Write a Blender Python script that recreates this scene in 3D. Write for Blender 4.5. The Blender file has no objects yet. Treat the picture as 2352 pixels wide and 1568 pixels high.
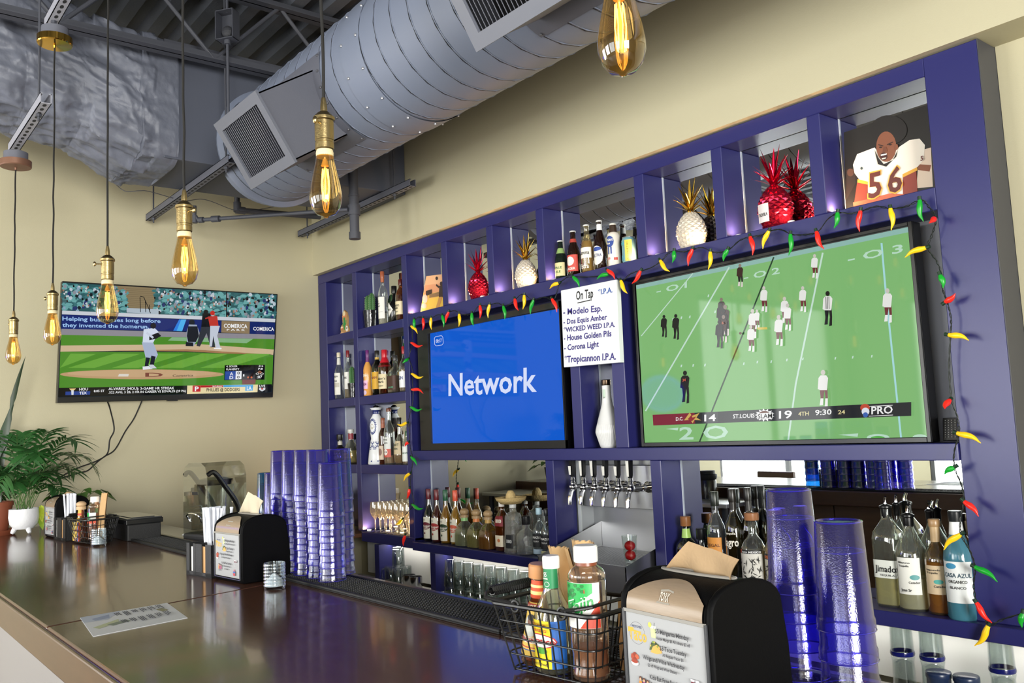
import bpy, math, random
from mathutils import Matrix, Vector, noise
random.seed(7)
sc = bpy.context.scene
COL = sc.collection
PI = math.pi
sin, cos = math.sin, math.cos
def R_(d): return math.radians(d)

# ------------------------------------------------------------------ camera
# solved from the photograph's straight lines; world: x along the back bar, y into it, z up (metres)
CAM = Vector((5.70319, -2.82972, 1.508))
FPX = 1997.56
CR = Matrix(((0.6251499, 0.1050591, 0.7734017), (0.7792511, -0.0278730, -0.6260917), (-0.0442196, 0.9940753, -0.0992922)))
cam = bpy.data.objects.new('camera', bpy.data.cameras.new('camera'))
cam.matrix_world = Matrix.Translation(CAM) @ CR.to_4x4()
cam.data.sensor_width = 36; cam.data.lens = FPX / 2352 * 36; cam.data.clip_start = 0.05
COL.objects.link(cam); sc.camera = cam

# ------------------------------------------------------------------ colour management, sky
sc.view_settings.view_transform = 'Standard'; sc.view_settings.look = 'None'
sc.view_settings.gamma = 1; sc.view_settings.use_curve_mapping = False
sc.view_settings.exposure = -0.08
sc.cycles.transparent_max_bounces = 48
sc.cycles.max_bounces = 10; sc.cycles.glossy_bounces = 6; sc.cycles.diffuse_bounces = 5
sc.cycles.caustics_reflective = False; sc.cycles.caustics_refractive = False
sc.cycles.sample_clamp_indirect = 4.0
w = bpy.data.worlds.new('sky'); sc.world = w; w.use_nodes = True
w.node_tree.nodes['Background'].inputs[0].default_value = (0.86, 0.94, 1.0, 1)
w.node_tree.nodes['Background'].inputs[1].default_value = 2.5

# ------------------------------------------------------------------ daylight through the windows, plus an added light at the right
def area(name, loc, rot, sx, sy, power, col):
    l = bpy.data.lights.new(name, 'AREA'); l.shape = 'RECTANGLE'; l.size = sx; l.size_y = sy
    l.energy = power; l.color = col
    o = bpy.data.objects.new(name, l); o.location = loc; o.rotation_euler = rot; COL.objects.link(o); return o
DAY = (1.0, 0.97, 0.93)
for x, e in ((1.9, 215), (4.6, 75), (7.3, 50)):
    area('daylight_front', (x, -7.06, 1.65), (R_(90), 0, 0), 2.2, 2.3, e, DAY)
area('daylight_left', (-0.06, -5.45, 1.65), (R_(90), 0, R_(-90)), 2.5, 2.3, 130, DAY)
area('added_light_right', (10.56, -4.6, 1.65), (R_(90), 0, R_(90)), 2.8, 2.3, 1000, DAY)  # unseen source added to brighten the left wall

# ------------------------------------------------------------------ pixel -> point on a real plane
def ray(px, py): return CR @ Vector(((px - 1176) / FPX, (784 - py) / FPX, -1.0))
def AY(px, py, y): v = ray(px, py); return CAM + v * ((y - CAM.y) / v.y)
def AX(px, py, x): v = ray(px, py); return CAM + v * ((x - CAM.x) / v.x)
def AZ(px, py, z): v = ray(px, py); return CAM + v * ((z - CAM.z) / v.z)

# ------------------------------------------------------------------ materials
def lin(h):
    h = h.lstrip('#'); h = h if len(h) == 6 else ''.join(x * 2 for x in h); c = [int(h[i:i+2], 16) / 255 for i in (0, 2, 4)]
    return tuple(x / 12.92 if x <= 0.04045 else ((x + 0.055) / 1.055) ** 2.4 for x in c)
_mc = {}
def mat(h, rough=0.5, metal=0.0, emit=0.0, spec=0.5, bump=0.0, bscale=60, coat=0.0, noise=0.0, nscale=8, sub=0.0, aniso=None):
    k = (h, rough, metal, emit, spec, bump, bscale, coat, noise, nscale, sub, aniso)
    if k in _mc: return _mc[k]
    m = bpy.data.materials.new('m_' + h.strip('#')); m.use_nodes = True
    nt = m.node_tree; b = nt.nodes['Principled BSDF']; c = lin(h)
    b.inputs['Base Color'].default_value = (*c, 1); b.inputs['Roughness'].default_value = rough
    b.inputs['Metallic'].default_value = metal; b.inputs['Specular IOR Level'].default_value = spec
    b.inputs['Coat Weight'].default_value = coat; b.inputs['Coat Roughness'].default_value = 0.06
    if emit:
        b.inputs['Emission Color'].default_value = (*c, 1); b.inputs['Emission Strength'].default_value = emit
    if sub: b.inputs['Subsurface Weight'].default_value = sub
    if bump or noise:
        tc = nt.nodes.new('ShaderNodeTexCoord')
        n = nt.nodes.new('ShaderNodeTexNoise'); n.inputs['Scale'].default_value = bscale if bump else nscale
        n.inputs['Detail'].default_value = 4
        mp = nt.nodes.new('ShaderNodeMapping'); nt.links.new(tc.outputs['Object'], mp.inputs[0]); nt.links.new(mp.outputs[0], n.inputs['Vector'])
        if aniso: mp.inputs['Scale'].default_value = aniso
        if bump:
            bp = nt.nodes.new('ShaderNodeBump'); bp.inputs['Strength'].default_value = bump; bp.inputs['Distance'].default_value = 0.01
            nt.links.new(n.outputs['Fac'], bp.inputs['Height']); nt.links.new(bp.outputs[0], b.inputs['Normal'])
        if noise:
            n2 = n
            if bump:
                n2 = nt.nodes.new('ShaderNodeTexNoise'); n2.inputs['Scale'].default_value = nscale; n2.inputs['Detail'].default_value = 5
                nt.links.new(mp.outputs[0], n2.inputs['Vector'])
            mx = nt.nodes.new('ShaderNodeMix'); mx.data_type = 'RGBA'
            mx.inputs['A'].default_value = (*[x * (1 - noise) for x in c], 1)
            mx.inputs['B'].default_value = (*[min(1, x * (1 + noise)) for x in c], 1)
            nt.links.new(n2.outputs['Fac'], mx.inputs['Factor']); nt.links.new(mx.outputs['Result'], b.inputs['Base Color'])
    _mc[k] = m; return m
_gc = {}
def glass(h, rough=0.02, refl=1.0, bump=0.0, bscale=120, milk=0.0, gam=1.0):
    """thin clear wall: tinted see-through plus a mirror-like skin that grows toward grazing"""
    k = (h, rough, refl, bump, bscale, milk, gam); lc = tuple(x ** gam for x in lin(h))
    if k in _gc: return _gc[k]
    m = bpy.data.materials.new('g_' + h.strip('#')); m.use_nodes = True; nt = m.node_tree; nt.nodes.clear()
    out = nt.nodes.new('ShaderNodeOutputMaterial'); tr = nt.nodes.new('ShaderNodeBsdfTransparent'); tr.inputs[0].default_value = (*lc, 1)
    gl = nt.nodes.new('ShaderNodeBsdfGlossy'); gl.inputs['Roughness'].default_value = rough; gl.inputs[0].default_value = (1, 1, 1, 1)
    lw = nt.nodes.new('ShaderNodeLayerWeight'); lw.inputs[0].default_value = 0.5
    p = nt.nodes.new('ShaderNodeMath'); p.operation = 'POWER'; p.inputs[1].default_value = 3.0
    ma = nt.nodes.new('ShaderNodeMath'); ma.operation = 'MULTIPLY_ADD'; ma.inputs[1].default_value = 0.6 * refl; ma.inputs[2].default_value = 0.05 * refl
    nt.links.new(lw.outputs['Facing'], p.inputs[0]); nt.links.new(p.outputs[0], ma.inputs[0])
    mx = nt.nodes.new('ShaderNodeMixShader'); nt.links.new(ma.outputs[0], mx.inputs[0]); nt.links.new(gl.outputs[0], mx.inputs[2])
    src = tr
    if milk:
        df = nt.nodes.new('ShaderNodeBsdfTranslucent'); df.inputs[0].default_value = (*lc, 1)
        d2 = nt.nodes.new('ShaderNodeBsdfDiffuse'); d2.inputs[0].default_value = (*lc, 1)
        m0 = nt.nodes.new('ShaderNodeMixShader'); nt.links.new(df.outputs[0], m0.inputs[1]); nt.links.new(d2.outputs[0], m0.inputs[2])
        m1 = nt.nodes.new('ShaderNodeMixShader'); m1.inputs[0].default_value = milk
        nt.links.new(tr.outputs[0], m1.inputs[1]); nt.links.new(m0.outputs[0], m1.inputs[2]); src = m1
    nt.links.new(src.outputs[0], mx.inputs[1])
    if bump:
        tc = nt.nodes.new('ShaderNodeTexCoord'); n = nt.nodes.new('ShaderNodeTexNoise'); n.inputs['Scale'].default_value = bscale
        bp = nt.nodes.new('ShaderNodeBump'); bp.inputs['Strength'].default_value = bump; bp.inputs['Distance'].default_value = 0.004
        nt.links.new(tc.outputs['Object'], n.inputs['Vector']); nt.links.new(n.outputs['Fac'], bp.inputs['Height'])
        nt.links.new(bp.outputs[0], gl.inputs['Normal'])
    nt.links.new(mx.outputs[0], out.inputs[0]); _gc[k] = m; return m
_sc = {}
def screen(h, e=1.0):   # a lit screen picture: black panel that gives off the colour, with a glossy skin
    if (h, e) not in _sc:
        m = mat('#010101', 0.04, 0, 0, 0.22).copy(); b = m.node_tree.nodes['Principled BSDF']
        b.inputs['Emission Color'].default_value = (*lin(h), 1); b.inputs['Emission Strength'].default_value = e; _sc[(h, e)] = m
    return _sc[(h, e)]
def emis(h, e): return mat(h, 0.5, 0, e, 0.0)

# ------------------------------------------------------------------ mesh builder
_txt = {}
def text_geo(s):
    if s not in _txt:
        cu = bpy.data.curves.new('t', 'FONT'); cu.body = s; cu.resolution_u = 2; cu.offset = 0.02
        ob = bpy.data.objects.new('t', cu); COL.objects.link(ob)
        me = ob.to_mesh(); vs = [(v.co.x, v.co.y) for v in me.vertices]; fs = [tuple(p.vertices) for p in me.polygons]
        ob.to_mesh_clear(); bpy.data.objects.remove(ob); bpy.data.curves.remove(cu)
        if not vs: vs = [(0, 0)]; fs = []
        x0 = min(v[0] for v in vs); x1 = max(v[0] for v in vs)
        _txt[s] = ([((x - x0) / max(1e-6, x1 - x0), y / 0.7) for x, y in vs], fs, (x1 - x0) / 0.7)
    return _txt[s]
class B:
    def __init__(s): s.v = []; s.f = []; s.k = []; s.mats = []
    def mi(s, m):
        if m not in s.mats: s.mats.append(m)
        return s.mats.index(m)
    def add(s, vs, fs, m, M=None):
        n = len(s.v); i = s.mi(m)
        for v in vs: s.v.append(tuple(M @ Vector(v)) if M is not None else tuple(v))
        for f in fs: s.f.append(tuple(a + n for a in f)); s.k.append(i)
        return s
    def box(s, x0, x1, y0, y1, z0, z1, m, M=None):
        vs = [(x, y, z) for x in (x0, x1) for y in (y0, y1) for z in (z0, z1)]
        return s.add(vs, [(0, 1, 3, 2), (4, 6, 7, 5), (0, 4, 5, 1), (2, 3, 7, 6), (0, 2, 6, 4), (1, 5, 7, 3)], m, M)
    def lathe(s, prof, m, n=20, M=None, sq=2, closed=True, ang=None, a0=0):
        vs = []; fs = []; nn = n if ang is None else n + 1; A = 2 * PI if ang is None else ang
        for r, z in prof:
            for j in range(nn):
                t = a0 + A * j / n; c, q = cos(t), sin(t)
                k = 1.0 if sq == 2 else 1.0 / (abs(c) ** sq + abs(q) ** sq) ** (1.0 / sq)
                vs.append((r * k * c, r * k * q, z))
        for i in range(len(prof) - 1):
            for j in range(n):
                j2 = (j + 1) % nn
                fs.append((i * nn + j, i * nn + j2, (i + 1) * nn + j2, (i + 1) * nn + j))
        if closed and ang is None:
            if prof[0][0] > 1e-5: fs.append(tuple(reversed(range(n))))
            if prof[-1][0] > 1e-5: fs.append(tuple(range((len(prof) - 1) * n, len(prof) * n)))
        return s.add(vs, fs, m, M)
    def cyl(s, p0, p1, r, m, r1=None, n=12, caps=True):
        p0 = Vector(p0); p1 = Vector(p1); d = p1 - p0; L = d.length
        M = Matrix.Translation(p0) @ d.to_track_quat('Z', 'Y').to_matrix().to_4x4()
        return s.lathe([(r, 0), (r if r1 is None else r1, L)], m, n, M, closed=caps)
    def tube(s, pts, r, m, n=8, closed=False, rs=None):
        pts = [Vector(p) for p in pts]; N = len(pts); vs = []; fs = []; up = Vector((0.13, 0.21, 0.97)); prev = None
        for i, p in enumerate(pts):
            a = pts[(i - 1) % N] if (i > 0 or closed) else p; b = pts[(i + 1) % N] if (i < N - 1 or closed) else p
            t = (b - a).normalized()
            x = (prev - t * prev.dot(t)) if prev is not None else t.cross(up)
            if x.length < 1e-4: x = t.cross(Vector((1, 0, 0)))
            x.normalize(); prev = x; y = t.cross(x); q = rs[i] if rs else r
            for j in range(n): vs.append(p + x * (q * cos(2 * PI * j / n)) + y * (q * sin(2 * PI * j / n)))
        for i in range(N if closed else N - 1):
            for j in range(n):
                i2 = (i + 1) % N
                fs.append((i * n + j, i * n + (j + 1) % n, i2 * n + (j + 1) % n, i2 * n + j))
        if not closed: fs += [tuple(reversed(range(n))), tuple(range((N - 1) * n, N * n))]
        return s.add(vs, fs, m)
    def ell(s, c, r, m, n=14, k=8, M=None):
        prof = [(max(1e-6, cos(-PI / 2 + PI * i / k)), sin(-PI / 2 + PI * i / k)) for i in range(k + 1)]
        r = (r, r, r) if isinstance(r, (int, float)) else r
        T = Matrix.Translation(c) @ Matrix.Diagonal((*r, 1)); T = M @ T if M is not None else T
        return s.lathe(prof, m, n, T, closed=False)
    def prism(s, poly, d0, d1, m, f):   # poly in 2-D extruded between d0 and d1, f(u,v,d) -> point
        n = len(poly); vs = [f(u, v, d0) for u, v in poly] + [f(u, v, d1) for u, v in poly]
        fs = [tuple(range(n)), tuple(reversed(range(n, 2 * n)))] + [(i, i + n, (i + 1) % n + n, (i + 1) % n) for i in range(n)]
        return s.add(vs, fs, m)
    def poly(s, pts, m): return s.add(pts, [tuple(range(len(pts)))], m)
    def grid(s, nu, nv, f, m, wrap=False):
        vs = [f(i / (nu - (0 if wrap else 1)), j / (nv - 1)) for j in range(nv) for i in range(nu)]
        fs = [(j * nu + i, j * nu + (i + 1) % nu, (j + 1) * nu + (i + 1) % nu, (j + 1) * nu + i) for j in range(nv - 1) for i in range(nu if wrap else nu - 1)]
        return s.add(vs, fs, m)
    def text(s, t, f, m):               # f(u,v): u 0..1 along the line, v in cap heights
        vs, fs, a = text_geo(t); return s.add([f(u, v) for u, v in vs], fs, m)
    def build(s, name, parent=None, org=None, smooth=32, **kw):
        me = bpy.data.meshes.new(name); vs = s.v
        if org is not None: vs = [(v[0] - org[0], v[1] - org[1], v[2] - org[2]) for v in vs]
        me.from_pydata(vs, [], s.f); me.update()
        for m in s.mats: me.materials.append(m)
        me.polygons.foreach_set('material_index', s.k)
        if smooth:
            me.polygons.foreach_set('use_smooth', [True] * len(s.f)); me.set_sharp_from_angle(angle=R_(smooth))
        o = bpy.data.objects.new(name, me); COL.objects.link(o)
        if parent is not None: o.parent = parent
        elif org is not None: o.location = org
        for k, v in kw.items(): o[k] = v
        return o
def thing(name, label, cat, loc=(0, 0, 0), rz=0, group=None):
    o = bpy.data.objects.new(name, None); COL.objects.link(o); o.empty_display_size = 0.05
    o.location = loc; o.rotation_euler = (0, 0, rz); o['label'] = label; o['category'] = cat
    if group: o['group'] = group
    return o
def dup(src, loc, rz=None, label=None, group=None, name=None):
    r = src.copy(); COL.objects.link(r); r.location = loc
    if rz is not None: r.rotation_euler = (0, 0, rz)
    if label: r['label'] = label
    if group: r['group'] = group
    for ch in list(src.children):
        c = ch.copy(); COL.objects.link(c); c.parent = r
        for g in list(ch.children):
            e = g.copy(); COL.objects.link(e); e.parent = c
    return r
def bevel(o, w, n=2):
    b = o.modifiers.new('bevel', 'BEVEL'); b.width = w; b.segments = n; b.limit_method = 'ANGLE'; b.angle_limit = R_(40); return o
def catmull(P, k=6):
    P = [Vector(p) for p in P]; out = []
    for i in range(len(P) - 1):
        a = P[max(0, i - 1)]; b = P[i]; c = P[i + 1]; d = P[min(len(P) - 1, i + 2)]
        for j in range(k):
            t = j / k; out.append(0.5 * ((2 * b) + (c - a) * t + (2 * a - 5 * b + 4 * c - d) * t * t + (3 * b - a - 3 * c + d) * t ** 3))
    out.append(P[-1]); return out

# palette
BLUE = mat('#262762', 0.34, bump=0.012, bscale=90)
CREAM = mat('#bdb699', 0.7, bump=0.06, bscale=220)
MIRROR = mat('#dde2e2', 0.0, 1.0)
DARKGREY = mat('#2c2d33', 0.7, bump=0.1, bscale=120)
GREY = mat('#5e606b', 0.55, bump=0.04, bscale=150)
GREYD = mat('#43454e', 0.55, bump=0.04, bscale=150)
BLACK = mat('#08080a', 0.3)
BLACKM = mat('#0c0c0e', 0.55, bump=0.15, bscale=300)
WHITE = mat('#eceae4', 0.45)
STEEL = mat('#c9cacc', 0.33, 1.0, bump=0.05, bscale=40, aniso=(60, 1, 1))
CHROME = mat('#e8e8ea', 0.08, 1.0)
BRASS = mat('#a98a4e', 0.28, 1.0)
GOLD = mat('#e0b64a', 0.16, 1.0)
CLEAR = glass('#f4f7f5')

# ================================================================== the room
def struct(o): o['kind'] = 'structure'; return o
FLOORM = mat('#8a7f74', 0.35, noise=0.12, nscale=3)
struct(B().box(0, 10.5, -7, 0.3, -0.1, 0, FLOORM).build('floor'))
b = B(); Z0, Z1, WY0, WY1 = 0.5, 2.8, -6.7, -4.2
b.box(-0.15, 0, WY1, 0.3, 0, 3.92, CREAM).box(-0.15, 0, -7.15, WY0, 0, 3.92, CREAM).box(-0.15, 0, WY0, WY1, 0, Z0, CREAM).box(-0.15, 0, WY0, WY1, Z1, 3.92, CREAM)
struct(b.build('wall_left'))
b = B(); WX = ((0.8, 3.0), (3.5, 5.7), (6.2, 8.4)); xs = [0] + [a for p in WX for a in p] + [10.5]
for i in range(0, len(xs), 2): b.box(xs[i], xs[i+1], -7.15, -7, 0, 3.92, CREAM)
for p in WX: b.box(p[0], p[1], -7.15, -7, 0, Z0, CREAM).box(p[0], p[1], -7.15, -7, Z1, 3.92, CREAM)
struct(b.build('wall_front'))
b = B(); RY = (-6.0, -3.2)  # opening for the added right window
b.box(10.5, 10.65, RY[1], 0.3, 0, 3.92, CREAM).box(10.5, 10.65, -7.15, RY[0], 0, 3.92, CREAM).box(10.5, 10.65, *RY, 0, Z0, CREAM).box(10.5, 10.65, *RY, Z1, 3.92, CREAM)
struct(b.build('wall_right'))
b = B().box(0, 10.5, -0.034, 0.3, 2.667, 3.92, CREAM).box(4.602, 10.5, 0.128, 0.3, 0, 2.667, CREAM).box(0, 4.602, 0.30, 0.36, 0, 2.667, CREAM)
struct(b.build('wall_back'))
# corrugated steel roof deck, ribs along x
DECK = mat('#52565f', 0.75, bump=0.2, bscale=90)
b = B(); prof = []; y = -7.15
while y < 0.3: prof += [(y, 3.86), (y + 0.07, 3.86), (y + 0.09, 3.92), (y + 0.16, 3.92)]; y += 0.18
vs = []; fs = []
for (yy, zz) in prof: vs += [(-0.1, yy, zz), (10.6, yy, zz)]
for i in range(len(prof) - 1): fs.append((2*i, 2*i+1, 2*i+3, 2*i+2))
b.add(vs, fs, DECK).box(-0.1, 10.6, -7.15, 0.3, 3.95, 4.0, DECK)
struct(b.build('ceiling', smooth=0))
FRM = mat('#2a2a2c', 0.4)
def window(n, a0, a1, f):
    b = B(); t = 0.05
    for (u0, u1, z0, z1) in ((a0, a0+t, Z0, Z1), (a1-t, a1, Z0, Z1), (a0, a1, Z0, Z0+t), (a0, a1, Z1-t, Z1), ((a0+a1)/2-t/2, (a0+a1)/2+t/2, Z0, Z1)):
        p = f(u0, -0.04), f(u1, 0.02)
        b.box(min(p[0][0], p[1][0]), max(p[0][0], p[1][0]), min(p[0][1], p[1][1]), max(p[0][1], p[1][1]), z0, z1, FRM)
    o = struct(b.build('window_%d' % n, smooth=0))
    g = B(); c0 = f(a0, 0.0); c1 = f(a1, 0.0)
    g.poly([(*c0, Z0), (*c1, Z0), (*c1, Z1), (*c0, Z1)], glass('#fdfffe', 0.0, 0.5)); g.build('window_pane', o)
window(1, WY0, WY1, lambda a, d: (-0.03 + d, a))
for i, p in enumerate(WX): window(i + 2, p[0], p[1], lambda a, d: (a, -7.03 + d))
window(5, *RY, lambda a, d: (10.53 + d, a))  # unseen window, added so light from the right reaches the left wall

# ================================================================== back bar unit (blue shelving with mirror backs)
D = 0.128
unit = thing('back_bar_shelving', 'tall blue painted back bar shelving with mirror-backed niches and TV bays', 'shelving', (0, 0, 0))
def part(name, x0, x1, y0, y1, z0, z1, m=BLUE, bev=0.0025, **kw):
    o = B().box(x0, x1, y0, y1, z0, z1, m).build(name, unit, smooth=0, **kw)
    if bev: bevel(o, bev, 1)
    return o
NX = [(0.132, 0.515), (0.572, 1.149), (1.206, 1.588), (1.642, 2.025), (2.079, 2.44), (2.495, 3.117), (3.173, 3.546), (3.599, 3.987), (4.04, 4.427)]
part('top_board', 0.012, 4.427, 0, D, 2.600, 2.664)
part('upright', 0.012, 0.132, 0, D, 0.59, 2.6)
part('upright', 0.515, 0.572, 0, D, 0.884, 2.6)
part('upright', 1.149, 1.206, 0, D, 0.865, 2.6)
for (a, c) in zip(NX[2:-1], NX[3:]): part('upright', a[1], c[0], 0, D, 2.228, 2.6)
part('pillar', 4.427, 4.598, 0, D, 0.853, 2.664)
part('side_panel', 4.598, 4.601, 0, D, 0.853, 2.664, mat('#3e3f45', 0.5), 0, label='grey right side panel')
part('shelf', 1.206, 4.427, 0, D, 2.152, 2.228)
for z0, z1 in ((2.157, 2.210), (1.706, 1.762), (1.258, 1.315)):
    part('shelf', 0.132, 0.515, 0, D, z0, z1); part('shelf', 0.572, 1.149, 0, D, z0, z1)
part('shelf', 1.206, 4.427, -0.012, D, 1.345, 1.400)
part('shelf', 0.56, 1.206, -0.002, D, 0.82, 0.884)
part('shelf', 1.206, 3.15, -0.02, D, 0.815, 0.865)
part('shelf', 3.15, 4.78, -0.04, D, 0.803, 0.853)
for x0, x1 in ((2.640, 2.706), (2.917, 2.996)): part('upright', x0, x1, 0, D, 1.400, 2.152)
for x0, x1 in ((2.425, 2.484), (3.116, 3.176)): part('upright', x0, x1, 0, D + 0.014, 0.853, 1.345)
NAVY = mat('#17183c', 0.4)
BAYGREY = mat('#8f919a', 0.5)
part('mirror', 0.132, 1.206, D + 0.002, D + 0.008, 0.884, 2.6, MIRROR, 0)
part('mirror', 1.206, 4.427, D + 0.002, D + 0.008, 2.228, 2.6, MIRROR, 0)
part('mirror', 2.706, 2.917, D + 0.002, D + 0.008, 1.4, 2.152, MIRROR, 0)
part('mirror', 1.206, 2.425, D + 0.002, D + 0.008, 0.865, 1.345, MIRROR, 0)
part('mirror', 3.176, 4.427, D + 0.002, D + 0.008, 0.853, 1.345, MIRROR, 0)
part('bay_back', 1.206, 2.64, D + 0.002, D + 0.008, 1.4, 2.152, NAVY, 0)
part('bay_back', 2.996, 4.427, D + 0.002, D + 0.008, 1.4, 2.152, BAYGREY, 0, label='plain grey bay back')
# the base under the shelf: dividers, pale back board, lower counter
for px0, px1 in ((861, 872), (988, 1000)):
    x0 = AY(px0, 1300, 0).x; part('upright', x0, x0 + 0.055, 0.0, D, 0.59, 0.812)
part('base_back', 0.4, 4.78, D + 0.001, D + 0.006, 0.59, 0.803, mat('#cfd0cc', 0.5), 0, label='pale grey board behind the glasses')
part('lower_counter', 0.30, 4.9, -0.22, D, 0.535, 0.57, mat('#a5a49f', 0.35), label='grey lower counter')
part('base_cabinet', 0.30, 4.9, -0.16, D, 0.0, 0.535, mat('#2a2b45', 0.5), 0)
# caulk lines where boards meet the mirror
CAULK = mat('#c9d0e0', 0.5)
CK = [(x, z0, z1, 0.0) for (x, z0, z1) in ((0.133, 2.21, 2.6), (0.573, 2.21, 2.6), (0.133, 1.762, 2.157), (0.573, 1.762, 2.157), (0.133, 1.315, 1.706), (0.573, 1.315, 1.706), (0.573, 0.884, 1.258), (1.207, 0.865, 1.345), (3.177, 0.853, 1.345), (2.707, 1.4, 2.152))] + [(a[0] + 0.001, 2.228, 2.6, 0) for a in NX[2:]]
for (x, z0, z1, _) in CK: B().box(x, x + 0.003, D - 0.003, D + 0.0015, z0, z1, CAULK).build('caulk_line', unit, smooth=0, label='pale caulk line')
# glowing strips added under the bottle shelves to brighten the base
LED = emis('#fff4e2', 4.0)
for x0, x1, zz, yy in ((1.25, 2.40, 0.812, 0.085), (3.2, 4.7, 0.80, 0.075), (0.66, 1.18, 0.817, 0.09)):
    B().box(x0, x1, yy - 0.004, yy + 0.004, zz - 0.004, zz, LED).build('added_strip', unit, smooth=0, label='thin glowing white strip added under the shelf')
    area('added_strip_light', ((x0 + x1) / 2, yy - 0.008, zz - 0.006), (R_(-12), 0, 0), x1 - x0, 0.012, 1.3 * (x1 - x0), (1, 0.95, 0.88))

# ------------------------------------------------------------------ beer tap bay between the two blue columns
tap = thing('beer_tap_station', 'stainless beer tap station with six chrome faucets and a drip tray', 'tap station', (2.484, 0, 0.853))
O = tap.location
LINER = mat('#b4b9bd', 0.5)
b = B().box(2.485, 2.49, D + 0.015, 0.25, 0.853, 1.345, LINER).box(3.11, 3.115, D + 0.015, 0.25, 0.853, 1.345, LINER).box(2.49, 3.11, D + 0.015, 0.25, 1.34, 1.345, LINER)
b.box(2.484, 2.512, D + 0.015, D + 0.02, 0.853, 1.345, mat('#ccd2d2', 0.5)).box(3.09, 3.116, D + 0.015, D + 0.02, 0.853, 1.345, mat('#ccd2d2', 0.5))
b.build('liner', tap, O, 0)
B().box(2.49, 3.11, 0.25, 0.256, 0.8535, 1.34, STEEL).build('backsplash', tap, O, 0)
bevel(B().box(2.512, 3.09, 0.165, 0.19, 1.112, 1.312, STEEL).build('tap_panel', tap, O, 0), 0.002)
b = B(); tx0, tx1 = 2.54, 3.10; y0, y1, zt = -0.17, 0.249, 0.913
b.box(tx0, tx1, y0, y0 + 0.004, 0.80, zt, STEEL).box(tx0, tx0 + 0.003, y0, y1, 0.8535, zt, STEEL).box(tx1 - 0.003, tx1, y0, y1, 0.8535, zt, STEEL)
b.add([(tx0, y0, zt), (tx0, y1, zt), (tx0, y1, 1.03)], [(0, 1, 2)], STEEL).add([(tx1, y0, zt), (tx1, y1, zt), (tx1, y1, 1.03)], [(0, 1, 2)], STEEL)
b.box(tx0 - 0.002, tx1 + 0.002, y0 - 0.004, y0 + 0.004, zt - 0.002, zt + 0.002, STEEL)
b.build('drip_tray', tap, O, 0)
b = B()
for i in range(42): x = tx0 + 0.012 + i * 0.0126; b.box(x, x + 0.005, y0 + 0.006, y1 - 0.004, zt - 0.012, zt - 0.007, STEEL)
b.box(tx0 + 0.003, tx1 - 0.003, y0 + 0.004, y1, 0.8535, 0.858, mat('#4c4d50', 0.4, 0.8)).build('drip_grate', tap, O, 0)
HANDLE_W = mat('#e9e7df', 0.35); HANDLE_K = mat('#121214', 0.3)
for i, px in enumerate((1316, 1341, 1366, 1393, 1421, 1449)):
    p = AY(px, 1118, 0.045); x = p.x; z = 1.215; t = B()
    t.cyl((x, 0.165, z), (x, 0.155, z), 0.026, CHROME, n=18).cyl((x, 0.155, z), (x, 0.04, z), 0.011, CHROME).cyl((x, 0.13, z), (x, 0.115, z), 0.017, CHROME)
    t.ell((x, 0.045, z), (0.017, 0.022, 0.018), CHROME)
    t.tube([(x, 0.05, z), (x, 0.03, z - 0.022), (x, 0.02, z - 0.055), (x, 0.018, z - 0.082)], 0.01, CHROME, 10, rs=[0.012, 0.012, 0.0105, 0.0095])
    f = t.build('faucet', tap, O)
    H = B(); H.lathe([(0.008, 0.012), (0.013, 0.018), (0.009, 0.03), (0.012, 0.034), (0.008, 0.048)], CHROME, 14, Matrix.Translation((x, 0.045, z)))
    kk = i in (0, 3, 4)
    H.lathe([(0.009, 0.048), (0.0125, 0.06), (0.015, 0.125), (0.0155, 0.13)], HANDLE_K, 4, Matrix.Translation((x, 0.045, z)), a0=PI/4)
    zt0, zt1 = (0.058, 0.10) if kk else (0.055, 0.126)
    H.poly([(x - 0.009, 0.032, z + zt0), (x + 0.004, 0.032, z + zt0), (x + 0.007, 0.030, z + zt1), (x - 0.012, 0.030, z + zt1)], HANDLE_W)
    h = H.build('tap_handle', tap, O)

# ================================================================== bar counter
WOOD = mat('#58392a', 0.18, noise=0.28, nscale=5, coat=0.25, bump=0.015, bscale=30, aniso=(0.6, 6, 1))
WOODE = mat('#523524', 0.3, noise=0.3, nscale=6, coat=0.3, aniso=(1.5, 8, 8))
bar = thing('bar_counter', 'long glossy dark brown wooden bar counter with pale front panel', 'bar counter', (0.03, -2.36, 0))
O = bar.location; T = 1.07; t0 = 0.988
s0, s1 = 3.2405, 3.07     # the joint across the top
f3 = lambda u, v, d: (u, v, d)
def top(poly):
    o = B().prism(poly, t0, T, WOOD, f3).build('counter_top', bar, O, 0); bevel(o, 0.006, 3)
top([(0.03, -2.36), (s0 - 0.0012, -2.36), (s1 - 0.0012, -1.508), (0.03, -1.508)])
top([(s0 + 0.0012, -2.36), (5.75, -2.36), (5.75, -1.508), (s1 + 0.0012, -1.508)])
bevel(B().box(0.03, 5.75, -2.372, -2.36, t0 - 0.002, T - 0.004, WOODE).build('front_edge', bar, O, 0, label='lighter brown wooden front edge'), 0.004, 2)
bevel(B().box(0.03, 5.75, -1.508, -1.472, t0, T + 0.004, WOODE).build('back_rim', bar, O, 0, label='narrow brown wooden rim'), 0.006, 3)
B().box(0.03, 5.75, -2.33, -2.29, 0, t0, mat('#928e90', 0.35)).build('front_panel', bar, O, 0, label='pale grey front panel')
b = B()
for i in range(10): b.box(0.03 + i * 0.572, 0.03 + i * 0.572 + 0.564, -1.54, -1.52, 0.30, t0, mat('#5f4028', 0.4, noise=0.35, nscale=7, aniso=(1, 1, 6)))
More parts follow.
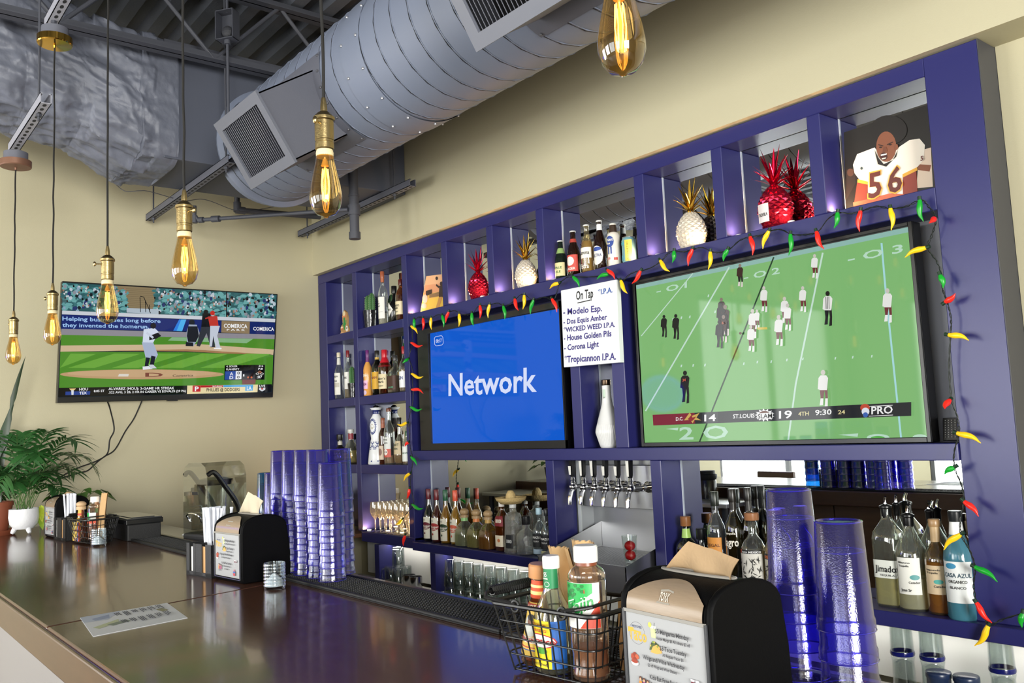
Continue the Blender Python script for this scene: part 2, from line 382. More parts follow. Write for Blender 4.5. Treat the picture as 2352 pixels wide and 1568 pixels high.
b.box(0.03, 5.75, -2.29, -1.54, 0.0, 0.28, mat('#1c1a19', 0.6)).build('service_panel', bar, O, 0, label='walnut service side panel')
# rubber bar mats laid along the back of the counter
RUB = mat('#0d0d0e', 0.55)
def barmat(x0, x1, label):
    o = thing('bar_mat', label, 'bar mat', (x0, -1.668, T), group='rubber bar mats along the counter'); O = o.location; b = B()
    b.box(x0, x1, -1.668, -1.512, T, T + 0.004, RUB)
    b.box(x0, x1, -1.668, -1.656, T + 0.004, T + 0.011, RUB).box(x0, x1, -1.522, -1.512, T + 0.004, T + 0.011, RUB).box(x0, x0 + 0.012, -1.656, -1.522, T + 0.004, T + 0.011, RUB).box(x1 - 0.012, x1, -1.656, -1.522, T + 0.004, T + 0.011, RUB)
    bevel(b.build('mat_body', o, O, 0), 0.0015, 1)
    b = B(); n = int((x1 - x0 - 0.03) / 0.0125)
    for i in range(n):
        for j in range(10):
            x = x0 + 0.02 + i * 0.0125; y = -1.648 + j * 0.0128; b.lathe([(0.0042, 0), (0.0032, 0.006)], RUB, 5, Matrix.Translation((x, y, T + 0.004)))
    b.build('rubber_nubs', o, O, 0, kind='stuff')
barmat(1.36, 2.74, 'black rubber bar mat along the counter beside the straw caddy, reaching the black box')
barmat(2.745, 4.18, 'black ribbed rubber bar mat running from the left cup stacks to the wire basket')
barmat(4.185, 5.6, 'black rubber bar mat behind the near napkin dispenser under two tall purple stacks')

# ================================================================== ducts and roof steel
duct = thing('spiral_duct', 'large grey spiral-seam round air duct running along the wall', 'duct', (1.29, -0.878, 3.094))
O = duct.location; AYC, AZC, RD = -0.878, 3.094, 0.296
DUCT = mat('#757d90', 0.5, bump=0.03, bscale=60)
def ringf(u, v): a = 2 * PI * u; return (1.2 + 7.8 * v, AYC + RD * cos(a), AZC + RD * sin(a))
B().grid(64, 2, ringf, DUCT, True).build('duct_pipe', duct, O, 40)
SEAM = mat('#23242a', 0.6)
b = B(); pitch = 0.118; n = 24
for h in range(2):      # the double lock seam winding round the pipe, proud of the metal
    pts = []; turns = int(7.6 / pitch)
    for i in range(turns * n + 1):
        a = 2 * PI * i / n; pts.append((1.3 + pitch * i / n + h * 0.007, AYC + (RD + 0.001) * cos(a), AZC + (RD + 0.001) * sin(a)))
    b.tube(pts, 0.0022 if h == 0 else 0.003, SEAM if h == 0 else DUCT, 4)
b.build('lock_seam', duct, O, label='dark spiral lock seam')
for xx in (2.62, 4.9):
    b = B().lathe([(RD + 0.004, 0), (RD + 0.004, 0.16)], DUCT, 64, Matrix.Translation((xx, AYC, AZC)) @ Matrix.Rotation(PI / 2, 4, 'Y'), closed=False)
    for q in range(14):
        a = 2 * PI * q / 14
        for e in (0.02, 0.14): b.ell((xx + e, AYC + (RD + 0.006) * cos(a), AZC + (RD + 0.006) * sin(a)), 0.006, mat('#a6a7ac', 0.4, 0.6), 6, 4)
    b.build('coupling_band', duct, O, 40)
b = B().lathe([(RD + 0.03, 0), (RD + 0.03, 0.012), (RD + 0.004, 0.03)], DUCT, 64, Matrix.Translation((1.292, AYC, AZC)) @ Matrix.Rotation(PI / 2, 4, 'Y'), closed=False)
b.build('end_collar', duct, O, 40)
ph, lf, ww = 0.5554, 0.565, 0.3264
nv = Vector((0, -cos(ph), -sin(ph))); tv = Vector((0, -sin(ph), cos(ph))); xv = Vector((1, 0, 0)); AC = Vector((0, AYC, AZC))
def G(x, t, d): return tuple(AC + xv * x + tv * t + nv * d)
REG = mat('#666974', 0.45); LOUV = mat('#5a5c66', 0.4)
for x0, x1 in ((1.912, 2.386), (3.668, 4.142)):
    hw = ww / 2; fr = 0.045; bx = B()
    def gbox(b, xa, xb, ta, tb, da, db, m):
        vs = [G(x, t, d) for x in (xa, xb) for t in (ta, tb) for d in (da, db)]
        b.add(vs, [(0, 1, 3, 2), (4, 6, 7, 5), (0, 4, 5, 1), (2, 3, 7, 6), (0, 2, 6, 4), (1, 5, 7, 3)], m)
    for a in ((x0 + .01, x0 + .016, -hw + .01, hw - .01), (x1 - .016, x1 - .01, -hw + .01, hw - .01), (x0 + .01, x1 - .01, -hw + .01, -hw + .016), (x0 + .01, x1 - .01, hw - .016, hw - .01)): gbox(bx, *a, 0.22, lf - 0.012, GREY)
    gbox(bx, x0 + .02, x1 - .02, -hw + .02, hw - .02, 0.42, 0.425, mat('#141417', 0.8))
    box = bx.build('register_box', duct, O, 0)
    # saddle flange wrapped on the pipe
    def sad(u, v):
        a0 = PI + ph; a = a0 + (v - 0.5) * 1.5; return (x0 - 0.05 + (x1 - x0 + 0.1) * u, AYC + (RD + 0.0045) * cos(a), AZC + (RD + 0.0045) * sin(a))
    sb = B().grid(2, 20, sad, GREY)
    for q in range(7):
        a = PI + ph + (q / 6 - 0.5) * 1.4
        for xx in (x0 - 0.035, x1 + 0.035): sb.ell((xx, AYC + (RD + 0.007) * cos(a), AZC + (RD + 0.007) * sin(a)), 0.006, mat('#4a4b52', 0.4), 6, 4)
    sb.build('saddle_flange', duct, O, 40)
    fb = B()
    for a in ((x0, x0 + fr, -hw, hw), (x1 - fr, x1, -hw, hw), (x0 + fr, x1 - fr, -hw, -hw + fr), (x0 + fr, x1 - fr, hw - fr, hw)): gbox(fb, *a, lf - 0.012, lf, REG)
    fr_o = fb.build('register_frame', duct, O, 0)
    lb = B(); n = 22
    for i in range(n):
        x = x0 + fr + 0.004 + (x1 - x0 - 2 * fr - 0.008) * (i + 0.5) / n
        vs = [G(x - 0.0045, t, lf - 0.016) for t in (-hw + fr, hw - fr)] + [G(x + 0.0045, t, lf - 0.004) for t in (hw - fr, -hw + fr)]
        vs2 = [G(x - 0.003, t, lf - 0.017) for t in (-hw + fr, hw - fr)] + [G(x + 0.006, t, lf - 0.005) for t in (hw - fr, -hw + fr)]
        lb.add(vs + vs2, [(0, 1, 2, 3), (7, 6, 5, 4), (0, 4, 5, 1), (2, 6, 7, 3), (1, 5, 6, 2), (0, 3, 7, 4)], LOUV)
    lb.build('louvres', duct, O, 0)

rect = thing('rectangular_duct', 'dark grey rectangular metal duct along the left wall, partly wrapped in insulation', 'duct', (1.0, -0.7, 2.95))
O = rect.location
bevel(B().box(0.745, 1.289, -1.47, -0.04, 2.952, 3.56, mat('#4b4f5c', 0.6, bump=0.05, bscale=30)).build('duct_body', rect, O, 0), 0.004)
b = B().box(0.735, 1.299, -0.62, -0.59, 2.942, 3.57, GREYD).box(1.289, 1.30, -1.47, -0.04, 3.53, 3.575, GREYD)
b.build('joint_flange', rect, O, 0)
WRAP = mat('#646875', 0.5, bump=0.6, bscale=14)
KY = [(-1.40, 0.735, 1.31, 2.925, 3.585), (-1.60, 0.73, 1.32, 2.93, 3.60), (-1.85, 0.70, 1.27, 3.06, 3.70), (-2.10, 0.66, 1.24, 3.11, 3.80), (-2.6, 0.64, 1.24, 3.14, 3.83), (-3.6, 0.62, 1.24, 3.14, 3.83)]
def wrapf(u, v):
    q = v * (len(KY) - 1); i = min(int(q), len(KY) - 2); t = q - i; t = t * t * (3 - 2 * t)
    y, x0, x1, z0, z1 = [KY[i][k] + (KY[i+1][k] - KY[i][k]) * t for k in range(5)]
    a = 2 * PI * u; c, s = cos(a), sin(a); p = 7 if v < 0.18 else (4.5 if v < 0.35 else 3.2)
    k = 1 / (abs(c) ** p + abs(s) ** p) ** (1 / p)
    amp = 0.0 if v < 0.02 else (0.085 if v > 0.12 else 0.035)
    q3 = Vector((k * c * (x1 - x0) * 4.0, y * 4.6, k * s * (z1 - z0) * 4.0))
    rm = noise.ridged_multi_fractal(q3, 0.9, 2.1, 5, 1.0, 2.0)
    g = 1 + amp * (0.8 * (rm - 1.0) + 0.9 * noise.noise(q3 * 0.7))
    return ((x0 + x1) / 2 + (x1 - x0) / 2 * k * c * g, y + 0.02 * sin(9 * u) * (v > 0.05), (z0 + z1) / 2 + (z1 - z0) / 2 * k * s * g)
b = B().grid(220, 200, wrapf, WRAP, True); b.build('insulation_wrap', rect, O, 60, label='crumpled grey insulation wrap')

joist = thing('bar_joist', 'dark grey open-web steel roof joist above the rectangular duct', 'joist', (1.46, -3.5, 3.44)); O = joist.location
JG = mat('#44464f', 0.6)
for zz, nm in ((3.435, 'bottom_chord'), (3.81, 'top_chord')):
    b = B()
    for sx in (-1, 1): b.box(1.46 + sx * 0.004, 1.46 + sx * 0.045, -7, -0.034, zz, zz + 0.006, JG).box(1.46 + sx * 0.004, 1.46 + sx * 0.01, -7, -0.034, zz, zz + 0.045, JG)
    b.build(nm, joist, O, 0)
y = -0.55; up_ = True
while y > -6.6:
    za, zb = (3.45, 3.83) if up_ else (3.83, 3.45)
    B().cyl((1.46, y, za), (1.46, y - 0.36, zb), 0.011, JG, n=10).build('web_member', joist, O); y -= 0.36; up_ = not up_
j2 = dup(joist, (3.0, -3.5, 3.44), None, 'dark grey open-web steel roof joist above the middle of the round duct')
dup(joist, (4.54, -3.5, 3.44), None, 'dark grey open-web steel roof joist above the near end of the bar')

def strut(name, x0, x1, y, z, label, hang=(), m=GREY, group=None, zl=None):
    zl = z if zl is None else zl
    o = thing(name, label, 'strut channel', (x0, y, z), group=group); O = o.location; b = B(); h, wd, t = 0.041, 0.041, 0.003
    def bx(ya, yb, za, zb, mm): b.add([(x, yy, zz + (zl if x == x0 else z) ) for x in (x0, x1) for yy in (ya, yb) for zz in (za, zb)], [(0, 1, 3, 2), (4, 6, 7, 5), (0, 4, 5, 1), (2, 3, 7, 6), (0, 2, 6, 4), (1, 5, 7, 3)], mm)
    bx(y - wd/2, y - wd/2 + t, 0, h, m); bx(y + wd/2 - t, y + wd/2, 0, h, m); bx(y - wd/2, y + wd/2, 0, t, m)
    bx(y - wd/2, y - wd/2 + 0.009, h - t, h, m); bx(y + wd/2 - 0.009, y + wd/2, h - t, h, m)
    b.build('channel', o, O, 0)
    b = B(); n = int((x1 - x0) / 0.05)
    for i in range(n):
        u = (i + 0.5) / n; x = x0 + (x1 - x0) * u; zz = zl + (z - zl) * u
        b.lathe([(1, 0), (1, 0.0006)], mat('#17181b', 0.8), 12, Matrix.Translation((x, y, zz - 0.0005)) @ Matrix.Diagonal((0.016, 0.007, 1, 1)))
    b.build('slots', o, O, 0)
    for x in hang:
        q = B().cyl((x, y, z - 0.03), (x, y, 3.86), 0.005, GREYD, n=8).cyl((x, y, z - 0.012), (x, y, z), 0.012, GREYD, n=6); q.build('threaded_rod', o, O)
    return o
strut('strut_channel', 0.11, 1.50, -1.2, 2.908, 'slotted grey strut channel under the rectangular duct, on the left wall side', (0.20, 1.42))
strut('strut_channel', 0.13, 1.60, -0.185, 2.908, 'slotted grey strut channel under the duct beside the upper back wall', (0.24, 1.40))
# drain pipes
def pipe(label, runs, r, cups, m=GREYD):
    o = thing('drain_pipe', label, 'pipe', runs[0][0]); O = o.location
    b = B()
    for a in runs: b.tube(a, r, m, 14)
    b.build('pipe_run', o, O)
    for p, q, rr in cups: B().cyl(p, q, rr, m, n=16).build('fitting', o, O)
P1 = AY(815, 545, -0.40); px, pz = P1.x, P1.z
pipe('thick vertical grey drain pipe with a capped bottom end under the round duct', [[(px, -0.40, pz), (px, -0.40, 3.3)]], 0.028, [((px, -0.4, pz - 0.01), (px, -0.4, pz + 0.03), 0.034), ((px, -0.4, pz + 0.13), (px, -0.4, pz + 0.19), 0.036), ((px, -0.4, pz + 0.24), (px, -0.4, pz + 0.25), 0.033)])
A0 = AX(447, 506, 0.45); A1 = Vector((px, -0.44, pz + 0.16)); A2 = AX(480, 503, 0.50)
pipe('thin grey drain pipe slanting from an elbow near the left wall to the thick pipe', [[(A0.x, A0.y, 2.95), (A0.x, A0.y, A0.z + 0.03), tuple(A0 + Vector((0.02, 0.02, 0))), tuple(A1)]], 0.012, [(tuple(A0 + Vector((0, 0, -0.016))), tuple(A0 + Vector((0, 0, 0.03))), 0.018), (tuple(A0 + (A1 - A0) * 0.12), tuple(A0 + (A1 - A0) * 0.17), 0.02), (tuple(A0 + (A1 - A0) * 0.03), tuple(A0 + (A1 - A0) * 0.06), 0.018)])
E0 = AX(545, 482, 0.35); E1 = AX(735, 498, 0.35)
pipe('grey elbowed drain pipe along the left wall beneath the rectangular duct', [[(E0.x, E0.y, E0.z + 0.16), (E0.x, E0.y, E0.z + 0.03), tuple(E0 + Vector((0, 0.03, 0))), tuple(E1)]], 0.018, [(tuple(E0 + Vector((0, 0, -0.012))), tuple(E0 + Vector((0, 0, 0.05))), 0.024), (tuple(E0 + Vector((0, -0.01, 0))), tuple(E0 + Vector((0, 0.05, 0.0))), 0.024)])
cw = [AX(195, 350, 0.74), AX(215, 385, 0.7), AX(250, 408, 0.7), AX(285, 438, 0.7), AX(320, 438, 0.72), AX(345, 440, 0.7), AX(420, 460, 0.62), AX(470, 458, 0.6), AX(530, 480, 0.55), AX(560, 486, 0.5), AX(600, 480, 0.5), AX(655, 470, 0.55)]
o = B().tube(catmull(cw, 5), 0.0022, GREYD, 5).build('loose_wire', None, tuple(cw[0]), label='thin grey wire drooping under the wrapped duct and past the strut', category='wire')
# junction box hanging from a rod
p = AX(522, 60, 1.62); jb = thing('junction_box', 'open grey electrical junction box on a vertical conduit near the roof deck', 'junction box', tuple(p)); O = jb.location
b = B(); hw, hh = 0.05, 0.075
Mj = Matrix.Translation(p) @ Matrix.Rotation(R_(35), 4, 'Z')
for a in ((-hw, hw, 0.025, 0.03, -hh, hh), (-hw, -hw + .004, -0.03, 0.025, -hh, hh), (hw - .004, hw, -0.03, 0.025, -hh, hh), (-hw, hw, -0.03, 0.025, hh - .004, hh), (-hw, hw, -0.03, 0.025, -hh, -hh + .004)): b.box(*a, GREYD, Mj)
b.ell((0, 0.0, -0.03), (0.03, 0.02, 0.03), DARKGREY, M=Mj); b.build('box_shell', jb, O, 0)
B().cyl((p.x, p.y, p.z + 0.07), (p.x, p.y, 3.86), 0.007, GREYD).cyl((p.x, p.y, p.z - 0.45), (p.x, p.y, p.z - 0.07), 0.007, GREYD).cyl((p.x, p.y, p.z - 0.095), (p.x, p.y, p.z - 0.07), 0.016, GREYD).build('conduit', jb, O)

# ================================================================== pendant bulbs over the bar
AMBER = glass('#efd7a2', 0.02, 1.7); FIL = emis('#ffbb58', 16); CORD = mat('#0d0b0a', 0.8); SOCK = mat('#a89468', 0.3, 1.0, bump=0.06, bscale=200)
def pendant(x, y, zb, label, ztop, kind, ang):
    o = thing('pendant_lamp', label, 'pendant lamp', (x, y, zb), group='bare bulb pendants over the bar'); L = Matrix.Translation((0, 0, 0))
    b = B().lathe([(0.0, 0.0), (0.004, 0.0), (0.006, 0.003), (0.018, 0.007), (0.027, 0.018), (0.0315, 0.034), (0.0318, 0.045), (0.029, 0.065), (0.0235, 0.09), (0.0185, 0.112), (0.0165, 0.128)], AMBER, 32, L, closed=False); b.build('bulb_glass', o, None, 80)
    b = B().lathe([(0.017, 0.122), (0.0175, 0.13), (0.015, 0.139)], mat('#d8c9a0', 0.4), 24, L); b.build('bulb_collar', o)
    f = B()
    for k in range(8):
        a = 2 * PI * k / 8; a2 = a + PI / 8
        f.tube([(0.0055 * cos(a), 0.0055 * sin(a), 0.098), (0.008 * cos(a2), 0.008 * sin(a2), 0.066), (0.0055 * cos(a), 0.0055 * sin(a), 0.034)], 0.0008, FIL, 5)
    f.build('filament', o)
    f = B().cyl((0, 0, 0.03), (0, 0, 0.122), 0.0022, mat('#d9c9a8', 0.3), n=6).lathe([(0.008, 0.104), (0.004, 0.118)], mat('#caa86a', 0.3), 10, L); f.build('glass_stem', o)
    s = B().lathe([(0.0165, 0.136), (0.0185, 0.138), (0.0185, 0.150), (0.0178, 0.151), (0.0178, 0.155), (0.0188, 0.156), (0.0188, 0.194), (0.0215, 0.196), (0.0215, 0.202), (0.018, 0.206), (0.012, 0.212), (0.007, 0.215), (0.0065, 0.228), (0.004, 0.243)], SOCK, 28, L)
    s.build('socket', o)
    k = B(); c, q = cos(ang), sin(ang); k.cyl((0.018 * c, 0.018 * q, 0.186), (0.034 * c, 0.034 * q, 0.186), 0.0022, SOCK, n=8).ell((0.036 * c, 0.036 * q, 0.186), (0.005, 0.005, 0.0075), SOCK, 10, 6); k.build('switch_key', o)
    zt = ztop - zb; rr = random.Random(int(x * 97)); pts = [(rr.uniform(-.0015, .0015), rr.uniform(-.0015, .0015), 0.24 + (zt - 0.24) * t / 14) for t in range(15)]; pts[0] = (0, 0, .24)
    B().tube(catmull(pts, 3), 0.0032, CORD, 7).build('cord', o)
    if kind:
        cm = mat('#d9ac4c', 0.12, 1.0) if kind == 'brass' else mat('#7d5a48', 0.5, 0.4)
        B().lathe([(0.004, zt - 0.012), (0.005, zt - 0.002), (0.062, zt), (0.065, zt + 0.004), (0.065, zt + 0.03), (0.0, zt + 0.03)], cm, 40, L).build('canopy', o)
        B().lathe([(0.05, zt + 0.03), (0.05, zt + 0.068), (0.035, zt + 0.074), (0.0, zt + 0.074)], GREY, 24, L).build('ceiling_box', o)
    return o
pendant(1.307, -2.133, 1.888, 'farthest pendant bulb, leftmost, above the terracotta planter', 2.79, 'brown', R_(200))
pendant(1.988, -2.109, 1.906, 'second pendant bulb from the left, hanging from a brass canopy', 3.115, 'brass', R_(215))
pendant(2.869, -2.128, 1.881, 'third pendant bulb from the left, overlapping the baseball television', 3.2, 'brass', R_(255))
pendant(3.562, -2.122, 1.890, 'fourth pendant bulb from the left, just above the baseball television', 3.2, 'brass', R_(20))
pendant(4.183, -2.053, 1.934, 'fifth pendant bulb from the left, hanging in front of the round duct', 3.2, 'brass', R_(-55))
pendant(4.955, -2.018, 1.957, 'nearest and largest pendant bulb, cut by the top edge of the view', 3.2, 'brass', R_(150))
for i, (x, y, z) in enumerate(((.88, -3.62, 2.62), (.86, -3.90, 2.56), (.62, -4.05, 2.40), (1.00, -4.05, 2.40), (1.17, -3.95, 2.52), (1.24, -4.05, 2.44), (1.62, -3.72, 2.58), (1.93, -3.80, 2.54), (2.12, -3.92, 2.52), (1.63, -4.05, 2.39), (2.30, -3.85, 2.63), (2.25, -4.02, 2.40))):
    pendant(x, y, z, '%s pendant bulb of the dining area group, mirrored in the football television' % ('first', 'second', 'third', 'fourth', 'fifth', 'sixth', 'seventh', 'eighth', 'ninth', 'tenth', 'eleventh', 'twelfth')[i], 3.86, None, 0.4)
strut('strut_channel', 1.215, 1.94, -2.13, 2.885, 'pale strut channel carrying the leftmost pendant canopy', (1.80,), mat('#9fa0ab', 0.5), 'strut channels carrying the pendants')
strut('strut_channel', 1.84, 6.5, -2.10, 3.245, 'long pale strut channel carrying the brass pendant canopy, running over the bar', (1.92, 4.6), mat('#9fa0ab', 0.5), 'strut channels carrying the pendants')

# ================================================================== flat pictures (screens, prints): shapes drawn in photo pixels on the real plane
class Pic(B):
    def __init__(s, at, step): super().__init__(); s.at = at; s.step = step; s.n = 0
    def P(s, x, y): return s.at(x, y, s.n * s.step)
    def poly_(s, pts, m): s.n += 1; s.add([s.P(*p) for p in pts], [tuple(range(len(pts)))], m); return s
    def many(s, polys, m):
        s.n += 1
        for pts in polys: s.add([s.P(*p) for p in pts], [tuple(range(len(pts)))], m)
        return s
    def ellp(s, x, y, rx, ry, m, n=20, tilt=0):
        return s.poly_([(x + rx * cos(2*PI*i/n), y + ry * sin(2*PI*i/n) + tilt * rx * cos(2*PI*i/n)) for i in range(n)], m)
    def line(s, pts, wd, m):
        s.n += 1
        for (x0, y0), (x1, y1) in zip(pts, pts[1:]):
            L = math.hypot(x1 - x0, y1 - y0) or 1; nx, ny = -(y1 - y0) / L * wd / 2, (x1 - x0) / L * wd / 2
            s.add([s.P(x0 + nx, y0 + ny), s.P(x1 + nx, y1 + ny), s.P(x1 - nx, y1 - ny), s.P(x0 - nx, y0 - ny)], [(0, 1, 2, 3)], m)
        return s
    def txt(s, t, x0, y0, x1, y1, h, m):        # baseline from (x0,y0) to (x1,y1), cap height h, all in pixels
        s.n += 1; a = Vector(s.P(x0, y0)); e = Vector(s.P(x1, y1)); u = Vector(s.P(x0, y0 - h)) - a
        return s.text(t, lambda U, V: tuple(a + (e - a) * U + u * V), m)
    def fig(s, x, y0, y1, c, flip=1, wide=1.0):  # little standing figure: head top y0, feet y1
        h = y1 - y0; hel, jer, pan, soc = c; w = h * 0.13 * wide
        s.poly_([(x - w*.25, y0 + h*.5), (x + w*.85, y0 + h*.5), (x + w*.95, y0 + h*.74), (x + w*.9, y1 - h*.03), (x + w*.4, y1), (x + w*.45, y0 + h*.74), (x + w*.25, y0 + h*.56)], pan)
        s.poly_([(x - w*.75, y0 + h*.5), (x + w*.3, y0 + h*.5), (x + w*.05, y0 + h*.74), (x - w*.05, y1 - h*.06), (x - w*.65, y1 - h*.05), (x - w*.55, y0 + h*.74)], pan)
        s.poly_([(x + w*.92, y0 + h*.77), (x + w*.92, y1 - h*.02), (x + w*.3, y1), (x + w*.42, y0 + h*.77)], soc).poly_([(x + w*.03, y0 + h*.77), (x - w*.02, y1 - h*.05), (x - w*.75, y1 - h*.04), (x - w*.55, y0 + h*.77)], soc)
        s.poly_([(x - w*.55, y0 + h*.15), (x + w*.6, y0 + h*.15), (x + w*1.0, y0 + h*.22), (x + w*.75, y0 + h*.55), (x - w*.75, y0 + h*.55), (x - w*1.0, y0 + h*.22)], jer)
        s.poly_([(x - w*1.0, y0 + h*.22), (x - w*.65, y0 + h*.2), (x - w*.8, y0 + h*.42), (x - w*flip*.5, y0 + h*.55), (x - w*1.15, y0 + h*.52)], jer)
        return s.ellp(x - w*.05*flip, y0 + h*.075, h * .062, h * .075, hel, 10)
def plane_y(y0): return lambda px, py, d: tuple(AY(px, py, y0 - d))
def plane_x(x0): return lambda px, py, d: tuple(AX(px, py, x0 + d))

# ------------------------------------------------------------------ left wall: baseball television
TVX = 0.105
c = [AX(*p, TVX) for p in ((143, 645), (638, 675), (627, 912), (131, 925))]
tv = thing('television', 'flat television on the left wall showing a baseball game', 'television', tuple((c[0] + c[2]) / 2)); O = tv.location
b = B(); dep_ = 0.045
n = [tuple(p) for p in c] + [(p.x - dep_, p.y, p.z) for p in c]
b.add(n, [(3, 2, 1, 0), (4, 5, 6, 7), (0, 1, 5, 4), (1, 2, 6, 5), (2, 3, 7, 6), (3, 0, 4, 7)], BLACK)
bevel(b.build('casing', tv, O, 0), 0.003)
B().box(0.0, 0.062, -1.22, -0.85, 1.98, 2.30, BLACKM).build('wall_bracket', tv, O, 0)
q = AX(397, 916, TVX); B().box(TVX - 0.03, TVX + 0.001, q.y - 0.03, q.y + 0.03, q.z - 0.012, q.z + 0.004, BLACK).build('sensor', tv, O, 0)
P = Pic(plane_x(TVX + 0.0006), 0.00012); k3 = 3.267
def c4(x, y): return (x / k3, 560 + y / k3)
def L4(*pts): return [c4(*p) for p in pts]
def S(h, e=1.0): return screen(h, e)
P.poly_(L4((470, 290), (2076, 382), (2040, 1112), (440, 1152)), S('#10222e'))
P.poly_(L4((470, 290), (2076, 382), (2068, 560), (466, 505)), S('#2f5a5e'))
P.poly_(L4((850, 312), (1170, 330), (1150, 505), (985, 500)), S('#8a7a5c'))
rows = [L4((870, 330 + i * 14), (1165, 345 + i * 14), (1165, 347 + i * 14), (870, 332 + i * 14)) for i in range(12)]
P.many(rows, S('#6e6048'))
rr = random.Random(5)
def stand(xa, xb, n, cols, sx, sy):
    for cc in cols:
        ps = []
        for _ in range(n):
            x = rr.uniform(xa, xb); t = (x - 466) / 1600; y = rr.uniform(305 + 85 * t, 495 + 60 * t); x2, y2 = c4(x, y); ps.append([(x2 + sx*cos(a)/k3*rr.uniform(.7, 1.2), y2 + sy*sin(a)/k3*rr.uniform(.7, 1.2)) for a in [i*PI/3 for i in range(6)]])
        P.many(ps, S(cc))
for (xa, xb, q) in ((475, 950, 40), (1160, 2060, 76)):
    stand(xa, xb, int(q * 1.5), ('#3f7478', '#5a9698', '#356468', '#6aa5a5'), 24, 13)
    stand(xa, xb, q // 4, ('#b9c6d0', '#8aa5ba', '#1c2026', '#2c3a6a', '#8a8f98'), 14, 16)
    stand(xa, xb, q // 2, ('#15110f', '#9a7460', '#c9ccd0'), 8, 9)
P.poly_(L4((950, 480), (1190, 490), (1190, 530), (950, 515)), S('#aebbc6'))
for x in (1050, 1090, 1120): P.line(L4((x, 400 + (x-1050)*.8), (x + 4, 512)), 1.6, S('#15181c'))
P.line(L4((1052, 392), (1078, 398), (1110, 470), (1130, 520)), 1.6, S('#15181c')); P.line(L4((1700, 360), (1700, 560)), 2.2, S('#101418'))
P.poly_(L4((466, 500), (2066, 562), (2064, 588), (465, 528)), S('#c9ced6'))
P.poly_(L4((464, 530), (1662, 576), (1660, 662), (461, 637)), S('#1d2b6e'))
P.poly_(L4((1345, 565), (1395, 567), (1360, 655), (1300, 650)), S('#2f7fe0')).poly_(L4((1360, 566), (1398, 567), (1366, 655), (1325, 652)), S('#4fb0ee'))
P.poly_(L4((1663, 576), (1875, 584), (1872, 674), (1660, 664)), S('#8d7a5d')).poly_(L4((1876, 584), (2064, 590), (2060, 684), (1873, 674)), S('#1a2a66'))
TXW = S('#9fc6f2'); TW = S('#f1f2f4'); TK = S('#0a0a0c')
P.txt('Helping businesses long before', *c4(468, 574), *c4(1205, 592), 9, TXW); P.txt('they invented the homerun.', *c4(468, 622), *c4(1118, 634), 9, TXW)
P.txt('COMERICA', *c4(1680, 628), *c4(1856, 632), 9, TW).txt('P A R K', *c4(1702, 650), *c4(1840, 652), 4, TW).txt('COMERICA', *c4(1900, 648), *c4(2056, 652), 8, TW)
P.poly_(L4((461, 636), (2062, 680), (2060, 716), (459, 682)), S('#8d8a93'))
P.poly_(L4((459, 682), (2060, 714), (2055, 792), (455, 762)), S('#4e8a2c'))
P.poly_(L4((1290, 700), (1900, 712), (1850, 745), (1260, 725)), S('#86b184'))
P.poly_(L4((455, 762), (1500, 752), (2055, 792), (2050, 832), (1500, 795), (453, 808)), S('#cbb492'))
P.poly_(L4((800, 802), (1400, 790), (2050, 830), (1700, 822), (1400, 806)), S('#a27a54'))
P.poly_(L4((453, 808), (1400, 812), (2050, 834), (2042, 1062), (443, 1082)), S('#4c8a2a'))
for x in range(300, 2300, 330):
    a, e = max(455, min(2048, x + 230)), max(455, min(2048, x + 420)); g, h = max(450, min(2044, x - 120)), max(450, min(2044, x + 80))
    if e - a > 20: P.poly_(L4((a, 822), (e, 826), (h, 930), (g, 930)), S('#6aa63c'))
P.ellp(*c4(1065, 978), 615/k3, 37/k3, S('#bd9a72'), 40).ellp(*c4(1065, 972), 560/k3, 26/k3, S('#c6a57e'), 40)
P.poly_(L4((893, 975), (968, 975), (962, 994), (885, 994)), S('#dcd6cc')).txt('D', *c4(1090, 996), *c4(1225, 996), 9, S('#7d4a3c')).txt('Comerica', *c4(1295, 997), *c4(1450, 993), 5, S('#6d5a48'))
# players: catcher, umpire, batter, pitcher
P.ellp(*c4(1440, 590), 22/k3, 25/k3, S('#20262e'), 12).poly_(L4((1418, 604), (1476, 606), (1496, 660), (1484, 715), (1452, 768), (1428, 768), (1402, 730), (1400, 660)), S('#9aa5b8')).poly_(L4((1412, 618), (1482, 618), (1492, 690), (1470, 735), (1412, 735), (1402, 690)), S('#23262c')).poly_(L4((1395, 735), (1450, 740), (1450, 768), (1393, 766)), S('#20242a'))
P.poly_(L4((1520, 520), (1580, 520), (1590, 625), (1510, 625)), S('#17191c')).ellp(*c4(1545, 510), 18/k3, 18/k3, S('#17191c'), 10).poly_(L4((1510, 622), (1590, 622), (1615, 775), (1580, 775), (1550, 670), (1500, 770), (1475, 765)), S('#34383f'))
P.poly_(L4((1560, 545), (1630, 540), (1640, 618), (1575, 620)), S('#c03a30')).ellp(*c4(1595, 518), 18/k3, 18/k3, S('#c22f28'), 10).poly_(L4((1578, 615), (1650, 615), (1630, 690), (1655, 780), (1620, 782), (1600, 690), (1590, 770), (1572, 770)), S('#c4cbd9')).poly_(L4((1605, 780), (1665, 780), (1660, 790), (1605, 788)), TW)
P.line(L4((1540, 560), (1590, 545)), 3, S('#b5382f')).line(L4((1610, 515), (1680, 500)), 1.6, S('#1a1a1a'))
P.poly_(L4((1078, 640), (1160, 630), (1190, 660), (1150, 740), (1070, 740)), S('#d3dcee')).poly_(L4((1065, 738), (1150, 740), (1185, 830), (1165, 870), (1130, 850), (1120, 870), (1095, 862)), S('#aab6cf'))
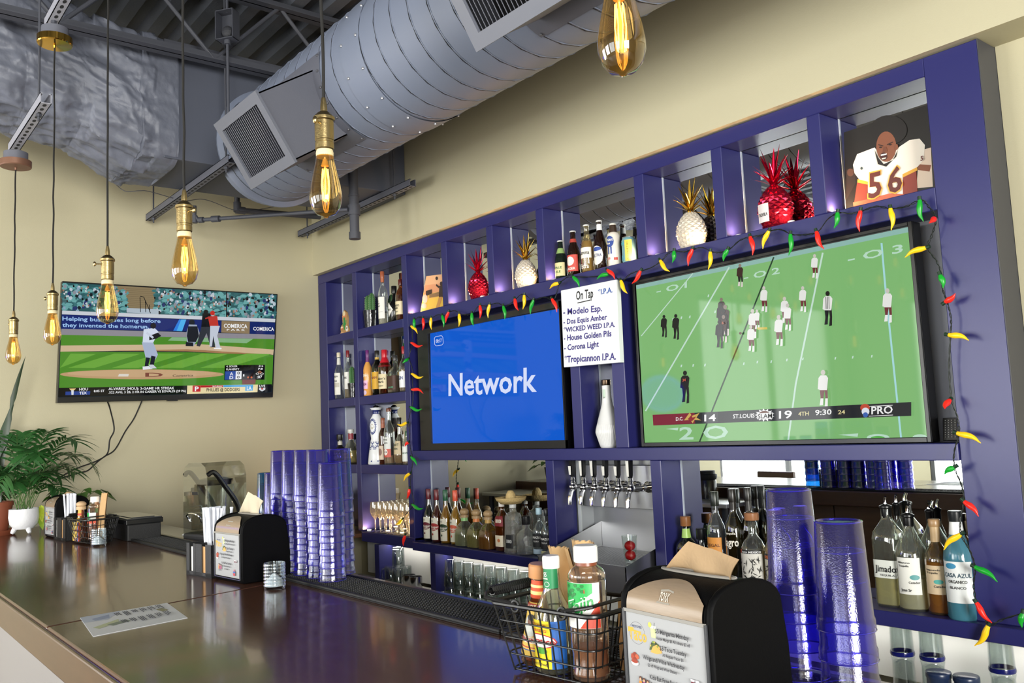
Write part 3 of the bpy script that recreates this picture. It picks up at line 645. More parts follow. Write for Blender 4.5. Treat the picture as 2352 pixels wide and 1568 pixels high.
P.poly_(L4((1095, 850), (1126, 855), (1110, 918), (1085, 920)), S('#20222e')).poly_(L4((1135, 838), (1168, 845), (1155, 908), (1125, 905)), S('#20222e')).poly_(L4((1070, 920), (1115, 916), (1145, 938), (1072, 944)), S('#e4e8f0')).poly_(L4((1115, 905), (1150, 905), (1176, 932), (1130, 935)), S('#c9ced8'))
P.ellp(*c4(1150, 614), 22/k3, 22/k3, S('#1b1a22'), 12).poly_(L4((1120, 690), (1185, 665), (1210, 690), (1170, 712), (1120, 722)), S('#1b1b1f')).line(L4((1100, 665), (1150, 705)), 5, S('#c7cfe2'))
# score bug and ticker
P.poly_(L4((1686, 910), (1990, 906), (1985, 1018), (1682, 1022)), TK).poly_(L4((1690, 956), (1770, 954), (1766, 1016), (1686, 1018)), S('#274a9c')).poly_(L4((1770, 954), (1814, 953), (1811, 1014), (1767, 1016)), S('#e8eaee'))
P.poly_(L4((1816, 1018), (1920, 1016), (1915, 1052), (1818, 1054)), S('#6a221c'))
P.txt('4. SOLER', *c4(1698, 926), *c4(1782, 924), 4, TW).txt('.216', *c4(1938, 923), *c4(1975, 922), 4, TW).txt('FLAHERTY', *c4(1698, 947), *c4(1796, 945), 4, TW).txt('P:8', *c4(1938, 944), *c4(1972, 943), 4, TW)
P.txt('A', *c4(1724, 986), *c4(1750, 985), 7, TW).txt('D', *c4(1722, 1014), *c4(1750, 1013), 7, TW).txt('0', *c4(1780, 978), *c4(1800, 977), 6, TK).txt('0', *c4(1778, 1009), *c4(1798, 1008), 6, TK).txt('1', *c4(1824, 994), *c4(1834, 993), 5, TW).txt(':07', *c4(1928, 1008), *c4(1968, 1006), 6, TW)
for x, y, h in ((1950, 962, '#d07a50'), (1932, 974, '#d8d8d8'), (1966, 974, '#d8d8d8')): P.poly_(L4((x, y - 10), (x + 15, y), (x, y + 10), (x - 15, y)), S(h)).poly_(L4((x, y - 6), (x + 9, y), (x, y + 6), (x - 9, y)), TK)
for x in (1862, 1887): P.ellp(*c4(x, 1001), 2.4, 2.4, S('#cf6a44'), 10)
P.poly_(L4((440, 1080), (1405, 1062), (1403, 1126), (437, 1148)), TK).poly_(L4((1405, 1062), (1936, 1055), (1932, 1112), (1403, 1126)), S('#e9d9a8')).poly_(L4((1936, 1055), (2040, 1052), (2036, 1108), (1932, 1112)), S('#14161c'))
P.poly_(L4((590, 1105), (678, 1104), (675, 1130), (490, 1134), (492, 1108)), S('#23408f'))
P.poly_(L4((520, 1085), (570, 1084), (556, 1098), (530, 1098)), S('#e8c98a')).poly_(L4((534, 1098), (554, 1098), (552, 1132), (536, 1132)), S('#d8dde6'))
P.txt('HOU', *c4(595, 1100), *c4(660, 1098), 6, TW).txt('TEX', *c4(595, 1129), *c4(652, 1127), 6, TW).txt('8:05 ET', *c4(704, 1112), *c4(784, 1110), 5, TW)
P.txt('ALVAREZ (HOU): 3-GAME HR STREAK', *c4(814, 1096), *c4(1308, 1090), 6, TW).txt('.522 AVG, 3 2B, 2 HR IN CAREER VS EOVALDI (29 PA)', *c4(814, 1122), *c4(1395, 1110), 5, TW)
P.poly_(L4((1446, 1062), (1506, 1061), (1504, 1108), (1444, 1110)), S('#c22a30')).poly_(L4((1506, 1061), (1674, 1059), (1673, 1074), (1506, 1077)), S('#b3262c')).poly_(L4((1676, 1059), (1842, 1057), (1841, 1072), (1676, 1074)), S('#4aa3da')).poly_(L4((1842, 1057), (1900, 1056), (1897, 1100), (1840, 1102)), S('#4aa3da'))
P.txt('P', *c4(1462, 1103), *c4(1492, 1102), 10, TW).txt('LA', *c4(1852, 1097), *c4(1888, 1096), 9, TW).txt('SATURDAY', *c4(1594, 1073), *c4(1670, 1072), 3, TW).txt('PHILLIES @ DODGERS', *c4(1550, 1106), *c4(1800, 1102), 7, TK).txt('LIVE', *c4(1946, 1074), *c4(1990, 1073), 5, TW)
P.poly_(L4((1944, 1080), (1992, 1078), (1990, 1094), (1967, 1106), (1944, 1094)), S('#d8dbe2')).ellp(*c4(1967, 1086), 2.2, 2.2, S('#c0403a'), 10)
P.build('screen_picture', tv, O, 0)
# its two cables
def cable(label, pts, r=0.0042, name='tv_cable'):
    return B().tube(catmull([AX(*p, xx) for p, xx in pts], 6), r, mat('#0b0b0c', 0.5), 7).build(name, None, tuple(AX(*pts[0][0], pts[0][1])), label=label, category='cable')
cable('black cable from the left underside of the baseball television, bending twice down the wall', [((246, 920), .06), ((253, 940), .03), ((262, 985), .012), ((252, 1010), .012), ((246, 1042), .012), ((218, 1060), .012), ((175, 1076), .012), ((120, 1105), .015)])
cable('black cable from the middle underside of the baseball television, running diagonally left', [((326, 920), .06), ((308, 960), .03), ((288, 990), .018), ((264, 1032), .018), ((240, 1048), .018), ((224, 1060), .018), ((202, 1080), .018), ((180, 1086), .018), ((140, 1098), .018)])

# ------------------------------------------------------------------ left bay: the Network television
FY = 0.02
c = [AY(*p, FY) for p in ((978, 742), (1313, 688), (1314, 1027.5), (982, 1030))]
x0, x1, z0, z1 = 1.292, 2.572, 1.402, 2.118
tv = thing('television', 'television in the left blue bay showing the word Network on blue', 'television', (1.93, FY, z0)); O = tv.location
bz = mat('#1b1b1c', 0.3)
b = B(); s0_, s1_, w0_, w1_ = AY(990, 890, FY).x, AY(1296.5, 860, FY).x, AY(1150, 1014, FY).z, AY(1150, 733, FY).z
b.box(x0, x1, FY + 0.001, D - 0.003, z0, z1, BLACK)
b.box(x0, s0_, FY - 0.012, FY, z0, z1, bz).box(s1_, x1, FY - 0.012, FY, z0, z1, bz).box(s0_, s1_, FY - 0.012, FY, z0, w0_, bz).box(s0_, s1_, FY - 0.012, FY, w1_, z1, bz)
b.build('casing', tv, O, 0)
P = Pic(plane_y(FY - 0.0005), 0.0002)
P.poly_([(988, 763), (1283, 709), (1297, 1010), (992, 1019)], S('#125cd0'))
TWb = S('#dbe3ff')
P.txt('Network', 1030, 908, 1233, 898, 49, TWb).txt('00:17', 1001, 787.5, 1014.5, 785, 8, TWb)
P.line([(1000, 773), (1014, 770.5), (1017, 774), (1018, 788), (1015, 792), (1002, 794), (998.5, 791), (997.5, 777), (1000, 773)], 1.0, TWb)
P.build('screen_picture', tv, O, 0)

# ------------------------------------------------------------------ right bay: the football television
tv = thing('television', 'large television in the right blue bay showing a football game', 'television', (3.69, 0.03, 1.402)); O = tv.location
x0, x1, z0, z1 = 3.05, 4.329, 1.402, 2.140; FY = 0.03
b = B(); b.box(x0, x1, FY + 0.001, 0.085, z0, z1, BLACK); t = 0.014
b.box(x0, x0 + t, FY - 0.006, FY, z0, z1, BLACK).box(x1 - t, x1, FY - 0.006, FY, z0, z1, BLACK).box(x0 + t, x1 - t, FY - 0.006, FY, z0, z0 + t + .004, BLACK).box(x0 + t, x1 - t, FY - 0.006, FY, z1 - t, z1, BLACK)
b.box(3.4, 3.95, 0.085, D - 0.002, 1.6, 1.95, BLACKM)
bevel(b.build('casing', tv, O, 0), 0.002)
P = Pic(plane_y(FY - 0.0004), 0.00006); k8 = 2.579
def c8(x, y): return (1440 + x / k8, 560 + y / k8)
def L8(*pts): return [c8(*p) for p in pts]
E8 = 1.0
def S8(h): return screen(h, E8)
P.poly_([(1461, 655), (2086, 521), (2133, 1010), (1481, 1018)], S8('#7fb873'))
P.poly_([(1461, 655), (2086, 521), (2087, 533), (1462, 664)], S8('#8fb9b0'))
WL = S8('#c3dfd0'); BLK = S8('#2c4038')
P.line(L8((110, 990), (606, 138)), 3.2, WL).line(L8((1160, 52), (1000, 830), (955, 1165)), 4, WL).line(L8((1508, -5), (1530, 250), (1625, 1160)), 4.5, S8('#a5d8dc')).line(L8((85, 545), (390, 175)), 2, WL)
P.line(L8((870, 78), (430, 1172)), 3.4, S8('#24402f'))
P.many([L8((x, y), (x + 8, y - 1), (x + 5, y + 14), (x - 3, y + 15)) for x, y in ((320, 715), (390, 712), (460, 710), (690, 702), (770, 692), (852, 690), (945, 680), (1040, 674), (1232, 670), (1335, 664), (1448, 658), (270, 440), (320, 430), (370, 425), (480, 300), (520, 395))], WL)
NUM = S8('#b9dcc6')
P.txt('- O I', *c8(175, 296), *c8(355, 258), 13, NUM).txt('- O 2', *c8(692, 216), *c8(905, 174), 14, NUM).txt('- O 3', *c8(1308, 112), *c8(1635, 48), 18, NUM)
P.poly_(L8((230, 1095), (305, 1088), (300, 1104)), NUM).txt('2 O', *c8(310, 1158), *c8(600, 1150), 28, NUM).poly_(L8((1250, 1130), (1370, 1122), (1366, 1142)), NUM).ellp(*c8(1488, 1146), 26, 8, NUM, 24).ellp(*c8(1486, 1152), 17, 6, S8('#5fb04f'), 24).ellp(*c8(1735, 1150), 18, 9, NUM, 24)
HK, OR = S8('#1b1c20'), S8('#3a2422'); MR, WJ, GR = S8('#6e3038'), S8('#e6e6e2'), S8('#c9c4bc'); SK = S8('#7a5a48')
DARK = (HK, HK, HK, S8('#202126')); DK2 = (S8('#8a7a70'), OR, HK, S8('#d8d0c8')); LIT = (GR, WJ, MR, S8('#e9e9e6'))
for x, a, e, cset in ((220, 420, 555, DARK), (290, 415, 568, DARK), (670, 118, 256, DK2), (560, 318, 470, DK2), (556, 345, 520, DARK), (583, 360, 545, DK2), (573, 385, 560, DARK), (573, 420, 585, DK2), (548, 450, 620, DARK), (345, 750, 945, DARK),
                      (1112, 60, 206, LIT), (812, 250, 405, LIT), (934, 312, 475, LIT), (952, 352, 515, LIT), (1042, 250, 405, LIT), (745, 385, 560, LIT), (770, 388, 508, LIT), (735, 480, 640, LIT), (900, 420, 606, LIT), (1544, 262, 468, LIT), (1163, 745, 965, LIT)):
    P.fig(*c8(x, a), c8(x, e)[1], cset) if False else P.fig(c8(x, a)[0], c8(x, a)[1], c8(x, e)[1], cset)
P.fig(c8(1190, 278)[0], c8(1190, 278)[1], c8(1190, 487)[1], (S8('#1b1b1b'), WJ, HK, HK))
for i in range(3): P.line(L8((1178 + 9 * i, 312), (1180 + 9 * i, 385)), 1.4, HK)
P.ellp(*c8(672, 529), 3.4, 3, S8('#5a3524'), 10).poly_(L8((770, 495), (830, 492), (832, 506), (775, 508)), S8('#d5c25a'))
P.txt('34', *c8(329, 815), *c8(348, 812), 6, S8('#d8604a')).txt('5', *c8(562, 475), *c8(572, 474), 5, S8('#d8704a'))
BUG = S8('#23262e')
P.poly_(L8((152, 1012), (1684, 936), (1684, 1018), (156, 1075)), BUG).poly_(L8((152, 1012), (400, 1000), (404, 1064), (156, 1075)), S8('#7f1f38')).poly_(L8((445, 998), (540, 993), (542, 1056), (447, 1061)), S8('#33363e'))
TW8 = S8('#f0f0f0'); TY = S8('#d9cf9a')
P.txt('D.C.', *c8(290, 1047), *c8(333, 1044), 8, TW8).txt('14', *c8(458, 1050), *c8(527, 1047), 15, TW8).txt('ST.LOUIS', *c8(628, 1033), *c8(756, 1027), 9, TW8).txt('19', *c8(900, 1034), *c8(978, 1030), 17, TW8).txt('4TH', *c8(1015, 1018), *c8(1078, 1015), 9, TY).txt('9:30', *c8(1115, 1014), *c8(1212, 1009), 12, TW8).txt('24', *c8(1250, 1008), *c8(1292, 1006), 9, TY).txt('PRO', *c8(1448, 1008), *c8(1574, 1002), 17, TW8)
P.line(L8((1432, 962), (1574, 955)), 1.3, TW8).line(L8((1432, 1020), (1576, 1013)), 1.3, TW8).ellp(*c8(1410, 970), 11, 9, S8('#c04a38'), 14).ellp(*c8(1413, 992), 9, 9, S8('#dfe3ee'), 14).ellp(*c8(1413, 1012), 6, 6, S8('#3c62b0'), 14)
P.poly_(L8((338, 1045), (372, 998), (385, 1018), (430, 1000), (412, 1028), (440, 1045), (400, 1042), (390, 1062), (375, 1042)), S8('#cfa95a')).poly_(L8((360, 1038), (382, 1012), (388, 1028), (410, 1022), (398, 1038), (385, 1050)), S8('#8f2434'))
star = []
for i in range(26):
    r_ = (23 if i % 2 else 15); star.append((c8(815, 1013)[0] + r_ * cos(2*PI*i/26), c8(815, 1013)[1] + .66 * r_ * sin(2*PI*i/26)))
P.poly_(star, TW8).ellp(*c8(815, 1013), 14, 9.5, S8('#6a3a2a'), 20).poly_(L8((768, 1004), (866, 998), (862, 1034), (772, 1038)), S8('#e9e9e9')).txt('SLAM', *c8(775, 1034), *c8(860, 1029), 10, S8('#1a1a1a'))
P.build('screen_picture', tv, O, 0)
# keyboard tucked behind it
kp = AY(2172, 1000, 0.07); kb = thing('keyboard', 'black remote keyboard leaning beside the football television', 'keyboard', (4.386, 0.06, 1.401)); O = kb.location
Mk = Matrix.Translation((4.376, 0.085, 1.4045)) @ Matrix.Rotation(R_(-10), 4, 'X') @ Matrix.Diagonal((1, 1, .68, 1))
b = B().box(-0.036, 0.032, -0.006, 0.006, 0, 0.11, BLACK, Mk); bevel(b.build('keyboard_body', kb, O, 0), 0.002)
b = B()
for i in range(6):
    for j in range(8): b.box(-0.03 + i * 0.0105, -0.0225 + i * 0.0105, -0.0072, -0.006, 0.012 + j * 0.0115, 0.0205 + j * 0.0115, mat('#050506', 0.3), Mk); b.box(-0.0275 + i * 0.0105, -0.0255 + i * 0.0105, -0.0075, -0.0072, 0.0155 + j * 0.0115, 0.0175 + j * 0.0115, WHITE, Mk)
b.build('keys', kb, O, 0)

# ------------------------------------------------------------------ white "On Tap" board
SY = -0.045
sg = thing('tap_list_board', 'white hand-lettered On Tap board hung between the two blue-bay televisions', 'sign board', (2.82, SY, 1.78)); O = sg.location
c = [AY(*p, SY) for p in ((1288, 667), (1415, 641.5), (1424, 832), (1295, 843.5))]
b = B(); n = [tuple(p) for p in c] + [(p.x, p.y + 0.028, p.z) for p in c]
b.add(n, [(3, 2, 1, 0), (4, 5, 6, 7), (0, 1, 5, 4), (1, 2, 6, 5), (2, 3, 7, 6), (3, 0, 4, 7)], mat('#e9ebee', 0.22)); bevel(b.build('board', sg, O, 0), 0.002)
P = Pic(plane_y(SY - 0.0006), 0.0001); k7 = 3.92
def c7(x, y): return (1260 + x / k7, 560 + y / k7)
INK = mat('#2a1a78', 0.4); KK = mat('#111116', 0.4); BI = mat('#1d4fa0', 0.4)
P.txt('On Tap', *c7(248, 505), *c7(402, 480), 20, KK).line([c7(260, 532), c7(376, 505)], 2.2, KK).txt('*I.P.A.', *c7(445, 458), *c7(575, 435), 12, BI)
for s_, a, e, h in (('- Modelo Esp.', (132, 640), (482, 605), 14), ('- Dos Equis Amber', (134, 725), (526, 680), 12), ('*WICKED WEED I.P.A.', (136, 796), (598, 745), 11), ('- House Golden Pils', (136, 872), (566, 830), 13), ('- Corona Light', (140, 960), (452, 925), 13), ('*Tropicannon I.P.A.', (144, 1068), (606, 1040), 15)):
    P.txt(s_, *c7(*a), *c7(*e), h, INK)
P.build('lettering', sg, O, 0)

# ------------------------------------------------------------------ chili light string round the televisions
GY = -0.03
TR = {5: (720, 560, 3.92), 6: (720, 900, 3.92), 7: (1260, 560, 3.92), 3: (1500, 0, 2.614), 8: (1440, 560, 2.579), 9: (1900, 1020, 2.861)}
CH = [(6, 'r', 825, 1290, 803, 1380), (6, 'y', 800, 1145, 740, 1200), (6, 'g', 890, 1015, 985, 1065), (6, 'r', 865, 870, 845, 965), (6, 'y', 870, 730, 808, 790), (6, 'g', 880, 585, 935, 650), (6, 'r', 855, 450, 820, 485), (6, 'y', 845, 275, 755, 305), (5, 'g', 875, 1470, 975, 1505), (5, 'r', 885, 1310, 990, 1325), (5, 'y', 885, 1170, 985, 1215), (5, 'g', 852, 1035, 856, 1075), (5, 'r', 880, 890, 980, 932),
      (5, 'y', 880, 740, 940, 795), (5, 'g', 905, 680, 912, 770), (5, 'r', 987, 670, 990, 775), (5, 'y', 1058, 665, 1057, 772), (5, 'g', 1160, 645, 1178, 745), (5, 'r', 1218, 610, 1185, 705), (5, 'y', 1312, 630, 1315, 742), (5, 'g', 1425, 625, 1435, 742), (5, 'r', 1500, 555, 1505, 668), (5, 'y', 1585, 545, 1565, 665), (5, 'g', 1710, 560, 1730, 675), (5, 'r', 1812, 495, 1838, 605), (5, 'y', 1898, 460, 1893, 588), (5, 'g', 1980, 505, 1945, 630), (5, 'r', 2148, 495, 2200, 605), (5, 'y', 2210, 350, 2125, 390),
      (7, 'g', 222, 295, 285, 378), (7, 'g', 540, 270, 432, 303), (7, 'r', 530, 235, 605, 305), (7, 'y', 650, 330, 700, 455), (7, 'r', 830, 240, 760, 365), (7, 'y', 1005, 150, 1080, 260), (7, 'g', 1130, 65, 1122, 168), (7, 'r', 1295, 45, 1245, 195), (7, 'y', 1457, 70, 1450, 230), (7, 'g', 1612, 50, 1565, 150),
      (3, 'r', 583, 1420, 607, 1527), (3, 'y', 695, 1385, 650, 1490), (3, 'g', 825, 1405, 825, 1532), (3, 'r', 980, 1390, 1015, 1500), (3, 'g', 1108, 1275, 1095, 1370), (3, 'r', 1245, 1265, 1228, 1390), (3, 'y', 1425, 1250, 1442, 1378), (3, 'g', 1600, 1200, 1610, 1332), (3, 'r', 1690, 1310, 1705, 1345), (3, 'y', 1640, 1485, 1508, 1532),
      (8, 'g', 1855, 185, 1880, 258), (8, 'r', 1885, 345, 1950, 300), (8, 'y', 1905, 538, 2028, 558), (8, 'r', 1912, 925, 1908, 980), (8, 'y', 1955, 1120, 2100, 1165), (9, 'g', 835, 150, 765, 190), (9, 'r', 900, 375, 1003, 465), (9, 'y', 880, 590, 755, 680), (9, 'g', 970, 805, 1125, 890), (9, 'r', 980, 1040, 1070, 1180), (9, 'y', 1060, 1190, 985, 1335), (9, 'g', 1285, 1110, 1270, 1200)]
p0 = AY(945, 740, GY)
gs = thing('chili_light_string', 'string of red, yellow and green chili pepper lights draped around the blue-bay televisions', 'string lights', tuple(p0)); O = gs.location
CC = {'r': mat('#e0271c', 0.3, 0, 0.25, 0.5), 'y': mat('#efbf1c', 0.3, 0, 0.25, 0.5), 'g': mat('#17962c', 0.3, 0, 0.2, 0.5)}
HOLD = mat('#10301a', 0.5); bases = []; tips = []
for i, (k, cc, x0, y0, x1, y1) in enumerate(CH):
    ox, oy, s_ = TR[k]; yy = GY - (0.015 if k != 8 else 0.02)
    if k == 9: yy = -0.062
    a = AY(ox + x0 / s_, oy + y0 / s_, yy); e = AY(ox + x1 / s_, oy + y1 / s_, yy - 0.004); bases.append(a)
    d = e - a; L = d.length; u = d.normalized()
    if L < 0.035: u = (u * L + Vector((0, -0.045, 0))).normalized(); L = 0.05
    sd = u.cross(Vector((0, 1, 0)));  sd = sd.normalized() if sd.length > 1e-3 else Vector((1, 0, 0)); sd *= (1 if i % 2 else -1)
    pts = []; rs_ = []; N = 12
    for j in range(N + 1):
        t = j / N; pts.append(a + u * (L * t) + sd * (0.16 * L * sin(PI * min(1, t * 1.05)) * (t ** 0.8)) + sd * (-0.10 * L * t))
        rs_.append(0.0098 * (0.62 + 1.25 * t if t < 0.3 else max(0.12, 1.0 - ((t - 0.3) / 0.72) ** 1.7)))
    B().tube(pts, 1, CC[cc], 12, rs=rs_).build('chili_bulb', gs, O, 60)
    B().cyl(a - u * 0.012, a + u * 0.004, 0.0062, HOLD if cc == 'g' else mat('#15301c', 0.5), n=10).build('bulb_holder', gs, O)
wp = []
for i, p in enumerate(bases):
    p2 = Vector((p.x, GY - (0.03 if CH[i][0] == 9 else 0.004), p.z)); k = CH[i][0]
    if i:
        q = wp[-1]; m_ = (p2 + q) / 2
        if 13 <= i <= 48: m_ += Vector((0, 0, 0.012 if i % 2 else -0.006))
        else: m_ += Vector((0.006 if i % 2 else -0.006, 0, 0))
        wp.append(m_)
    wp.append(p2)
wp = catmull(wp, 7)
for s_ in (0, 1):
    pts = [p + Vector((0.0022 * cos(i * 1.1 + s_ * PI), 0.0022 * sin(i * 1.1 + s_ * PI) - 0.002, 0.0022 * sin(i * 0.9 + s_ * PI))) for i, p in enumerate(wp)]
    B().tube(pts, 0.0015, mat('#0f1712', 0.5), 5).build('wire', gs, O)

# ================================================================== bottles
ST = {
 'std':  [(.90, 0), (1, .015), (1, .60), (.93, .66), (.62, .74), (.40, .79), (.36, .84), (.36, .95), (.40, .955), (.40, .975)],
 'liq':  [(.90, 0), (1, .015), (1, .56), (.90, .63), (.55, .71), (.38, .75), (.36, .80), (.36, .95)],
 'beer': [(.88, 0), (1, .02), (1, .50), (.86, .60), (.58, .72), (.44, .80), (.40, .96), (.44, .965), (.44, .98)],
 'wide': [(.80, 0), (1, .03), (1, .30), (.90, .45), (.66, .57), (.34, .66), (.30, .72), (.30, .84)],
 'squat': [(.85, 0), (1, .03), (1, .44), (.9, .52), (.5, .60), (.33, .64), (.31, .80)],
 'cone': [(.95, 0), (1, .02), (.80, .55), (.62, .76), (.34, .80), (.34, .88)],
 'long': [(.90, 0), (1, .015), (1, .46), (.85, .54), (.52, .63), (.40, .72), (.36, .95)],
 'round': [(.60, 0), (.95, .06), (1, .22), (.95, .38), (.70, .52), (.36, .60), (.34, .66), (.34, .84)],
 'jug':  [(.85, 0), (1, .02), (1, .46), (.96, .54), (.70, .63), (.36, .70), (.34, .74), (.34, .88)],
}
def interp(pr, z):
    for (r0, a), (r1, c) in zip(pr, pr[1:]):
        if a <= z <= c: return r0 + (r1 - r0) * ((z - a) / (c - a) if c > a else 0)
    return pr[-1][0]
LBL = {}
def label_part(o, name, prof, h, r, z0, z1, col, half, txts, a0, sq, extra=None, off=0.0007):
    """curved paper label: background patch, then printed lines"""
    b = B(); n = 14
    def pt(a, z, d):
        rr = interp(prof, z / h) * r + off + d
        t = a0 + a; k = 1.0 if sq == 2 else 1 / (abs(cos(t)) ** sq + abs(sin(t)) ** sq) ** (1 / sq)
        return (rr * k * cos(t), rr * k * sin(t), z)
    if col: b.grid(25, 13, lambda u, v: pt(-half + 2 * half * u, z0 + (z1 - z0) * v, 0), mat(col, 0.55))
    for q_, (s_, u0, u1, v0, hh, c_) in enumerate(txts):       # text, left/right 0..1, baseline 0..1, cap height (fraction of label)
        H = z1 - z0
        if s_.startswith('#'):                   # a printed band / blob
            if s_ == '#o': b.grid(17, 2, lambda u, v: pt(-half + 2*half*(u0 + (u1-u0)*u), z0 + H*(v0 + hh/2 + hh*(v - .5)*math.sqrt(max(0.0, 1 - (2*u - 1)**2))), 0.0004 + 0.0001*q_), mat(c_, 0.5))
            else: b.grid(25, 13, lambda u, v: pt(-half + 2*half*(u0 + (u1-u0)*u), z0 + H*(v0 + hh*v), 0.00035 + 0.0001*q_), mat(c_, 0.5))
        else: b.text(s_, lambda u, v: pt(-half + 2*half*(u0 + (u1-u0)*u), z0 + H*(v0 + hh*v), 0.0011 + 0.0001*q_), mat(c_, 0.5))
    return b.build(name, o, None, 60)
def bottle(label, x, y, z, h, r, st='std', gl='#e9f1ec', liq=None, fill=.6, cap=('#222222', .93, 1.0, 1.15), labels=(), sq=2, neck=None, solid=None, cat='bottle', name='bottle', face=-78, group=None, bump=0, pour=False, capm=None, liq_m=.5):
    o = thing(name, label, cat, (x, y, z), group=group); pr = ST[st] if isinstance(st, str) else st
    n = 28 if sq == 2 else 40; a0 = R_(face)
    gm = mat(solid, 0.12, spec=0.6) if solid else glass(gl, 0.015, 1.9, bump, 260, milk=.16 if bump else .07)
    b = B().lathe([(0.0, 0)] + [(q * r, t * h) for q, t in pr], gm, n, None, sq, closed=False)
    if not solid: b.lathe([(0.0, 0.004), (.8 * r, 0.005)], glass(gl, 0.05, 2.0), n, None, sq, closed=False)
    b.build('bottle_glass', o, None, 50)
    if liq and not solid:
        zs = [t for _, t in pr if 0.02 < t < fill] + [fill]
        lp = [(0.0, 0.008), (interp(pr, .02) * r * .93, 0.009)] + [(interp(pr, t) * r * .94, t * h) for t in zs] + [(0.0, fill * h)]
        B().lathe(lp, glass(liq, 0.05, .3, milk=liq_m, gam=.5), n, None, sq, closed=False).build('liquid', o, None, 50)
    if pour:
        zt = pr[-1][1] * h; nr = pr[-1][0] * r
        B().lathe([(nr * 1.05, zt - .03), (nr * 1.15, zt - .02), (nr * 1.15, zt), (nr * 1.4, zt + .004), (nr * 1.4, zt + .01), (nr * .8, zt + .014), (.004, zt + .018)], BLACK, 16).build('stopper', o)
        B().tube([(0, 0, zt + .015), (0, 0, zt + .024), (.002, -.002, zt + .034), (.005, -.005, zt + .042)], .0045, CHROME, 10, rs=[.006, .005, .0045, .004]).build('pour_spout', o)
    elif cap:
        ch, c0, c1, cr = cap[:4]; nr = interp(pr, min(c0, pr[-1][1])) * r * cr
        cm = capm or mat(ch, 0.3)
        if len(cap) > 4 and cap[4] == 'ball': B().cyl((0, 0, c0 * h - .006), (0, 0, c0 * h + .008), nr * .95, cm, n=18).ell((0, 0, (c0 + c1) / 2 * h + .004), (nr, nr, (c1 - c0) * h / 2), cm, 18, 10).build('cap', o)
        else: B().lathe([(nr * .97, c0 * h), (nr, c0 * h + .002), (nr, c1 * h - .003), (nr * .9, c1 * h)], cm, 20).build('cap', o)
    if neck:
        c_, n0, n1 = neck[:3]
        B().lathe([(interp(pr, n0) * r + .0008, n0 * h), (interp(pr, n1) * r + .0008, n1 * h)], mat(c_, 0.35), 20, None, sq, closed=False).build('neck_wrap', o, None, 50)
    for i, L in enumerate(labels): label_part(o, 'label', pr, h, r, L[0] * h, L[1] * h, L[2], L[3], L[4], a0, sq)
    return o
K = '#1a1a1a'
# --- top rows of the left niches (row floors at 2.210, 1.762, 1.315)
bottle('clear whiskey bottle with a tall white label and copper cap beside the small cactus', .818, .058, 2.21, .355, .031, 'liq', '#f1f4f0', '#e3d9bd', .22, ('#a0563a', .87, 1.0, 1.25), [(.12, .52, '#eceae2', 1.15, [('OAK', .12, .4, .78, .07, K), ('CRAFT', .12, .55, .66, .06, K), ('SPIRIT', .12, .6, .54, .06, K), ('#r', .12, .8, .3, .012, '#777')])], neck=('#b5643f', .80, .87))
o = bottle('black glass liquor bottle with a white diamond label in the upper left niche', .953, .062, 2.21, .238, .039, 'squat', solid='#101012', cap=('#0c0c0e', .80, 1.0, 1.5)); b = B()
def dpt(u, v):
    a = R_(-78) + u; return (.0402 * cos(a), .0402 * sin(a), v)
b.grid(21, 2, lambda u, v: dpt(-1.15 + 1.7 * u, .083 + (v - .5) * .095 * (1 - abs(2 * u - 1))), mat('#e9e7e0', .5)); b.text("HENDRICK'S", lambda u, v: (.0408 * cos(R_(-78) - .85 + u * 1.1), .0408 * sin(R_(-78) - .85 + u * 1.1), .078 + v * .011), mat(K, .5)); b.build('diamond_label', o)
bottle("whisky bottle with a cream label at the right end of the upper left niche", 1.062, .045, 2.21, .262, .036, 'std', '#b9835a', '#8a4a20', .62, ('#5a1c14', .86, 1.0, 1.15), [(.14, .46, '#e2d3ae', 1.1, [("MAKER'S", .08, .7, .62, .14, K), ('MARK', .14, .6, .42, .14, K), ('WHISKY', .15, .6, .18, .08, K)])])
bottle('slim clear bottle with a pale label, left in the second-row small niche', .194, .055, 1.762, .33, .032, 'liq', '#eef3f2', None, .5, ('#d8cdb4', .90, 1.0, 1.2), [(.10, .56, '#e9e7df', 1.1, [('CREW', .2, .8, .8, .08, K), ('#r', .1, .9, .35, .2, '#c5c0b2'), ('LUNA', .2, .7, .6, .07, K)])], neck=('#d7d5cf', .74, .88))
bottle('bottle with a dark red cap between the pale bottle and the cactus pot', .300, .07, 1.762, .335, .027, 'liq', '#e8ecea', '#b08048', .45, ('#7b1420', .86, 1.0, 1.2), [(.2, .55, '#ecebe6', 1.1, [('CUINS', .1, .7, .6, .12, K)])])
bottle('orange cream liqueur bottle with a purple neck', .598, .055, 1.762, .308, .029, 'liq', solid='#e0a052', cap=('#6a1f6e', .84, 1.0, 1.1), neck=('#6b2170', .74, .86), labels=[(.36, .56, None, .9, [('CREMA', .1, .9, .3, .3, '#f4ead2')]), (.16, .34, '#e9b9d8', .75, [('RUM', .2, .8, .4, .3, '#7a2a6a')]), (.02, .14, None, .8, [('#o', .2, .8, .1, .8, '#d9c0e0')])])
bottle('dark bottle with a yellow label behind the orange liqueur bottle', .700, .07, 1.762, .295, .037, 'std', '#4a4a30', '#2a2412', .8, ('#17130e', .86, 1.0, 1.15), [(.14, .52, '#d9a62e', 1.1, [('GRAN', .15, .8, .6, .14, '#7a1a14')])], neck=('#c8a24a', .80, .85))
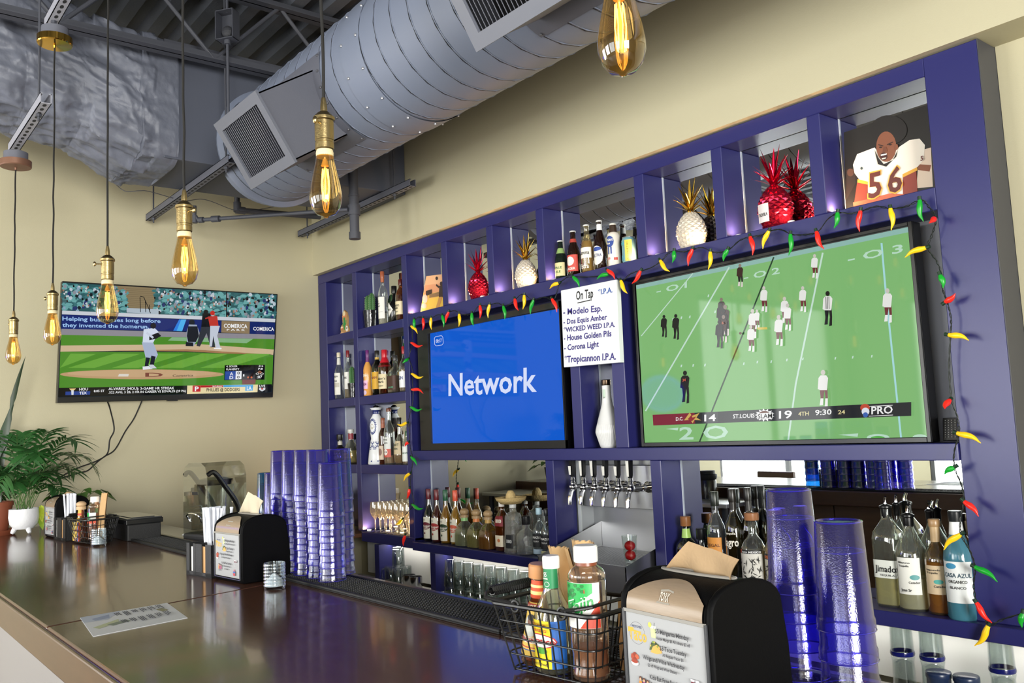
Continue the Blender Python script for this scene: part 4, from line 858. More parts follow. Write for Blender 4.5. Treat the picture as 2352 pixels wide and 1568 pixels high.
bottle("bourbon bottle with dripping red wax neck and cream label", .829, .05, 1.762, .288, .042, 'std', '#a5683a', '#6d2f12', .66, ('#c0182a', .82, 1.0, 1.2), [(.12, .45, '#dfd0a8', 1.05, [("Maker's", .1, .9, .62, .16, K), ('Mark', .25, .8, .40, .16, K), ('WHISKY', .25, .75, .16, .08, K)])], neck=('#c0182a', .62, .84))
bottle('clear square-shouldered bottle with an etched panel beside the red wax bottle', .958, .05, 1.762, .262, .043, 'squat', '#dfe2dc', '#5a2f18', .42, ('#2a2a2a', .78, .92, 1.2), [(.08, .42, '#4a3028', .85, [('RYE', .2, .8, .12, .1, '#5ab08a')])], sq=5, neck=None)
bottle('narrow bottle with a pale label, last in the second-row wide niche', 1.068, .05, 1.762, .285, .034, 'liq', '#e6ecf0', '#c4853c', .5, ('#b3202c', .84, 1.0, 1.2), [(.1, .45, '#e8e9ea', 1.1, [('GIN', .2, .7, .5, .2, '#203a7a')])])
bottle('squat dark bottle with white lettering in the third-row small niche', 0.175, .06, 1.315, 0.205, .046, 'round', solid='#191512', cap=('#14110f', .80, 1.0, 1.5), labels=[(.12, .52, None, 1.0, [('Second', .1, .9, .78, .13, '#d8c890'), ('TEQUILA', .05, .95, .52, .16, '#d8c890'), ('#o', .25, .75, .08, .36, '#8a7c52')]), (.02, .11, '#d5c9a0', .9, [])], neck=('#c9c4b4', .64, .76))
bottle('round clear bottle with a red neck band in the third-row small niche', 0.335, .06, 1.315, .253, .052, 'round', '#eef0e2', '#cfae4a', .36, ('#d9d9d4', .84, .93, 1.25), [(.16, .30, '#c9a24a', .9, [('PLATA', .1, .9, .3, .4, K)]), (.32, .44, None, .9, [('PATRON', .05, .95, .2, .7, '#f0f0e8')])], neck=('#8e2130', .66, .82))
bottle('amber reposado bottle behind the white talavera bottle', 0.752, .07, 1.315, .298, .032, 'std', '#b0743c', '#6a3a16', .7, ('#8a4a30', .88, 1.0, 1.2), [(.1, .4, '#d9c7b0', .8, [('#o', .2, .8, .3, .5, '#8c6f66')])], neck=('#a05a40', .78, .88))
bottle('clear bottle with a red skull label on the third row', 0.862, .05, 1.315, 0.356, .035, 'liq', '#eef2ee', '#c98a50', .16, ('#6b3d2c', .94, 1.0, 1.3), [(.13, .48, '#dfe0dc', 1.0, [('MYTHS', .1, .7, .84, .09, K), ('CLAN', .1, .7, .68, .09, K), ('#r', 0, 1, 0, .42, '#c9584a'), ('#o', .25, .7, .1, .32, '#efeae2'), ('#o', .34, .44, .22, .09, '#3a2a2a'), ('#o', .52, .62, .22, .09, '#3a2a2a')])])
bottle('clear stoppered bourbon bottle with a tan label on the third row', 0.985, .05, 1.315, 0.292, .038, 'round', '#eceadd', '#c58a48', .30, ('#181512', .80, 1.0, 1.25), [(.22, .50, '#c9b896', .95, [('KNOT', .1, .8, .62, .2, '#1c3a2a'), ('CREEK', .15, .75, .36, .14, '#1c3a2a')])])
bottle('small clear bottle with a white and green label at the end of the third row', 1.085, .045, 1.315, 0.205, .034, 'std', '#eef2ee', '#c98a50', .3, ('#2c5a3a', .86, 1.0, 1.2), [(.1, .55, '#e9ece6', 1.0, [('AGAVE', .05, .9, .5, .12, '#2c5a3a')])])
# talavera bottle: white ceramic with blue painted sprigs
o = thing('ceramic_bottle', 'tall white ceramic tequila bottle painted with blue leaf sprigs', 'bottle', (.682, .062, 1.315)); TP = [(.95, 0), (1, .02), (.88, .18), (.70, .38), (.60, .44), (.70, .56), (.74, .66), (.62, .78), (.40, .84), (.36, .86)]
TP = [(r_ * .062, z_ * .379) for r_, z_ in TP]
B().lathe([(0, 0)] + TP + [(.020, .33)], mat('#eceef0', .2), 36, None, closed=False).build('ceramic_body', o, None, 70)
B().lathe([(.021, .322), (.024, .335), (.022, .345), (.03, .352)], mat('#1c2a6a', .25), 24).build('blue_collar', o)
B().lathe([(.03, .352), (.042, .367), (.03, .365), (.0, .36)], mat('#eceef0', .2), 24, closed=False).ell((0, 0, .37), (.02, .02, .014), BLACK).build('crown_stopper', o)
b = B(); DB = mat('#20357e', .3)
TPn = [(r_ / .062, z_ / .379) for r_, z_ in TP]
def tpt(a, z, d=.0012): rr = interp(TPn, z / .379) * .062 + d; t = R_(-70) + a; return (rr * cos(t), rr * sin(t), z)
def leaf(a, z, L, th):
    ca, sa = cos(th), sin(th); pts = []
    for i in range(10):
        t = 2 * PI * i / 10; u, v = L * cos(t), L * .34 * sin(t); pts.append(tpt(a + (u * ca - v * sa) / .045, z + u * sa + v * ca))
    b.add(pts, [tuple(range(10))], DB)
for i in range(22):
    t = 2 * PI * i / 22; leaf(.62 * cos(t), .245 + .048 * sin(t), .0075, t + PI / 2 + .6); leaf(.50 * cos(t + .1), .245 + .040 * sin(t + .1), .006, t + PI / 2 - .5)
for cx in (-.75, .0, .75):
    for i in range(7): t = PI * i / 6; leaf(cx + .3 * cos(t), .10 + .02 * sin(t), .0075, t); leaf(cx + .2 * cos(t), .145 - .012 * sin(t), .006, t)
    b.add([tpt(cx + .09 * cos(k), .022 + .005 * sin(k)) for k in [2*PI*i/10 for i in range(10)]], [tuple(range(10))], DB)
b.add([tpt(.28 * cos(k), .245 + .018 * sin(k)) for k in [2*PI*i/20 for i in range(20)]], [tuple(range(20))], mat('#c9c4b8', .4)); b.build('painted_sprigs', o, None, 70)
# cacti in pots
def cactus(label, x, y, z, ph_, pr_, stems, potm, rz=0):
    o = thing('potted_cactus', label, 'cactus', (x, y, z))
    B().lathe([(0, 0), (pr_ * .78, 0), (pr_, ph_), (pr_ * .93, ph_), (pr_ * .9, ph_ - .01), (0, ph_ - .012)], potm, 28, closed=False).build('pot', o)
    for (dx, dy, h, r) in stems:
        b = B(); prof = [(r * .75, 0), (r, h * .25), (r, h * .7), (r * .7, h * .92), (r * .2, h)]; GM = mat('#3d6b3a', .6, noise=.2, nscale=30)
        n = 32; vs = []; fs = []
        for (q, zz) in prof:
            for j in range(n): a = 2 * PI * j / n; k = 1 + .14 * cos(8 * a); vs.append((dx + q * k * cos(a), dy + q * k * sin(a), ph_ - .012 + zz))
        for i in range(len(prof) - 1):
            for j in range(n): fs.append((i*n + j, i*n + (j+1) % n, (i+1)*n + (j+1) % n, (i+1)*n + j))
        b.add(vs, fs, GM)
        SP = mat('#d8d2a0', .6)
        for j in range(8):
            a = 2 * PI * j / 8
            for q in range(9):
                zz = h * (.08 + .1 * q); rr = r * 1.13 * (1 if q < 7 else .85); c0 = Vector((dx + rr * cos(a), dy + rr * sin(a), ph_ - .012 + zz)); b.cyl(c0, c0 + Vector((cos(a) * .005, sin(a) * .005, .002)), .0009, SP, .0002, 4)
        b.build('cactus_stem', o)
POTK = mat('#141417', .18, noise=.5, nscale=14)
cactus('small two-stemmed cactus in a glossy black streaked pot, top left niche', .662, .05, 2.21, .118, .046, [(-.016, -.008, .115, .017), (.018, .004, .128, .019)], mat('#1b1b20', .12, bump=.4, bscale=22))
cactus('small dark cactus in a black pot at the end of the second-row small niche', .415, .045, 1.762, .10, .038, [(-.006, -.004, .125, .019)], mat('#1a1a1e', .15, bump=.4, bscale=22))
# wooden cut-out souvenir: cactus, bowl and skull on a base
o = thing('cutout_souvenir', 'small painted wooden cut-out of a cactus and skull in the top left niche', 'souvenir', (.313, .05, 2.21)); WO = mat('#b58a5a', .6); f = lambda u, v, d: (u, d, v)
def blob(b, cx, cz, rx, rz_, d0, d1, m, n=18): b.prism([(cx + rx * cos(2*PI*i/n), cz + rz_ * sin(2*PI*i/n)) for i in range(n)], d0, d1, m, f)
b = B(); b.prism([(-.05, 0), (.05, 0), (.055, .03), (.04, .06), (.045, .11), (.03, .15), (.0, .168), (-.025, .15), (-.03, .105), (-.02, .075), (-.045, .065), (-.06, .045)], -.006, .006, WO, f); b.build('wood_body', o, None, 0)
b = B(); GC = mat('#2f8f4a', .5); b.prism([(-.008, .03), (.008, .03), (.01, .11), (0, .118), (-.01, .11)], -.0075, -.006, GC, f); b.prism([(.01, .06), (.026, .066), (.03, .095), (.022, .095), (.018, .074), (.01, .07)], -.0075, -.006, GC, f); b.prism([(-.01, .055), (-.022, .06), (-.025, .08), (-.018, .08), (-.015, .067), (-.01, .065)], -.0075, -.006, GC, f)
blob(b, -.035, .046, .02, .012, -.008, -.006, mat('#c97a4a', .5)); blob(b, -.035, .05, .017, .007, -.0085, -.008, mat('#e9d9b8', .5)); blob(b, .035, .034, .017, .02, -.008, -.006, mat('#ece6da', .5)); blob(b, .029, .038, .004, .005, -.0085, -.008, mat(K, .5)); blob(b, .041, .038, .004, .005, -.0085, -.008, mat(K, .5))
blob(b, .0, .125, .03, .008, -.008, -.006, mat('#d98a5a', .5)); blob(b, .0, .142, .014, .018, -.0085, -.006, mat('#ecd9b0', .5)); blob(b, -.035, .01, .025, .01, -.008, -.006, mat('#d9a878', .5)); b.build('painted_front', o, None, 0)

# --- framed row above the televisions: prints, pineapples, beers (floor 2.228)
NZ = 2.228
def leaning(name, label, px, m, y0=.045, y1=.105):
    (x0, z0), (x1, z1) = px; o = thing(name, label, 'photo print', ((x0 + x1) / 2, y0, NZ))
    return o
# orange print
o = thing('photo_print', 'orange and yellow football silhouette print leaning in the niche left of the red pineapple', 'photo print', (1.38, .05, NZ)); O = o.location
PY = lambda px, py, d: tuple(AY(px, py, .062 - d + 0.0)) 
P = Pic(PY, .0003)
P.poly_([(979, 634), (1016, 629.5), (1018.5, 708), (965, 720)], mat('#e9b489', .5)).poly_([(973, 672), (1017, 664), (1018.5, 708), (965, 720)], mat('#e3b25c', .5)).poly_([(976, 655), (1016, 650), (1017, 668), (974, 676)], mat('#dd9a72', .5)).poly_([(970, 690), (1018, 680), (1018.5, 708), (965, 720)], mat('#e8bb4e', .5))
SIL = mat('#3a2c28', .5)
P.ellp(1003, 639, 3, 4, SIL, 12).ellp(1014, 651, 4, 5, SIL, 10).poly_([(1009, 656), (1017, 654), (1018, 682), (1008, 684)], SIL).poly_([(1002, 652), (1009, 657), (1008, 662), (1001, 656)], SIL).poly_([(1008, 682), (1016, 681), (1008, 708), (1000, 710)], mat('#c08a50', .5)).poly_([(978, 668), (992, 664), (992, 674), (978, 680)], SIL).ellp(976, 686, 6, 10, mat('#d8b8b0', .5), 14).ellp(974, 702, 6, 6, mat('#c9a8a4', .5), 14).poly_([(986, 676), (1008, 670), (1008, 680), (986, 684)], mat('#8a6a4a', .5))
pr = P.build('print_face', o, O, 0)
b = B(); c = [AY(*p, .066) for p in ((979, 634), (1016, 629.5), (1018.5, 708), (965, 720))]
b.add([tuple(p) for p in c] + [(p.x, p.y + .004, p.z) for p in c], [(4, 5, 6, 7), (0, 1, 5, 4), (1, 2, 6, 5), (2, 3, 7, 6), (3, 0, 4, 7)], mat('#d9c4a4', .6)); b.build('print_card', o, O, 0)
# the player print at the right end
o = thing('photo_print', 'large print of a shouting football player in white jersey 56, in the right end niche', 'photo print', (4.23, .085, NZ)); O = o.location
P = Pic(lambda px, py, d: tuple(AY(px, py, .095 - d)), .0003); k3_ = 2.614
def c3(x, y): return (1500 + x / k3_, y / k3_)
def L3(*pts): return [c3(*p) for p in pts]
def pm(h): return mat(h, .45)
P.poly_(L3((1145, 795), (1650, 628), (1695, 1140), (1158, 1260)), pm('#17130f'))
P.poly_(L3((1160, 1020), (1210, 1010), (1215, 1100), (1160, 1200)), pm('#2e2420')).ellp(*c3(1185, 1035), 8, 9, pm('#5a3d30'), 12)
P.poly_(L3((1600, 905), (1668, 885), (1680, 1120), (1580, 1130)), pm('#e2cdb8')).poly_(L3((1585, 985), (1670, 990), (1660, 1030), (1590, 1020)), pm('#8a4f34'))
P.poly_(L3((1200, 990), (1225, 925), (1330, 885), (1390, 960), (1480, 880), (1540, 840), (1600, 832), (1632, 870), (1625, 960), (1580, 1010), (1545, 1060), (1500, 1070), (1500, 1180), (1290, 1225), (1290, 1100), (1240, 1080), (1210, 1040)), pm('#eae4d8'))
P.poly_(L3((1225, 1095), (1290, 1100), (1285, 1225), (1205, 1238)), pm('#8c3a2c')).poly_(L3((1500, 1060), (1580, 1020), (1588, 1150), (1500, 1172)), pm('#8c3a2c'))
P.poly_(L3((1228, 1075), (1290, 1090), (1290, 1108), (1226, 1095)), pm('#e0a63a')).poly_(L3((1498, 1045), (1585, 1003), (1588, 1022), (1498, 1066)), pm('#e0a63a'))
P.poly_(L3((1200, 1215), (1290, 1195), (1420, 1160), (1505, 1165), (1500, 1186), (1205, 1252)), pm('#c9694a'))
P.ellp(*c3(1415, 780), 42, 34, pm('#16110f'), 22).ellp(*c3(1400, 880), 23, 35, pm('#7c4a33'), 22).poly_(L3((1330, 900), (1350, 985), (1400, 1000), (1460, 940), (1470, 900), (1440, 960), (1385, 985), (1355, 950)), pm('#1c1512'))
P.ellp(*c3(1385, 938), 8.5, 9, pm('#3a1512'), 14).poly_(L3((1367, 928), (1403, 920), (1402, 928), (1368, 936)), pm('#f0ebe4')).poly_(L3((1372, 950), (1400, 944), (1396, 952), (1376, 957)), pm('#d9cfc6'))
P.line(L3((1352, 868), (1382, 876)), 2, pm('#2a1712')).line(L3((1405, 868), (1440, 852)), 2, pm('#2a1712')).ellp(*c3(1366, 884), 3.5, 1.6, pm('#1a0f0c'), 8).ellp(*c3(1424, 868), 3.5, 1.6, pm('#1a0f0c'), 8).poly_(L3((1385, 880), (1398, 880), (1408, 908), (1380, 912)), pm('#6a3d2a')).ellp(*c3(1462, 882), 3.5, 7, pm('#7c4a33'), 10)
for (a, e, s_) in (((1292, 1190), (1372, 1172), '5'), ((1410, 1160), (1495, 1140), '6')):
    P.txt(s_, *c3(a[0] - 6, a[1] + 8), *c3(e[0] + 6, e[1] + 8), 62, pm('#e2aa40')); P.txt(s_, *c3(*a), *c3(*e), 56, pm('#5e2620'))
P.ellp(*c3(1252, 1010), 3, 3.4, pm('#3a4a4a'), 10).txt('5', *c3(1605, 965), *c3(1622, 960), 10, pm('#6a2a22'))
P.build('print_face', o, O, 0)
b = B(); c = [AY(*c3(*p), .097) for p in ((1145, 795), (1650, 628), (1695, 1140), (1158, 1260))]
b.add([tuple(p) for p in c] + [(p.x, p.y + .006, p.z) for p in c], [(4, 5, 6, 7), (0, 1, 5, 4), (1, 2, 6, 5), (2, 3, 7, 6), (3, 0, 4, 7), (3, 2, 1, 0)], mat('#2a2622', .6)); b.build('print_card', o, O, 0)
# pineapples
def pineapple(label, x, y, h, r, body, crown, tag=None, group=None):
    o = thing('pineapple_cup', label, 'pineapple ornament', (x, y, NZ), group=group); bh = h * .60; n = 12; rows = 16; b = B()
    def Rr(t): return r * (0.72 + .75 * t - .2 * t * t) if t < .35 else r * max(.22, (1 - ((t - .33) / .69) ** 2.6 * .78))
    def pt(i, j, k=1.0): t = i / rows; a = 2 * PI * (j + (i % 2) * .5) / n; return (k * Rr(t) * cos(a), k * Rr(t) * sin(a), bh * t)
    vs = []; fs = []
    for i in range(rows - 1):
        for j in range(n):
            o_ = (i % 2); A = pt(i, j); Rg = pt(i + 1, j + o_); T_ = pt(i + 2, j); Lf = pt(i + 1, j - 1 + o_)
            a = 2 * PI * (j + o_ * .5) / n; t = (i + 1) / rows; C_ = (1.09 * Rr(t) * cos(a), 1.09 * Rr(t) * sin(a), bh * t)
            k = len(vs); vs += [A, Rg, T_, Lf, C_]; fs += [(k, k+1, k+4), (k+1, k+2, k+4), (k+2, k+3, k+4), (k+3, k, k+4)]
    b.add(vs, fs, body).lathe([(0, .001), (Rr(0) * .98, .001), (Rr(1 / rows), bh / rows)], body, n, closed=False); b.build('pineapple_body', o, None, 0)
    rr = random.Random(int(x * 100)); b = B().lathe([(r * .30, bh * .97), (r * .22, bh * 1.03), (r * .25, bh * 1.1)], crown, 14)
    for k in range(22):
        a = 2.4 * k; lv = k / 21; L = h * .40 * (.55 + .5 * lv); lean = (1.15 - .95 * lv); pts = []; w = r * .17
        d = Vector((cos(a), sin(a), 0)); s_ = Vector((-sin(a), cos(a), 0)); vs = []
        for q in range(6):
            t = q / 5; c0 = Vector((0, 0, bh * 1.0 + .25 * L * lv)) + d * (r * .12 + L * sin(lean) * t * (1 + .25 * t)) + Vector((0, 0, L * cos(lean) * t * (1.15 - .25 * t * lean)))
            ww_ = w * (1 - t) ** .7 * (0.7 + .8 * t if t < .4 else 1.02); nn_ = (d * cos(lean) - Vector((0, 0, 1)) * sin(lean)) * (ww_ * .35)
            vs += [tuple(c0 + s_ * ww_), tuple(c0 + nn_), tuple(c0 - s_ * ww_), tuple(c0 - nn_ * .4)]
        fs = [(4*q + e, 4*q + (e+1) % 4, 4*q + 4 + (e+1) % 4, 4*q + 4 + e) for q in range(5) for e in range(4)]
        b.add(vs, fs, crown)
    b.build('crown', o, None, 50)
    if tag:
        a0 = R_(-100); t = B()
        t.grid(8, 2, lambda u, v: (1.1 * r * cos(a0 - .35 + .75 * u), 1.1 * r * sin(a0 - .35 + .75 * u), bh * (.12 + .42 * v * (1 - .0 * u))), mat('#dcd5d5', .5))
        t.text('TEQUILA', lambda u, v: (1.115 * r * cos(a0 - .28 + .6 * u), 1.115 * r * sin(a0 - .28 + .6 * u), bh * (.26 + .07 * v)), mat('#333', .5)); t.build('sticker', o, None, 60)
    return o
PINK = mat('#c2203e', .18, .85); CHP = mat('#c9bfb0', .3, spec=.6)
pineapple('small metallic red pineapple ornament between the orange print and the white pineapple', 1.855, .062, .262, .056, PINK, mat('#d8143c', .14, .9))
pineapple('small white pineapple with a gold crown, right of the small red pineapple', 2.275, .06, .256, .057, CHP, GOLD)
pineapple('white pineapple with a gold crown, right of the beer cans', 3.375, .06, .268, .062, CHP, GOLD)
pineapple('larger metallic red pineapple with a pale sticker beside the player print', 3.79, .06, .285, .065, PINK, mat('#d8143c', .14, .9), True)
# beers
bottle('dark green beer bottle, leftmost in the beer niche', 2.56, .05, NZ, .196, .031, 'beer', solid='#15201a', cap=('#dfe0da', .97, 1.0, 1.15), labels=[(.08, .42, '#d9cf9a', 1.2, [('PALE', .2, .8, .55, .16, '#3a6a3a'), ('ALE', .3, .7, .25, .16, '#3a6a3a')])], neck=('#8fae6a', .66, .80))
bottle('brown beer bottle with a red and white label', 2.654, .05, NZ, .226, .032, 'beer', '#7a3d1c', '#5a2a10', .75, ('#c9c9c6', .97, 1.0, 1.15), [(.10, .46, '#c94a3e', 1.2, [('#o', .15, .75, .35, .55, '#efe6da'), ('LAGER', .15, .8, .1, .14, '#f4efe6')])], neck=('#b0453c', .74, .82))
bottle('clear pale beer bottle with a white label and silver neck', 2.750, .05, NZ, .236, .031, 'beer', '#f2e6c0', '#e2b860', .66, ('#dcdcd8', .97, 1.0, 1.15), [(.30, .52, '#efe8dc', 1.2, [('Corona', .05, .85, .35, .35, K)]), (.06, .22, None, 1.1, [('Extra', .2, .8, .2, .6, '#f3efe4')])])
bottle('tall brown beer bottle with an oval white and blue label', 2.838, .05, NZ, .238, .030, 'beer', '#7a4220', '#5c2c10', .8, ('#e2e2de', .97, 1.0, 1.15), [(.10, .48, None, 1.2, [('#o', 0, .9, 0, 1, '#efe9df'), ('#o', .1, .8, .72, .22, '#2c4a9a'), ('ULTRA', .12, .8, .42, .16, '#31427a')])], neck=('#e6e6e6', .80, .92))
bottle('white aluminium beer bottle with a blue ribbon badge', 2.926, .05, NZ, .205, .030, [(.95, 0), (1, .01), (1, .70), (.9, .76), (.52, .80), (.50, .97)], solid='#e6dfd2', cap=('#c9c9c4', .97, 1.0, 1.15), labels=[(.10, .72, None, 1.2, [('#o', .15, .75, .55, .42, '#23418f'), ('Pabst', .22, .7, .78, .1, '#f4f0e6'), ('Blue', .22, .5, .66, .08, '#f4f0e6'), ('#r', .3, .4, .3, .26, '#23418f'), ('#r', .5, .6, .3, .26, '#23418f'), ('#r', .7, .95, .06, .1, '#c9483c'), ('BEER', .1, .5, .1, .08, '#d98a80')])], neck=('#3a2c22', .79, .96))
o = thing('beer_can', 'pale blue and yellow beer can at the right end of the beer niche', 'can', (3.022, .05, NZ))
B().lathe([(.026, 0), (.033, .006), (.033, .106), (.027, .117)], mat('#8fc7cf', .25, .4), 32, closed=False).build('can_body', o); B().lathe([(.027, .117), (.0285, .119), (.0285, .1205), (.025, .1195), (0, .1185)], mat('#d5d6d6', .25, .9), 28, closed=False).build('can_lid', o)
label_part(o, 'label', [(1, 0), (1, 1)], .12, .033, .008, .104, None, 1.25, [('#r', .55, .95, 0, 1, '#d8b23c'), ('#o', .08, .42, .02, .3, '#5ab3c9'), ('#r', .04, .5, .8, .12, '#58a9b5')], R_(-90), 2)
b = B(); b.text('ATHLETIC', lambda u, v: (.0345 * cos(R_(-90) + .42 + .2 - .22 * v), .0345 * sin(R_(-90) + .42 + .2 - .22 * v), .012 + .085 * u), mat(K, .5)); b.build('lettering', o, None, 60)
# white ribbed vase-bottle between the televisions
o = thing('ribbed_bottle', 'tall white ribbed ceramic bottle with a bronze cap between the two televisions', 'bottle', (2.815, .062, 1.4))
b = B(); pf = [(.038, 0), (.042, .004), (.062, .07), (.06, .085), (.026, .20), (.0215, .24), (.0205, .29)]; n = 90; vs = []; fs = []; m_ = mat('#dcdcda', .4)
pz = [(interp([(r_ * 1, z_ / .29) for r_, z_ in pf], i / 40), .29 * i / 40) for i in range(41)]
for (q, zz) in pz:
    for j in range(n):
        a = 2 * PI * j / n; amp = .05 * max(0, min(1, (.16 - zz) / .05)) * (1 if cos(a + .2) > -.35 else 0); k = 1 + amp * (abs(sin(n / 4 * a)) - .5) * .8; vs.append((q * k * cos(a), q * k * sin(a), zz))
for i in range(40):
    for j in range(n): fs.append((i*n + j, i*n + (j+1) % n, (i+1)*n + (j+1) % n, (i+1)*n + j))
b.add(vs, fs, m_); b.build('ceramic_body', o, None, 60)
B().lathe([(.0215, .288), (.0225, .291), (.0225, .312), (.02, .315)], mat('#4a3c30', .25, .9), 24).build('cap', o)
label_part(o, 'label', [(.0215 / .062, .2), (.0215 / .062, 1)], .29, .062, .20, .27, '#b9cbb9', .35, [('AGAVE', .1, .9, .4, .1, '#5a6a5a')], R_(-80), 2)

# --- lower left shelf (floor .865)
LZ = .865; dk = []
for i, (x, y, capc, gl, lq, bc, txt_) in enumerate(((1.275, .06, '#5e1522', '#3a2226', '#1a0a10', '#6a1c2c', 'dark red'), (1.372, .052, '#6b1a22', '#a85a3a', '#8a3a1c', '#a52a2a', 'amber red'), (1.468, .05, '#1f5a3c', '#e0c455', '#c9a51e', '#1c3a22', 'golden with a green cap'), (1.560, .055, '#e0583a', '#ead06a', '#d2b02c', '#d9664a', 'golden with an orange cap'))):
    bottle('%s cordial bottle, %s from the left on the lower shelf' % (txt_, ('first', 'second', 'third', 'fourth')[i]), x, y, LZ, .306, .0345, 'long', gl, lq, .72, (capc, .80, 1.0, 1.12), [(.06, .47, '#e6e2d0', .85, [('#o', -.1, 1.1, .42, .34, bc), ('DeKuyper', -.02, 1.02, .54, .1, '#f4f0e4'), ('SCHNAPPS', .15, .85, .46, .05, '#f4f0e4'), ('#o', .3, .5, .2, .1, bc), ('1695', .15, .5, .84, .05, '#555')])], liq_m=.85)
for i, (x, y, nk, gl, lq, nm) in enumerate(((1.648, .052, '#9ccf8a', '#eef2e4', '#dfe6c2', 'silver'), (1.760, .052, '#e08a52', '#eeeed0', '#d9cf7a', 'pale gold'), (1.872, .05, '#caa25a', '#e8cf92', '#c98a2a', 'amber'))):
    bottle('squat %s tequila bottle with cork ball stopper, %s of three' % (nm, ('left', 'middle', 'right')[i]), x, y, LZ, .205, .05, 'wide', gl, lq, .46, ('#a98a62', .80, 1.0, 1.75, 'ball'), [], sq=4, neck=(nk, .68, .80), capm=mat('#b0926a', .35), liq_m=.28)
bottle('tall amber tequila bottle with a red square label beside the three corked bottles', 1.995, .05, LZ, 0.264, .034, 'std', '#b98038', '#a8621a', .74, ('#e6e2da', .88, 1.0, 1.3), [(.50, .70, '#7d1f26', .8, [('1800', .15, .85, .35, .35, '#f0ead8')]), (.10, .32, '#e6d9bf', .8, [('#o', .3, .7, .4, .3, '#c97a4a')])], sq=4)
bottle('clear hobnail-textured bottle wearing a straw sombrero', 2.090, .05, LZ, .262, .044, [(.95, 0), (1, .02), (.98, .1), (.80, .70), (.70, .76), (.34, .80), (.32, .95)], '#e3e7e2', None, .5, ('#d0d2d0', .88, .97, 1.3), [(.10, .36, '#15161a', .6, [('1800', .15, .85, .4, .25, '#dfe0e0')])], sq=5, bump=1.0)
o = thing('sombrero', 'small straw sombrero with a striped band on the hobnail bottle', 'hat', (2.090, .040, LZ + .262), R_(10)); o.scale = (1.12, 1.12, 1.3); STW = mat('#cdb27a', .75, bump=.5, bscale=160)
B().lathe([(0, .046), (.012, .044), (.022, .03), (.026, .006), (.03, .0), (.05, -.004), (.068, .006), (.074, .018), (.071, .017), (.05, -.007), (.03, -.004)], STW, 36, closed=False).build('straw_hat', o, None, 60)
b = B(); cols = ['#8a2a3a', '#1f3a7a', '#d9763a', '#2a2a3a', '#3a8a5a', '#b03a6a']
for j in range(24): b.lathe([(.0268, .008), (.0305, .0012), (.04, -.001)], mat(cols[j % 6], .7), 2, None, closed=False, ang=2 * PI / 24, a0=2 * PI * j / 24)
b.build('striped_band', o, None, 60)
bottle('clear square skull-etched bottle with a black stopper right of the hobnail bottle', 2.205, .04, LZ, .205, .042, 'squat', '#eef1ef', None, .5, ('#141416', .74, .95, 1.7), [], sq=5, bump=.5)
bottle('clear tequila bottle with a black label and blue cap near the tap column', 2.276, .07, LZ, .236, .036, 'jug', '#e9f0f3', None, .5, ('#a9c9d6', .86, 1.0, 1.3), [(.18, .46, '#101216', .95, [('LUNAZUL', .05, .95, .66, .16, '#e9e9e6'), ('TEQUILA', .25, .75, .4, .1, '#c9c9c6')]), (.04, .14, '#b9d2e6', .9, [])])
bottle('clear tequila bottle with a black label, last before the tap column', 2.362, .05, LZ, .236, .036, 'jug', '#e9f0f3', None, .5, ('#26282c', .86, 1.0, 1.3), [(.18, .46, '#101216', .95, [('LUNAZUL', .05, .95, .66, .16, '#e9e9e6'), ('TEQUILA', .25, .75, .4, .1, '#c9c9c6')]), (.04, .14, '#d9d9a6', .9, [])])
# --- lower right shelf (floor .853)
RZ = .853
bottle('dark corked tequila bottle with a green neck seal, leftmost of the lower right shelf', 3.242, .06, RZ, 0.268, 0.042, 'squat', '#5a6a5a', '#3a463c', .5, ('#8a5a34', .80, .95, 1.7), [(.08, .36, None, .5, [('#o', .2, .8, 0, 1, '#1f6a4a'), ('AGAVE', .25, .75, .35, .2, '#e9f0e2')])], neck=('#a8cf6a', .62, .76), sq=3)
bottle('small clear bottle with a black round cap and blue strip behind the napkin dispenser', 3.3, .085, RZ, 0.205, 0.034, 'squat', '#dbe6ea', None, .5, ('#121215', .78, 1.0, 1.9), [(.1, .5, '#3a86c9', .3, [])])
bottle('clear bottle with a large orange label and dark stopper on the lower right shelf', 3.402, .06, RZ, 0.362, 0.038, 'liq', '#e6ecef', None, .5, ('#1a2018', .84, 1.0, 1.25), [(.14, .50, '#d9913e', .95, [('LEGAL', .12, .88, .72, .09, '#5a2e10'), ('I', .46, .54, .52, .1, '#5a2e10')])])
bottle('tall dark green-brown bottle with white brush lettering on the lower right shelf', 3.495, .055, RZ, 0.376, 0.037, 'liq', '#6e6436', '#4a3c14', .7, ('#18140f', .86, 1.0, 1.2), [(.22, .60, None, .9, [('lagro', .05, .95, .5, .22, '#efe9da'), ('tequila', .2, .8, .82, .06, '#efe9da')]), (.03, .13, None, .8, [('GOLD', .2, .8, .3, .3, '#caa86a')])], neck=('#1d1712', .78, .88))
bottle('second tall dark bottle standing behind the brush-lettered bottle', 3.548, .085, RZ, 0.38, .034, 'liq', '#5e5030', '#40300f', .7, ('#15120e', .86, 1.0, 1.2), [], neck=('#1a1510', .76, .88))
bottle('clear tequila bottle with an engraved skeleton label and wooden cork', 3.592, .04, RZ, 0.288, 0.0485, 'jug', '#e9eeec', '#d8dcd0', .5, ('#9a6a48', .90, 1.0, 1.7), [(.12, .52, '#d8d5cc', 1.1, [('#r', 0, 1, .88, .12, '#141416'), ('#r', 0, .14, .88, .12, '#d94a2a'), ('MEXICO', .5, .95, .905, .06, '#eee'), ('TEQUILA', .18, .45, .905, .05, '#eee')])])
